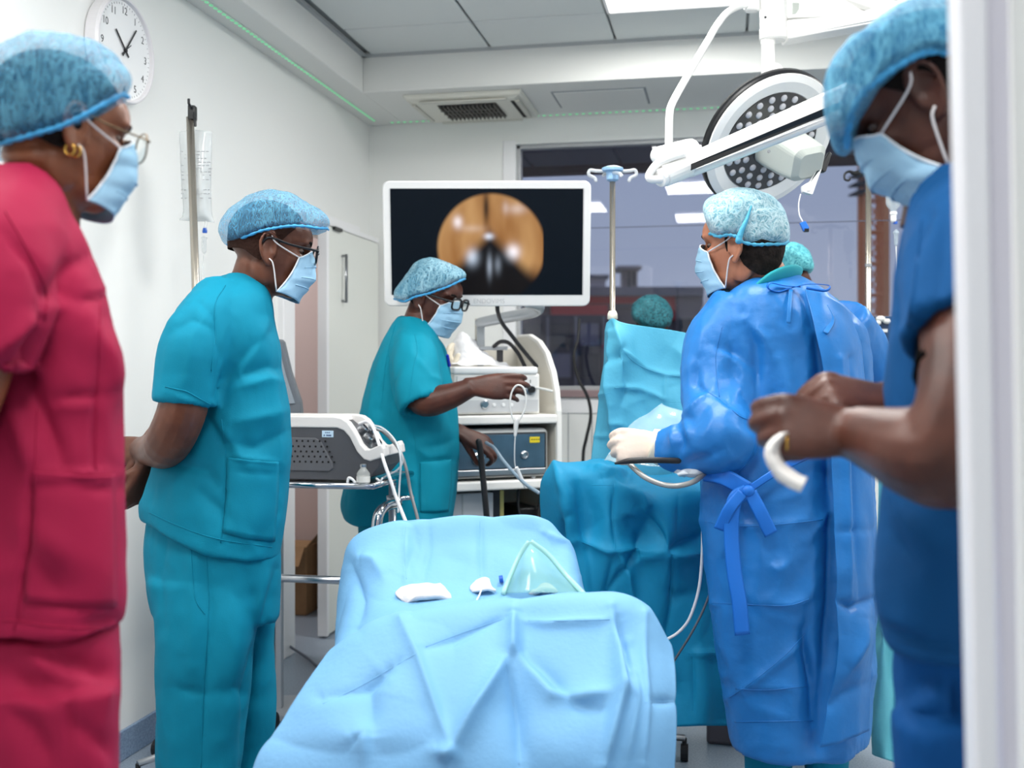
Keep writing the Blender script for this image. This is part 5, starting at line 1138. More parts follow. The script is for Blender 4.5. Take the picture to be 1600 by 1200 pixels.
slices(b, [(272, -20, 40, d, .05), (290, -45, 66, d, .09), (325, -75, 94, d, .14), (370, -90, 124, d, .17), (405, -96, 140, d, .175), (460, -100, 158, d, .17), (510, -102, 170, d, .165), (545, -104, 182, d, .16), (600, -104, 185, d, .16), (700, -106, 187, d, .165), (830, -118, 190, d, .175), (920, -124, 192, d, .18), (958, -124, 190, d, .18)], pw=2.2, m=50)
sleeve(b, [P(20, 330, d - .06), P(0, 390, d - .14), P(-16, 470, d - .19), P(-40, 572, d - .2)], [.07, .082, .078, .07], .05)
sleeve(b, [P(20, 330, d + .06), P(0, 390, d + .14), P(-30, 470, d + .19), P(-50, 570, d + .2)], [.07, .08, .075, .07], .05)
fo = [([(80, 480), (110, 420), (138, 402)], 10, -.010), ([(95, 470), (155, 465)], 7, -.008), ([(90, 480), (158, 452)], 5, .005), ([(5, 365), (50, 410), (75, 460), (70, 500)], 4, -.005), ([(20, 580), (60, 640), (100, 730)], 12, -.010), ([(12, 600), (40, 700), (50, 740)], 10, .008), ([(85, 625), (150, 620)], 5, -.006), ([(90, 632), (150, 630)], 6, .005),
      ([(158, 490), (155, 560), (152, 640), (150, 735)], 3, -.004), ([(52, 735), (45, 850), (20, 990)], 2.6, -.005), ([(55, 738), (186, 742)], 3, .004), ([(52, 762), (186, 764)], 2.2, -.003), ([(130, 975), (190, 968)], 5, -.006), ([(50, 820), (110, 880)], 14, .006), ([(60, 870), (100, 940)], 12, -.006), ([(0, 968), (186, 985)], 2.2, -.002), ([(140, 500), (165, 560), (180, 620)], 12, .008), ([(-20, 560), (30, 520), (72, 490)], 10, .008), ([(0, 590), (40, 585), (72, 500)], 9, -.014)]
g = garment('tunic', b, CRIM, B, .0068, 3, fo, BASEN); bv = surf(g)
patch(g, bv, [[(54, 736), (115, 742), (176, 742)], [(52, 762), (115, 766), (176, 766)], [(47, 850), (112, 855), (178, 855)], [(40, 940), (110, 946), (180, 948)]], 'pocket')
seam(g, bv, [(54, 760), (115, 764), (176, 764)], name='pocket_stitch'); seam(g, bv, [(58, 640), (54, 735), (44, 850), (22, 985)], name='side_seam'); seam(g, bv, [(5, 968), (90, 980), (182, 984)], name='hem_stitch'); seam(g, bv, [(8, 330), (45, 395), (72, 455), (70, 500)], name='armhole_seam'); seam(g, bv, [(156, 470), (155, 560), (152, 650), (150, 735)], name='front_seam')
b = MB()
slices(b, [(960, -112, 180, d, .16), (1030, -112, 187, d, .17), (1100, -108, 186, d, .165)], m=12)
slices(b, [(1060, -110, 186, d - .09, .1), (1200, -100, 184, d - .09, .1), (1400, -85, 160, d - .09, .09), (1700, -60, 130, d - .09, .085), (1940, -50, 120, d - .09, .085)], m=36)
slices(b, [(1060, -110, 180, d + .09, .1), (1200, -100, 176, d + .09, .1), (1400, -85, 155, d + .09, .09), (1700, -60, 130, d + .09, .085), (1930, -50, 120, d + .09, .085)], m=36)
fo = [([(60, 1010), (110, 1035), (180, 1060)], 9, -.008), ([(40, 1020), (100, 1060), (170, 1080)], 10, .007), ([(0, 1100), (50, 1140), (80, 1200)], 12, -.008), ([(110, 1130), (160, 1160), (186, 1185)], 9, -.006), ([(105, 1050), (110, 1150), (105, 1200)], 3, -.004), ([(20, 1050), (60, 1090), (100, 1100)], 10, -.006)]
garment('trousers', b, CRIM, B, .009, 4, fo, BASEN)
for sg in (-.09, .09):
    shoe(B, P(35, HV, d + sg), RT, FWD, mat('white_shoe', (220, 220, 222), .5))

# ------------------------------------------------------------------ endoscopist in teal scrubs reaching to the right
d = 4.0
C_ = thing('person', 'person in teal scrubs reaching one bare arm right, in front of the monitor', 'person', P(640, 1124, d))
H = head_frame(677, 463, d, -27, 15, 1.06)
b = MB(); add_head(b, H)
ftube(b, [hv(H, -.03, 0, .0), hv(H, -.032, 0, -.045), P(656, 495, d), P(652, 525, d), P(648, 550, d)], [.04, .05, .056, .064, .075])
b.ell(P(645, 610, d), (RT * .12, FWD * .16, UP * .16)); b.ell(P(642, 730, d), (RT * .12, FWD * .14, UP * .2))
ftube(b, [P(645, 560, d - .08), P(648, 598, d - .17), P(664, 626, d - .24), P(700, 620, d - .26), P(738, 605, d - .27)], [.068, .06, .056, .046, .032], res=24)
add_hand(b, P(741, 604, d - .27), RT * 1. + UP * .0, -FWD * .97 + UP * .22, 1, ((16, 34, 20), (18, 34, 20), (20, 34, 20), (22, 34, 20)), 1.13, ((.85, .1, -.6), 0, 0), 3)
ftube(b, [P(660, 560, d + .1), P(668, 620, d + .16), P(690, 665, d + .06), P(722, 678, d - .02)], [.062, .054, .045, .031], res=20)
add_hand(b, P(724, 679, d - .02), RT * .85 - UP * .38, UP * .7 + FWD * -.6, -1, ((25, 55, 35), (30, 55, 35), (35, 55, 35), (40, 55, 35)), 1.0, ((.75, .2, -.6), 0, 0), 4)
body(b, SKIN_DD, C_, H)
add_eyes(C_, H); add_hair(C_, H, HAIR, back=-.02); add_mask(C_, H); add_glasses(C_, H, .027, .019, thick=.0036)
co = [(617, 469), (615, 462), (617, 455), (622, 447), (630, 437), (638, 424), (647, 412), (659, 405), (672, 402), (685, 405), (697, 409), (709, 414), (720, 420), (726, 425), (729, 431), (726, 439), (718, 441), (700, 450), (686, 455), (672, 460), (660, 463), (647, 466), (632, 473)]
cp = link('bouffant_cap', blob(co, d, .105, seed=31, top=2.2, bottom=6), cap_mat('light_blue_bouffant_cap', (80, 162, 198), (176, 218, 232), .44, .78, 52, (1.5, 1.5, .4)), C_, smooth=True)
band([(616, 467), (632, 473), (647, 467), (660, 464), (672, 461), (686, 456), (700, 451), (718, 442), (727, 436)], d, .1, .007).build('cap_hem', BAND, cp, smooth=True)
b = MB()
slices(b, [(496, 624, 662, d, .06), (512, 612, 678, d, .11), (530, 602, 686, d, .16), (560, 588, 694, d, .19), (600, 574, 706, d, .19), (650, 560, 714, d, .185), (700, 550, 718, d, .18), (750, 540, 715, d, .19), (790, 534, 708, d, .2), (812, 540, 704, d, .2)], pw=2.2)
sleeve(b, [P(640, 540, d - .06), P(645, 562, d - .14), P(648, 600, d - .2), P(660, 634, d - .24)], [.08, .09, .088, .08], .06)
sleeve(b, [P(660, 545, d + .06), P(668, 570, d + .14), P(674, 610, d + .18), P(682, 640, d + .15)], [.07, .08, .075, .07], .05)
fo = [([(622, 505), (605, 560), (590, 640)], 4, -.006), ([(630, 560), (612, 600), (604, 680)], 5, -.007), ([(650, 530), (655, 560), (650, 570)], 3, -.004), ([(652, 560), (670, 590), (690, 597)], 4, .006), ([(640, 650), (655, 720), (665, 800)], 5, -.006), ([(660, 700), (690, 695), (716, 685)], 4, -.005), ([(655, 722), (707, 718)], 2.5, -.006), ([(655, 725), (656, 800)], 2, -.004), ([(640, 690), (670, 715)], 5, .006), ([(690, 560), (700, 620), (708, 680)], 4, -.004)]
g = garment('tunic', b, TEALB, C_, .0085, 3, fo, BASEN); bv = surf(g)
patch(g, bv, [[(656, 722), (680, 721), (704, 717)], [(656, 760), (682, 760), (704, 757)], [(656, 800), (682, 800), (700, 798)]], 'pocket'); seam(g, bv, [(645, 660), (652, 720), (654, 800)], name='side_seam'); seam(g, bv, [(648, 522), (652, 548), (646, 572), (640, 620)], name='shoulder_seam'); seam(g, bv, [(618, 506), (604, 560), (596, 630)], name='back_seam')
b = MB()
slices(b, [(780, 556, 700, d, .16), (840, 562, 694, d, .17), (900, 566, 690, d, .15)], m=12)
slices(b, [(860, 564, 640, d - .07, .1), (1000, 570, 640, d - .07, .1), (1145, 576, 636, d - .07, .1)], m=24)
slices(b, [(860, 620, 692, d + .07, .1), (1000, 622, 690, d + .07, .1), (1135, 626, 686, d + .07, .1)], m=24)
garment('trousers', b, TEALB, C_, .01, 4, (), BASEN)
part('pen', mat('blue_pen', (30, 50, 170), .4), C_, lambda m: m.cyl(P(702, 572, d - .02), P(699, 555, d - .04), .006))
for u, dd in ((616, d - .07), (664, d + .07)):
    shoe(C_, P(u, HV, dd), RT, FWD, SHOE)
# ------------------------------------------------------------------ surgeon in blue gown, back to the lens, looking left
d = 2.85
D = thing('person', 'person in a long blue surgical gown and pale cap facing the drapes, back turned', 'person', P(1240, 1343, d))
H = head_frame(1160, 381, d, 21, 2, 1.06, side=-1)
b = MB(); add_head(b, H)
ftube(b, [hv(H, -.03, 0, .0), hv(H, -.032, 0, -.045), P(1190, 425, d), P(1200, 455, d), P(1212, 490, d)], [.04, .052, .06, .068, .085])
b.ell(P(1225, 570, d), (RT * .16, FWD * .11, UP * .16)); b.ell(P(1230, 720, d), (RT * .14, FWD * .11, UP * .2))
ftube(b, [P(1140, 520, d - .02), P(1120, 590, d - .03), P(1135, 680, d - .1), P(1085, 690, d - .08), P(1030, 697, d - .03)], [.066, .058, .05, .044, .034], res=24)
body(b, SKIN_L, D, H)
add_eyes(D, H); add_hair(D, H, HAIRG, back=-.085); add_mask(D, H)
part('stubble', HAIRG, D, lambda m: m.tube([hv(H, .012, .073, .02), hv(H, .014, .0735, 0), hv(H, .012, .0725, -.022)], [.005, .0065, .003], 8, 10, True, flat=.5), smooth=True)
co = [(1098, 324), (1100, 318), (1104, 313), (1111, 309), (1118, 306), (1129, 301), (1140, 298), (1160, 295), (1173, 295), (1184, 297), (1195, 301), (1204, 306), (1213, 314), (1220, 322), (1226, 334), (1230, 346), (1233, 356), (1234, 364), (1232, 378), (1224, 386), (1200, 387), (1180, 388), (1160, 384), (1148, 375), (1138, 373), (1122, 374), (1112, 368), (1106, 354), (1102, 342), (1099, 332)]
cp = link('bouffant_cap', blob(co, d, .105, seed=41, top=2.2, bottom=6, wr=.003), CAPP, D, smooth=True)
BANDP = mat('blue_cap_gather', (76, 166, 200), .6, bump=.3, bscale=90)
band([(1108, 366), (1122, 375), (1138, 374), (1150, 377), (1160, 385), (1180, 389), (1200, 388), (1224, 386), (1232, 378)], d, .1, .007).build('cap_hem', BANDP, cp, smooth=True)
part('cap_gather', BANDP, cp, lambda m: m.tube([P(1174, 322, d - .1), P(1166, 345, d - .104), P(1158, 362, d - .103), P(1154, 376, d - .1)], [.002, .005, .007, .009], 7, 16, True), smooth=True)
b = MB()      # scrub collar
ftube(b, [P(1163, 470, d - .01), P(1180, 458, d - .075), P(1205, 438, d - .085), P(1232, 428, d - .05), P(1245, 432, d + .02), P(1230, 440, d + .08)], [.016, .026, .03, .028, .024, .02], res=26, flat=.35, up=(0, 0, 1))
b.build('scrub_collar', mat('teal_green_scrub_collar', (20, 150, 160), .7), D, smooth=True)
gr = [(432, 1205, 1250, d + .02, .05), (442, 1178, 1276, d + .01, .09), (456, 1152, 1296, d, .125), (475, 1134, 1316, d, .145), (510, 1122, 1344, d, .155), (550, 1118, 1356, d, .16), (600, 1112, 1362, d, .165), (660, 1104, 1364, d, .165), (720, 1100, 1366, d, .17), (800, 1098, 1370, d, .18), (900, 1108, 1372, d, .19), (1000, 1120, 1366, d, .195), (1080, 1134, 1362, d, .2), (1130, 1142, 1360, d, .2), (1152, 1145, 1358, d, .2)]
b = MB(); slices(b, gr, pw=2.35, m=60, n=56)
# left sleeve to the glove, right sleeve forward
ftube(b, [P(1160, 492, d - .02), P(1118, 545, d - .03), P(1112, 605, d - .06), P(1122, 655, d - .12), P(1130, 684, d - .16), P(1098, 694, d - .13), P(1064, 700, d - .09), P(1036, 698, d - .06)], [.085, .086, .086, .084, .084, .074, .066, .05], res=40)
ftube(b, [P(1310, 500, d + .05), P(1338, 560, d + .12), P(1352, 620, d + .2), P(1340, 680, d + .3)], [.075, .08, .078, .06], res=24)
fo = [([(1090, 560), (1085, 600), (1120, 620), (1180, 660)], 6, -.010), ([(1100, 605), (1140, 640), (1178, 655)], 6, .009), ([(1105, 612), (1072, 650)], 4, .008), ([(1112, 540), (1150, 555), (1180, 580)], 6, -.008), ([(1115, 545), (1160, 568)], 5, .006), ([(1160, 490), (1180, 540), (1185, 620), (1178, 660)], 7, -.012), ([(1165, 500), (1195, 530), (1205, 560)], 5, .008), ([(1140, 700), (1090, 720), (1050, 735)], 8, -.008), ([(1060, 660), (1065, 690), (1058, 720)], 5, -.008), ([(1072, 655), (1080, 690)], 5, .007), ([(1050, 668), (1052, 700)], 4, .006),
      ([(1255, 455), (1275, 520), (1290, 600), (1298, 720), (1303, 860), (1295, 1000), (1280, 1165)], 9, -.022), ([(1288, 520), (1308, 640), (1312, 760), (1310, 900)], 6, .012), ([(1330, 500), (1340, 600), (1345, 760), (1342, 930)], 5, -.010), ([(1300, 470), (1330, 560), (1355, 600)], 5, -.008), ([(1318, 520), (1325, 640), (1330, 800), (1332, 900)], 7, .008),
      ([(1265, 840), (1300, 800), (1300, 760)], 7, .008), ([(1180, 940), (1230, 945), (1265, 935), (1275, 900)], 6, .007), ([(1260, 1000), (1210, 1040), (1165, 1075), (1140, 1090)], 4, .006), ([(1255, 985), (1262, 1030), (1275, 1080)], 5, -.010), ([(1265, 940), (1258, 1000), (1270, 1060), (1272, 1160)], 7, -.012), ([(1100, 815), (1180, 822), (1280, 812)], 3, .003), ([(1165, 1072), (1240, 1075)], 4, .004), ([(1140, 740), (1160, 800), (1170, 900)], 10, -.006), ([(1110, 940), (1130, 945)], 3, .004), ([(1310, 1000), (1340, 950), (1360, 930)], 6, .008), ([(1345, 940), (1350, 1050), (1345, 1140)], 6, -.012), ([(1200, 880), (1215, 890), (1230, 875)], 6, .006), ([(1220, 560), (1240, 640), (1250, 700)], 8, .006), ([(1205, 600), (1215, 680)], 7, -.006)]
gg = garment('surgical_gown', b, GOWN, D, .0075, 3, fo, [(.006, .1, 1, (1, 1, .5)), (.009, .13, 6, (1, 1, .6), 1), (.0032, .055, 2, (1, 1, .7), 1), (.0007, .018, 5, (1, 1, 1), 1)])
bv = surf(gg)
for q in ([(1102, 815), (1150, 822), (1210, 820), (1285, 812)], [(1140, 1090), (1180, 1062), (1225, 1025), (1258, 990)], [(1112, 942), (1160, 944), (1230, 946), (1264, 936)], [(1150, 1076), (1200, 1078), (1260, 1072)], [(1124, 620), (1118, 560), (1128, 510)], [(1105, 612), (1130, 628), (1155, 650), (1176, 658)], [(1148, 1128), (1270, 1126)]): seam(gg, bv, q, .0011, name='crease')
# overlapping back panel of the gown
rows = [[(1258, 452, d - .13), (1285, 458, d - .14), (1312, 475, d - .12), (1330, 492, d - .06)], [(1275, 520, d - .185), (1300, 520, d - .178), (1326, 525, d - .15), (1346, 540, d - .09)], [(1290, 600, d - .195), (1312, 600, d - .185), (1336, 602, d - .16), (1354, 610, d - .1)], [(1298, 720, d - .2), (1320, 722, d - .19), (1342, 724, d - .165), (1362, 728, d - .11)], [(1305, 850, d - .215), (1325, 852, d - .205), (1348, 852, d - .18), (1368, 855, d - .12)], [(1308, 950, d - .225), (1326, 946, d - .215), (1346, 940, d - .19), (1368, 935, d - .13)], [(1308, 1030, d - .232), (1326, 1030, d - .225), (1346, 1025, d - .2), (1362, 1020, d - .14)], [(1282, 1168, d - .235), (1310, 1162, d - .23), (1338, 1150, d - .2), (1358, 1142, d - .15)]]
me = sheet(rows, 50, 150); relief(me, [([(1330, 560), (1340, 760), (1344, 930)], 5, .010), ([(1312, 560), (1322, 760), (1328, 930)], 5, -.010), ([(1308, 940), (1330, 950), (1366, 935)], 3.5, .009), ([(1300, 830), (1366, 828)], 2.5, .004), ([(1325, 1050), (1345, 1000), (1350, 960)], 6, -.012), ([(1285, 1110), (1320, 1085), (1350, 1070)], 6, .008)], [(.003, .04, 8, (1, 1, .6))], facing=False)
link('gown_overlap', me, GOWN, D, smooth=True, solid=.0015)
def ribbon(pts, w, res=30, upv=None):
    b = MB(); b.tube([P(*p) for p in pts], w, 8, res, flat=.09, up=tuple(-FWD)); return b
ribbon([(1100, 738, d - .13), (1130, 745, d - .19), (1168, 766, d - .22)], .022, 20).build('waist_tie', GOWN2, D, smooth=True)
ribbon([(1168, 766, d - .22), (1200, 745, d - .215), (1240, 722, d - .205), (1290, 700, d - .2)], .009, 24).build('waist_tie', GOWN2, D, smooth=True)
ribbon([(1168, 768, d - .225), (1148, 782, d - .23), (1143, 830, d - .225), (1147, 890, d - .23), (1155, 940, d - .235), (1160, 992, d - .235)], .019, 40).build('waist_tie', GOWN2, D, smooth=True)
ribbon([(1172, 770, d - .225), (1188, 800, d - .23), (1205, 835, d - .225)], .017, 20).build('waist_tie', GOWN2, D, smooth=True)
ribbon([(1160, 770, d - .23), (1140, 795, d - .235), (1124, 828, d - .22)], .015, 20).build('waist_tie', GOWN2, D, smooth=True)
part('tie_knot', GOWN2, D, lambda m: m.ell(P(1169, 767, d - .225), (RT * .016, FWD * .01, UP * .014), 14, 10), smooth=True)
part('neck_tie', GOWN2, D, lambda m: m.tube([P(1235, 450, d - .125), P(1215, 456, d - .135), P(1200, 450, d - .14), P(1204, 442, d - .14), P(1225, 446, d - .13), P(1250, 448, d - .12)], .006, 6, 30, flat=.3), smooth=True)
part('neck_tie', GOWN2, D, lambda m: m.tube([P(1236, 450, d - .125), P(1262, 444, d - .125), P(1295, 446, d - .115), P(1290, 454, d - .125), P(1260, 450, d - .13)], .004, 6, 30, flat=.3), smooth=True)
ribbon([(1236, 452, d - .13), (1234, 480, d - .165), (1232, 505, d - .175)], .0055, 16).build('neck_tie', GOWN, D, smooth=True)
ribbon([(1290, 478, d - .15), (1300, 500, d - .165), (1290, 520, d - .19)], .007, 16).build('neck_tie', GOWN, D, smooth=True)
gb = MB(); add_hand(gb, P(1030, 696, d - .05), RT * -1. + UP * .0, UP * .3 - FWD * .9, -1, ((72, 88, 40), (76, 88, 40), (78, 88, 40), (80, 85, 40)), 1.12, ((.75, .25, -.75), 10, 10), 1)
me = union(gb, .004, 3); gl = link('glove', me, GLOVE, D, smooth=True)
part('glove_cuff', CUFF, gl, lambda m: m.tube([P(1016, 694, d - .055), P(1026, 697, d - .055), P(1036, 700, d - .05)], [.036, .0385, .041], 20, 8, flat=1.15), smooth=True)
b = MB()
slices(b, [(1120, 1165, 1240, d - .02, .08), (1200, 1168, 1236, d - .02, .08), (1330, 1172, 1230, d - .02, .08)], m=16); slices(b, [(1120, 1238, 1330, d + .03, .08), (1200, 1262, 1322, d + .03, .08), (1330, 1268, 1318, d + .03, .08)], m=16)
garment('trousers', b, TEAL, D, .01, 3, (), BASEN)
for u, dd in ((1200, d - .02), (1292, d + .03)):
    shoe(D, P(u, HV, dd), FWD, RT, SHOE)

# ------------------------------------------------------------------ man in dark blue scrubs on the right, tearing tape
d = 1.49
E = thing('person', 'person in dark blue scrubs, head bowed, holding white tape beside the door jamb', 'person', P(1470, 2040, d))
H = head_frame(1440, 158, d, 6, 33, 1.0, side=-1)
b = MB(); add_head(b, H)
ftube(b, [hv(H, -.03, 0, .0), hv(H, -.032, 0, -.045), P(1475, 220, d), P(1495, 280, d), P(1505, 340, d)], [.04, .052, .06, .068, .085])
b.ell(P(1520, 480, d), (RT * .08, FWD * .1, UP * .17)); b.ell(P(1515, 720, d), (RT * .07, FWD * .08, UP * .2))
# near arm
ftube(b, [P(1530, 400, d - .12), P(1528, 500, d - .24), P(1522, 620, d - .30), P(1492, 705, d - .30), P(1440, 708, d - .27), P(1385, 692, d - .22), P(1335, 676, d - .17)], [.07, .066, .06, .062, .055, .043, .033], res=30)
add_hand(b, P(1334, 676, d - .17), RT * -1. + UP * .10, -FWD * .92 + UP * .3, -1, ((58, 78, 40), (66, 82, 40), (74, 84, 40), (80, 84, 40)), .98, ((.9, .25, -.5), 0, 15), 2)
# far arm
ftube(b, [P(1520, 400, d + .12), P(1510, 500, d + .2), P(1490, 630, d + .2), P(1430, 640, d + .08), P(1390, 632, d - .02)], [.065, .06, .052, .046, .034], res=26)
add_hand(b, P(1394, 633, d - .02), RT * -.96 + UP * .18 - FWD * .1, -FWD * .55 + UP * .8, -1, ((62, 78, 40), (68, 82, 40), (74, 84, 40), (78, 84, 40)), 1.0, ((.85, .3, -.5), 0, 10), 2)
body(b, SKIN_DD, E, H)
add_eyes(E, H); add_hair(E, H, HAIR, back=-.0); add_mask(E, H)
co = [(1570, 60), (1540, 30), (1510, 15), (1480, 10), (1450, 7), (1417, 13), (1400, 20), (1387, 28), (1368, 42), (1350, 60), (1335, 74), (1323, 87), (1308, 108), (1297, 133), (1291, 153), (1290, 173), (1290, 190), (1293, 207), (1297, 219), (1304, 228), (1323, 230), (1325, 214), (1328, 200), (1340, 178), (1356, 162), (1373, 150), (1395, 135), (1417, 123), (1435, 114), (1453, 109), (1480, 107), (1520, 112), (1560, 115)]
cp = link('bouffant_cap', blob(co, d, .112, seed=51, n=130, m=30, cen=(1400, 90), wr=.002), CAPO, E, smooth=True)
band([(1323, 229), (1326, 214), (1330, 200), (1342, 179), (1358, 163), (1374, 151), (1396, 136), (1418, 124), (1436, 115), (1454, 109), (1480, 108), (1520, 112), (1556, 114)], d, .098, .008).build('cap_hem', BAND, cp, smooth=True)
b = MB()
slices(b, [(272, 1490, 1560, d, .06), (290, 1476, 1600, d, .1), (310, 1456, 1620, d, .13), (340, 1434, 1640, d, .155), (368, 1418, 1650, d, .165), (395, 1410, 1655, d, .17), (440, 1403, 1655, d, .17), (500, 1397, 1650, d, .17), (580, 1393, 1640, d, .165), (680, 1386, 1635, d, .165), (770, 1380, 1632, d, .17), (860, 1374, 1632, d, .18), (940, 1380, 1630, d, .185), (985, 1388, 1630, d, .185)], pw=2.25, m=50)
sleeve(b, [P(1530, 340, d - .06), P(1536, 400, d - .16), P(1540, 460, d - .22), P(1540, 535, d - .26)], [.085, .096, .096, .09], .06)
sleeve(b, [P(1520, 340, d + .08), P(1520, 400, d + .15), P(1515, 460, d + .2), P(1510, 530, d + .21)], [.08, .09, .09, .08], .05)
fo = [([(1470, 330), (1440, 420), (1430, 520)], 10, .008), ([(1450, 340), (1425, 420), (1418, 500)], 7, -.010), ([(1480, 330), (1470, 430), (1465, 520)], 10, -.007), ([(1390, 980), (1440, 1000), (1500, 1010)], 7, -.006), ([(1380, 900), (1400, 960), (1450, 990)], 10, .006), ([(1400, 1030), (1500, 1040)], 3, -.003), ([(1400, 780), (1450, 850), (1500, 880)], 14, .006), ([(1400, 830), (1440, 900)], 10, -.006)]
g = garment('tunic', b, NAVY, E, .0068, 3, fo, BASEN); bv = surf(g); seam(g, bv, [(1402, 1000), (1440, 1012), (1486, 1020)], name='hem_stitch'); seam(g, bv, [(1440, 345), (1430, 430), (1418, 510)], name='shoulder_seam')
part('sleeve_shade', mat('sleeve_shade_black', (5, 5, 6), .95, spec=.05), E, lambda m: m.tube([P(1538, 460, d - .2), P(1536, 540, d - .255), P(1530, 596, d - .28)], [.07, .071, .071], 20, 10), smooth=True)  # black tube standing in for the shade inside the sleeve opening
b = MB()
slices(b, [(950, 1402, 1625, d, .155), (1060, 1404, 1625, d, .16), (1140, 1406, 1620, d, .16)], m=12)
slices(b, [(1110, 1404, 1560, d - .08, .1), (1250, 1412, 1560, d - .08, .1), (1600, 1430, 1560, d - .08, .09), (1990, 1440, 1555, d - .08, .09)], m=34)
slices(b, [(1110, 1470, 1620, d + .09, .1), (1250, 1475, 1615, d + .09, .1), (1600, 1480, 1600, d + .09, .09), (1980, 1480, 1595, d + .09, .09)], m=34)
fo = [([(1410, 1090), (1450, 1060), (1490, 1060)], 9, -.007), ([(1430, 1120), (1470, 1090), (1500, 1100)], 10, .007), ([(1490, 1060), (1492, 1110), (1500, 1130)], 5, -.012)]
garment('trousers', b, mat('royal_blue_scrub_cotton', (6, 74, 136), .75, spec=.2, bump=.1, bscale=420, var=.08, vscale=5), E, .009, 4, fo, BASEN)
part('ring', GOLD, E, lambda m: m.tube([P(1230, 690, d - .185) + RT * (.003 * math.cos(a)) + UP * (.0105 * math.sin(a)) + FWD * (.0105 * math.cos(a)) for a in [2 * math.pi * i / 18 for i in range(20)]], .0018, 6), smooth=True)
for sg in (-.08, .09):
    shoe(E, P(1500, HV, d + sg), -RT, FWD, SHOE)
# strip of tape in his fingers
rows = []
for i, (u, v, w, tx) in enumerate([(1226, 676, 8, 0), (1212, 690, 13, .2), (1206, 705, 13, .3), (1211, 722, 13, .55), (1226, 742, 14, .85), (1256, 758, 14, 1.1)]):
    a = tx; rows.append([(u - w * math.cos(a) * .9, v + w * math.sin(a) * .9, d - .2 + .012 * (i == 0)), (u, v, d - .205), (u + w * math.cos(a) * .9, v - w * math.sin(a) * .9, d - .19)])
me = sheet(rows, 9, 40); relief(me, noise=[(.0012, .012, 4, (1, 1, 1))], facing=False)
setp(link('gauze_tape', me, mat('white_gauze_tape', (238, 234, 230), .9, bump=.3, bscale=150), None, smooth=True, solid=.0014), 'curled strip of white gauze tape hanging from the fingers at right', 'tape')

# ------------------------------------------------------------------ two more caps beyond
d = 4.3
G1 = thing('person', 'person behind the gowned back, only a crinkled turquoise cap and an ear showing', 'person', P(1245, 1086, d))
H = head_frame(1231, 421, d, 50, 5, .82, side=-1)
b = MB(); add_head(b, H); ftube(b, [hv(H, -.03, 0, -.03), P(1252, 460, d), P(1256, 500, d)], [.058, .06, .075]); b.ell(P(1258, 560, d), (RT * .14, FWD * .1, UP * .15)); body(b, SKIN_DD, G1, H, .006)
add_hair(G1, H, HAIR, back=-.05, grow=.94); add_mask(G1, H)
co = [(1188, 412), (1192, 396), (1204, 385), (1222, 379), (1238, 378), (1252, 382), (1263, 391), (1269, 404), (1272, 418), (1268, 425), (1255, 426), (1236, 428), (1212, 430), (1194, 426)]
cp = link('bouffant_cap', blob(co, d, .1, seed=61, wr=.004), cap_mat('turquoise_bouffant_cap', (44, 148, 168), (120, 208, 214), .75, .95, 34), G1, smooth=True)
b = MB(); slices(b, [(452, 1228, 1284, d, .07), (475, 1200, 1312, d, .12), (540, 1190, 1325, d, .14), (700, 1195, 1322, d, .15), (1085, 1190, 1330, d, .16)], m=30); garment('gown', b, TEALB, G1, .012, 3, (), BASEN)
d = 5.3
G2 = thing('person', 'person hidden behind the blue screen drape with only a dark teal cap above it', 'person', P(1016, 991, d))
H = head_frame(1019, 503, d, 85, 5, .9, side=-1)
b = MB(); add_head(b, H); ftube(b, [hv(H, -.03, 0, -.03), P(1018, 535, d), P(1018, 560, d)], [.058, .06, .075]); b.ell(P(1018, 600, d), (RT * .14, FWD * .1, UP * .15)); body(b, SKIN_DD, G2, H, .007)
add_hair(G2, H, HAIR, back=-.08)
co = [(986, 490), (988, 476), (998, 466), (1012, 461), (1026, 461), (1040, 468), (1049, 480), (1052, 494), (1048, 508), (1036, 514), (1018, 513), (1000, 508), (989, 500)]
cp = link('bouffant_cap', blob(co, d, .11, seed=71, wr=.003), CAPD, G2, smooth=True)
b = MB(); slices(b, [(528, 1000, 1036, d, .07), (545, 975, 1060, d, .12), (600, 965, 1070, d, .14), (700, 968, 1068, d, .15), (990, 970, 1066, d, .16)], m=30); garment('gown', b, mat('dark_teal_gown', (20, 90, 104), .7), G2, .012, 3, (), BASEN)
# ================================================================== DRAPES AND SMALL THINGS
NW = dict(rough=.62, spec=.3, bump=.10, bscale=90)
DR1 = mat('light_blue_drape', (114, 168, 210), **NW); DR2 = mat('turquoise_drape', (18, 134, 176), **NW); DR3 = mat('pale_turquoise_drape', (78, 164, 194), **NW); DR4 = mat('pale_teal_sheet', (104, 190, 206), **NW)
def drape(name, rows, nu, nv, folds, noise, m, lab, cat='drape', solid=.0016, creases=()):
    me = sheet(rows, nu, nv); relief(me, folds, noise, facing=False)
    # make the outer side face the lens
    o = setp(link(name, me, m, None, smooth=True, solid=solid), lab, cat); bv = surf(o)
    for q in creases: seam(o, bv, q, .0011, name='crease')
    return o
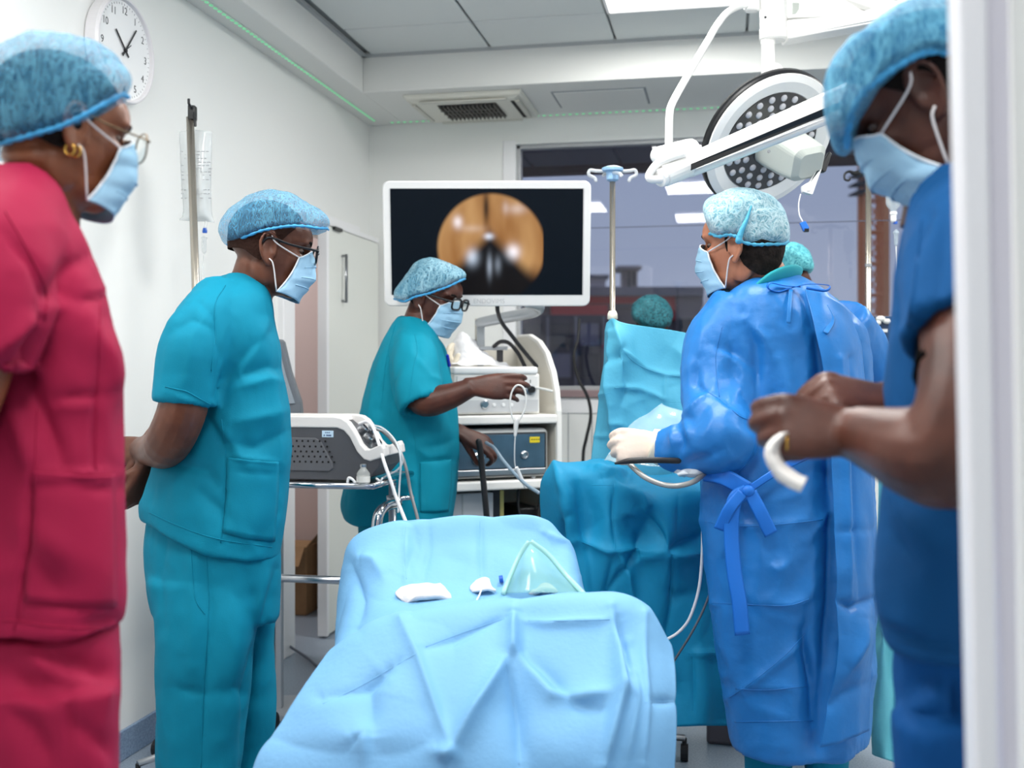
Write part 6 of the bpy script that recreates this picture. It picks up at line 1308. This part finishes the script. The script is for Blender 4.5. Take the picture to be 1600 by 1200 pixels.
# ---- screen drape hung from the beige stand
d = 3.42
rows = [[(948, 505, d + .12), (956, 498, d + .1), (966, 500, d + .06), (1000, 508, d + .06), (1050, 517, d + .05), (1096, 526, d + .04), (1150, 536, d + .06), (1230, 548, d + .1)],
        [(943, 545, d + .1), (954, 530, d + .05), (970, 535, d - .02), (1000, 545, d + .04), (1050, 552, d + .04), (1096, 556, d + .02), (1150, 566, d + .06), (1230, 575, d + .1)],
        [(936, 600, d + .1), (953, 600, d + .02), (975, 600, d - .02), (1010, 600, d + .02), (1050, 600, d + .02), (1096, 600, d), (1150, 610, d + .05), (1230, 610, d + .1)],
        [(929, 660, d + .1), (955, 660, d + .02), (980, 660, d), (1015, 660, d), (1055, 660, d), (1100, 660, d - .02), (1150, 660, d + .04), (1230, 660, d + .1)],
        [(922, 720, d + .08), (960, 720, d + .02), (985, 722, d), (1020, 722, d - .02), (1060, 722, d - .02), (1100, 722, d - .04), (1150, 722, d + .03), (1230, 722, d + .1)],
        [(915, 800, d + .08), (960, 800, d + .04), (990, 800, d), (1020, 800, d), (1060, 800, d), (1100, 800, d), (1150, 800, d + .03), (1230, 800, d + .1)]]
fo = [([(955, 520), (955, 600), (960, 690)], 4, -.022), ([(957, 500), (975, 545), (1010, 575), (1040, 586), (1100, 590)], 2.2, -.006), ([(975, 545), (950, 570)], 4, .012), ([(958, 605), (1000, 606), (1020, 615), (1040, 625)], 3, -.008), ([(1040, 590), (1038, 630)], 2.5, -.005), ([(958, 660), (975, 665)], 3, -.006), ([(930, 618), (954, 614)], 2, -.004), ([(925, 682), (955, 681)], 2, -.004), ([(1000, 620), (1020, 660), (1010, 700)], 14, .012), ([(975, 560), (985, 600), (965, 640)], 10, .012), ([(1045, 540), (1075, 560), (1100, 570)], 12, -.010), ([(1050, 600), (1060, 640), (1055, 690)], 12, -.010)]
drape('screen_drape', rows, 110, 100, fo, [(.004, .1, 3, (1, 1, 1)), (.007, .16, 5, (1, 1, 1), 1)], DR3, 'pale turquoise drape screen hung from the beige drip stand', creases=([(972, 545), (990, 565), (1020, 580), (1060, 588), (1095, 590)], [(960, 606), (1000, 606), (1020, 615), (1038, 626)], [(1039, 588), (1038, 628)], [(1042, 628), (1070, 628), (1095, 625)], [(930, 618), (952, 614)], [(926, 682), (952, 681)], [(974, 548), (958, 566)]))
setp(part('drape_clip', mat('cream_clamp'), None, lambda b: (b.pxbox(1081, 541, 1090, 546, d - .02, .02), b.cyl(P(1085, 551, d - .015), P(1085, 544, d - .015), .006, 10)), bevel=.002), 'tiny cream clip on the screen drape beside the gowned shoulder', 'clip')
# ---- drape over the patient and table
d = 3.12
rows = [[(858, 760, d + .34), (880, 745, d + .3), (910, 742, d + .28), (945, 742, d + .28), (985, 748, d + .26), (1030, 745, d + .26), (1080, 742, d + .26), (1140, 745, d + .26), (1260, 748, d + .26)],
        [(852, 742, d + .2), (869, 727, d + .16), (903, 717, d + .14), (940, 715, d + .12), (975, 733, d + .06), (1020, 742, d + .08), (1070, 738, d + .08), (1130, 738, d + .08), (1260, 745, d + .1)],
        [(846, 752, d + .12), (872, 740, d - .02), (905, 735, d + .0), (945, 742, d - .02), (985, 760, d - .06), (1030, 768, d - .02), (1075, 765, d - .02), (1130, 765, d), (1260, 770, d + .02)],
        [(841, 800, d + .12), (884, 800, d - .03), (915, 800, d - .02), (950, 805, d - .05), (995, 810, d - .03), (1040, 812, d - .06), (1080, 810, d - .02), (1130, 810, d), (1260, 812, d + .02)],
        [(842, 860, d + .12), (900, 870, d - .02), (925, 868, d - .03), (958, 865, d - .04), (1000, 860, d - .01), (1045, 862, d - .07), (1085, 850, d - .01), (1130, 855, d), (1260, 860, d + .02)],
        [(846, 930, d + .12), (905, 940, d - .02), (930, 940, d - .03), (962, 940, d - .03), (1005, 945, d - .03), (1050, 948, d - .03), (1090, 945, d - .01), (1130, 945, d), (1260, 950, d + .02)],
        [(855, 1030, d + .12), (910, 1035, d - .02), (935, 1035, d - .02), (970, 1035, d - .04), (1010, 1035, d - .04), (1055, 1035, d - .01), (1095, 1035, d - .03), (1135, 1035, d), (1260, 1040, d + .02)],
        [(865, 1130, d + .12), (915, 1134, d - .01), (940, 1135, d - .01), (975, 1136, d - .03), (1015, 1136, d - .04), (1060, 1136, d - .02), (1100, 1135, d - .03), (1135, 1135, d), (1260, 1135, d + .02)]]
fo = [([(869, 728), (884, 770), (898, 850), (908, 930)], 5, -.022), ([(888, 805), (870, 850), (862, 880)], 4, .012), ([(958, 752), (958, 800), (962, 860)], 2.5, .006), ([(962, 810), (985, 800), (1010, 815)], 10, -.010), ([(1008, 815), (985, 870), (950, 925), (945, 960)], 3.5, .010), ([(962, 860), (980, 900), (995, 960)], 3.5, -.010), ([(1000, 790), (1030, 840), (1047, 862)], 6, .012), ([(1047, 862), (1070, 850), (1095, 838)], 5, .012), ([(1047, 862), (990, 856), (950, 860), (902, 843)], 4, -.010), ([(1050, 862), (1055, 900), (1042, 1000)], 4, .008), ([(985, 880), (1010, 870), (1042, 866)], 8, -.012), ([(1050, 870), (1095, 866)], 6, -.014), ([(1000, 760), (1010, 790), (1009, 814)], 5, -.008), ([(1060, 770), (1063, 850)], 2, .003), ([(960, 862), (944, 930)], 3, .006), ([(1085, 925), (1060, 935), (1045, 925)], 6, .008), ([(1075, 1022), (1130, 1020)], 3, -.006), ([(1080, 1025), (1082, 1110)], 2.2, .005), ([(985, 735), (950, 735), (925, 725)], 5, -.014), ([(940, 745), (960, 740), (985, 752)], 5, .010), ([(1060, 1070), (1030, 1120)], 8, .010), ([(905, 740), (920, 800), (918, 860)], 12, .010)]
drape('patient_drape', rows, 150, 150, fo, [(.004, .09, 6, (1, 1, 1)), (.010, .15, 8, (1, 1, .8), 1)], DR2, 'deep turquoise drape hanging over the patient table in front of the gown', creases=([(958, 755), (958, 800), (961, 860)], [(925, 758), (958, 758)], [(905, 846), (950, 860), (990, 856), (1046, 866), (1095, 866)], [(1053, 868), (1050, 930), (1042, 1000)], [(962, 862), (985, 910), (996, 960)], [(1075, 1021), (1125, 1020)], [(1081, 1024), (1082, 1110)]))
ob = thing('operating_table', 'grey operating table base on the floor below the turquoise drape', 'operating table', P(1120, 1268, 3.5))
part('column', STEEL, ob, lambda b: b.aabb((P(1115, HV, 3.8).x, P(1115, HV, 3.8).y, .08), (P(1115, HV, 3.8).x + .22, P(1115, HV, 3.8).y + .25, .62)), bevel=.01)
part('base_plate', mat('dark_grey_base', (96, 88, 94), .5), ob, lambda b: b.aabb((P(1104, HV, 3.75).x, P(1104, HV, 3.75).y - .02, 0), (P(1104, HV, 3.75).x + .3, P(1104, HV, 3.75).y + .4, .08)), bevel=.012)
part('table_top', RUBBER, ob, lambda b: b.aabb((P(1000, HV, 3.45).x, P(1000, HV, 3.45).y, .62), (P(1000, HV, 3.45).x + .6, P(1000, HV, 3.45).y + .5, .72)), bevel=.02)
# ---- pale teal sheet on the right
rows = [[(1371, 616, 3.35), (1385, 600, 3.30), (1400, 598, 3.30), (1430, 600, 3.32), (1480, 605, 3.40)], [(1371, 700, 3.32), (1384, 700, 3.24), (1400, 700, 3.28), (1432, 700, 3.28), (1485, 700, 3.38)], [(1370, 850, 3.30), (1382, 850, 3.22), (1398, 850, 3.28), (1432, 850, 3.25), (1490, 850, 3.35)], [(1366, 1000, 3.28), (1380, 1000, 3.20), (1398, 1000, 3.26), (1435, 1000, 3.22), (1495, 1000, 3.32)], [(1362, 1110, 3.25), (1378, 1120, 3.16), (1400, 1130, 3.20), (1440, 1150, 3.16), (1500, 1180, 3.25)], [(1364, 1178, 3.20), (1382, 1186, 3.12), (1405, 1194, 3.15), (1450, 1216, 3.10), (1510, 1250, 3.15)]]
drape('side_drape', rows, 50, 90, [([(1381, 620), (1380, 800), (1372, 1000)], 3, .012), ([(1390, 1050), (1380, 1120), (1370, 1180)], 5, -.012), ([(1376, 960), (1384, 990)], 3, .01)], [(.004, .08, 2, (1, 1, 1))], DR4, 'pale teal sheet hanging between the blue gown and the dark blue scrubs')
# ---- instrument table under the light blue drape
rows = [[(545, 1100, 2.78), (545, 980, 2.78), (562, 900, 2.76), (606, 940, 2.74), (680, 950, 2.74), (760, 950, 2.74), (828, 940, 2.74), (862, 930, 2.74), (905, 1010, 2.74)],
        [(528, 1040, 2.66), (528, 930, 2.66), (544, 850, 2.65), (598, 818, 2.64), (680, 808, 2.63), (760, 806, 2.63), (842, 811, 2.63), (876, 850, 2.64), (920, 1000, 2.66)],
        [(525, 1060, 2.58), (526, 945, 2.58), (548, 872, 2.57), (604, 850, 2.56), (680, 850, 2.55), (760, 848, 2.55), (846, 852, 2.56), (892, 880, 2.57), (932, 1010, 2.58)],
        [(524, 1080, 2.48), (525, 985, 2.48), (556, 925, 2.46), (620, 918, 2.44), (690, 918, 2.43), (770, 916, 2.43), (850, 915, 2.43), (912, 926, 2.44), (958, 1030, 2.46)],
        [(525, 1060, 2.36), (532, 1010, 2.36), (580, 972, 2.34), (640, 948, 2.32), (710, 942, 2.31), (790, 936, 2.31), (870, 932, 2.31), (950, 934, 2.31), (1010, 1010, 2.33)],
        [(526, 1015, 2.26), (567, 981, 2.23), (624, 957, 2.21), (680, 947, 2.2), (740, 940, 2.2), (810, 933, 2.2), (925, 931, 2.2), (998, 943, 2.21), (1045, 1000, 2.24)],
        [(497, 1048, 2.2), (545, 1030, 2.15), (610, 1010, 2.12), (670, 1000, 2.12), (740, 995, 2.12), (805, 990, 2.14), (925, 990, 2.12), (1006, 1005, 2.13), (1056, 1035, 2.16)],
        [(446, 1118, 2.12), (515, 1110, 2.05), (590, 1100, 2.02), (665, 1095, 2.02), (735, 1092, 2.02), (810, 1092, 2.03), (925, 1092, 2.02), (1012, 1096, 2.04), (1057, 1100, 2.09)],
        [(396, 1200, 2.06), (490, 1200, 1.99), (575, 1200, 1.96), (655, 1200, 1.95), (735, 1200, 1.95), (810, 1200, 1.95), (925, 1200, 1.95), (1010, 1200, 1.97), (1057, 1200, 2.03)],
        [(380, 1400, 2.0), (480, 1410, 1.95), (570, 1420, 1.92), (655, 1420, 1.9), (735, 1420, 1.9), (810, 1420, 1.9), (925, 1420, 1.9), (1010, 1410, 1.92), (1057, 1400, 1.98)],
        [(376, 1620, 1.98), (478, 1640, 1.94), (568, 1650, 1.9), (655, 1650, 1.88), (735, 1650, 1.88), (810, 1650, 1.88), (925, 1650, 1.88), (1010, 1640, 1.9), (1058, 1620, 1.96)]]
fo = [([(802, 952), (802, 1018)], 6, -.016), ([(800, 1018), (760, 1080), (705, 1172)], 8, -.018), ([(802, 1015), (840, 1060), (862, 1086), (905, 1090), (965, 1082)], 9, -.014), ([(815, 1020), (850, 1050), (900, 1100), (940, 1112)], 9, .012), ([(792, 1030), (808, 1120), (812, 1200)], 7, .012), ([(665, 1011), (720, 990), (792, 964)], 4, .006), ([(627, 966), (655, 1030), (680, 1100), (704, 1170)], 7, -.014), ([(645, 1000), (690, 1120), (705, 1170)], 12, .008), ([(955, 950), (965, 1020), (968, 1085), (942, 1200)], 6, -.024), ([(956, 955), (978, 1010), (984, 1060)], 8, .014), ([(985, 1000), (990, 1100), (975, 1200)], 6, -.010), ([(1005, 960), (1005, 1080), (1003, 1200)], 4, -.010), ([(1010, 1098), (1055, 1096)], 4, .006), ([(820, 970), (860, 975), (955, 968)], 4, -.006), ([(500, 1090), (560, 1070), (620, 1030)], 5, .008), ([(545, 1150), (570, 1140), (565, 1200)], 10, -.010), ([(600, 1040), (570, 1070), (580, 1160)], 14, .012), ([(680, 1175), (706, 1180)], 6, -.012), ([(625, 900), (650, 850), (640, 812)], 10, .008), ([(660, 905), (670, 850), (668, 812)], 3, .004), ([(752, 900), (750, 812)], 3, .005), ([(632, 905), (634, 820)], 2.5, -.004), ([(560, 870), (585, 880), (600, 905)], 8, -.012), ([(545, 880), (560, 930), (556, 980)], 8, .010), ([(850, 830), (880, 850), (905, 900)], 5, -.010), ([(640, 880), (690, 860), (740, 880)], 16, .008)]
drape('table_drape', rows, 190, 230, fo, [(.005, .13, 9, (1, 1, 1)), (.008, .16, 3, (1, 1, 1), 1)], DR1, 'light blue drape covering the instrument table in the foreground', creases=([(665, 1011), (720, 990), (790, 966)], [(825, 970), (880, 970), (953, 968)], [(635, 905), (632, 860), (634, 822)], [(750, 900), (749, 860), (750, 815)], [(505, 1100), (560, 1074), (650, 1022)], [(1008, 1098), (1052, 1096)], [(790, 1035), (806, 1120), (811, 1195)]))
# ---- things lying on it
GAUZE = mat('white_gauze', (214, 212, 212), .9, bump=.25, bscale=120)
def pad(name, rows, lab, cat, m=GAUZE, th=.012):
    me = sheet(rows, 26, 20); relief(me, noise=[(.004, .02, 3, (1, 1, 1))], facing=False); return setp(link(name, me, m, None, smooth=True, solid=th), lab, cat)
pad('gauze_pad', [[(628, 921, 2.44), (650, 915, 2.43), (675, 915, 2.43), (688, 914, 2.44)], [(620, 931, 2.42), (650, 923, 2.4), (680, 921, 2.4), (700, 930, 2.41)], [(638, 944, 2.39), (655, 936, 2.37), (685, 934, 2.37), (705, 936, 2.38)]], 'folded white gauze pad on the light blue drape', 'gauze')
pad('gauze_scrap', [[(745, 908, 2.46), (757, 904, 2.45), (764, 906, 2.45)], [(736, 919, 2.44), (755, 914, 2.42), (768, 916, 2.43)], [(740, 926, 2.42), (752, 923, 2.4), (775, 922, 2.41)]], 'small crumpled white scrap between the gauze pad and the clear mask', 'gauze', th=.006)
pad('gauze_wad', [[(832, 924, 2.42), (850, 916, 2.41), (862, 918, 2.41)], [(828, 930, 2.4), (850, 922, 2.38), (870, 926, 2.39)]], 'white gauze wad lying inside the clear plastic mask', 'gauze', th=.01)
setp(part('needle_cap', mat('blue_plastic_cap'), None, lambda b: b.cyl(P(780, 905, 2.45), P(786, 904, 2.45), .008, 12)), 'tiny blue cap on the light blue drape beside the white scrap', 'cap')
cord('thin_line', [(752, 922, 2.39), (749, 930, 2.36), (745, 938, 2.33)], .0018, WCORD, 'short white thread end hanging off the small scrap', 'thread')
ms = thing('oxygen_mask', 'clear greenish plastic mask standing on the right of the light blue drape', 'mask', P(850, 930, 2.4))
MSK = clear_like('clear_green_plastic', (150, 206, 200), .34, .15)
rows = [[(826, 846, 2.5), (828, 845, 2.48), (830, 846, 2.48), (832, 847, 2.5)], [(812, 868, 2.48), (822, 864, 2.42), (838, 864, 2.42), (856, 866, 2.48)], [(798, 898, 2.46), (818, 892, 2.38), (850, 892, 2.38), (884, 898, 2.46)], [(786, 928, 2.42), (815, 926, 2.34), (866, 926, 2.34), (914, 930, 2.4)]]
me = sheet(rows, 30, 30); link('mask_shell', me, MSK, ms, smooth=True, solid=.001)
RIM = clear_like('green_mask_rim', (176, 224, 212), .6, .2)
part('mask_rim', RIM, ms, lambda b: (b.tube([P(827, 846, 2.47), P(812, 868, 2.465), P(798, 898, 2.44), P(786, 928, 2.4)], .006, 8, 24), b.tube([P(829, 846, 2.47), P(856, 866, 2.465), P(884, 898, 2.44), P(914, 930, 2.38)], .006, 8, 24)), smooth=True)
# ---- at the surgeon's glove
d = 2.72
setp(part('endoscope_shaft', RUBBER, None, lambda b: b.tube([P(962, 724, d - .02), P(985, 720, d - .03), P(1020, 719, d - .03), P(1060, 720, d - .02)], [.003, .0075, .0075, .0075], 10, 20, True), smooth=True), 'black endoscope shaft held under the gloved hand', 'endoscope')
cord('light_guide', [(982, 722, d), (993, 734, d - .02), (1010, 747, d - .04), (1035, 757, d - .06), (1060, 759, d - .08), (1085, 752, d - .06), (1102, 738, d)], .007, mat('grey_metal_cord', (150, 150, 148), .35, metal=.3), 'grey light cable bowing below the gloved hand', 'cable')
rows = [[(1034, 630, 3.3), (1040, 634, 3.28), (1060, 640, 3.26), (1085, 650, 3.25)], [(985, 665, 3.22), (1010, 660, 3.18), (1045, 664, 3.14), (1080, 675, 3.12)], [(948, 714, 3.06), (985, 708, 2.98), (1030, 706, 2.95), (1070, 715, 2.95)], [(944, 720, 3.02), (985, 724, 2.9), (1035, 728, 2.88), (1062, 736, 2.88)]]
me = sheet(rows, 40, 40); relief(me, noise=[(.006, .05, 2, (1, 1, 1))], facing=False)
setp(link('clear_sheath', me, clear_like('clear_film', (206, 232, 238), .3, .12), None, smooth=True, solid=.0006), 'clear plastic camera sheath stretched behind the gloved hand', 'plastic sheath')
rows = [[(1052, 738, d + .0), (1075, 732, d - .02), (1098, 730, d)], [(1060, 742, d - .03), (1080, 740, d - .05), (1101, 738, d - .02)], [(1070, 745, d), (1085, 746, d - .02), (1096, 744, d)]]
me = sheet(rows, 24, 20); relief(me, noise=[(.007, .015, 3, (1, 1, 1))], facing=False)
setp(link('sheath_end', me, clear_like('crinkled_film', (226, 232, 236), .55, .1), None, smooth=True, solid=.0008), 'crinkled clear sheath end below the blue gown sleeve', 'plastic sheath')
cord('white_lead', [(1098, 830, 2.86), (1097, 870, 2.88), (1092, 920, 2.9), (1078, 965, 2.92), (1060, 988, 2.94), (1040, 1000, 2.95)], .0042, WCORD, 'white lead curving down in front of the turquoise drape', 'cable')
cord('grey_lead', [(1112, 920, 2.9), (1098, 955, 2.9), (1080, 990, 2.9), (1060, 1022, 2.92), (1045, 1045, 2.94)], .0032, mat('dark_grey_cable'), 'thin grey lead slanting beside the white lead on the turquoise drape', 'cable')
# ---- tubes at the endoscopist
cord('black_hose', [(748, 690, 3.94), (750, 700, 3.94), (754, 740, 3.94), (758, 780, 3.94), (762, 830, 3.95), (764, 900, 3.97)], .0115, RUBBER, 'black hose hanging from the lowered bare hand', 'hose')
cord('blue_hose', [(760, 692, 3.92), (772, 700, 3.9), (785, 718, 3.86), (802, 738, 3.8), (822, 757, 3.7), (842, 770, 3.6)], .0065, mat('pale_blue_hose', (132, 152, 168), .4), 'pale blue grey hose slanting from the lowered hand to the drape', 'hose')
sn = thing('biopsy_handle', 'white looped plastic handle dangling from the outstretched fingers', 'handle', P(806, 700, 3.72))
WCL = clear_like('milky_plastic', (236, 236, 234), .8, .3)
part('loop', WCL, sn, lambda b: b.tube([P(806, 661, 3.72), P(800, 650, 3.72), (P(797, 630, 3.72)), P(800, 612, 3.72), P(808, 602, 3.72), P(818, 606, 3.72), P(822, 622, 3.72), P(820, 640, 3.72), P(812, 655, 3.72), P(807, 662, 3.72)], .0032, 8, 50, True), smooth=True)
part('stem', WCL, sn, lambda b: b.tube([P(807, 656, 3.72), P(806, 668, 3.72), P(805, 680, 3.72)], [.009, .008, .005], 10, 12, True), smooth=True)
part('wire', TUB, sn, lambda b: b.tube([P(805, 680, 3.72), P(804, 705, 3.72), P(805, 728, 3.73), P(812, 745, 3.75), (P(820, 762, 3.77))], .0025, 6, 30), smooth=True)
part('connector', WPLAST, sn, lambda b: b.tube([P(807, 730, 3.725), P(816, 750, 3.74)], .006, 8))
cord('white_pipe', [(838, 606, 4.4), (850, 608, 4.36), (862, 611, 4.34)], .005, WCL, 'short white pipe poking from the light source knob', 'tube')
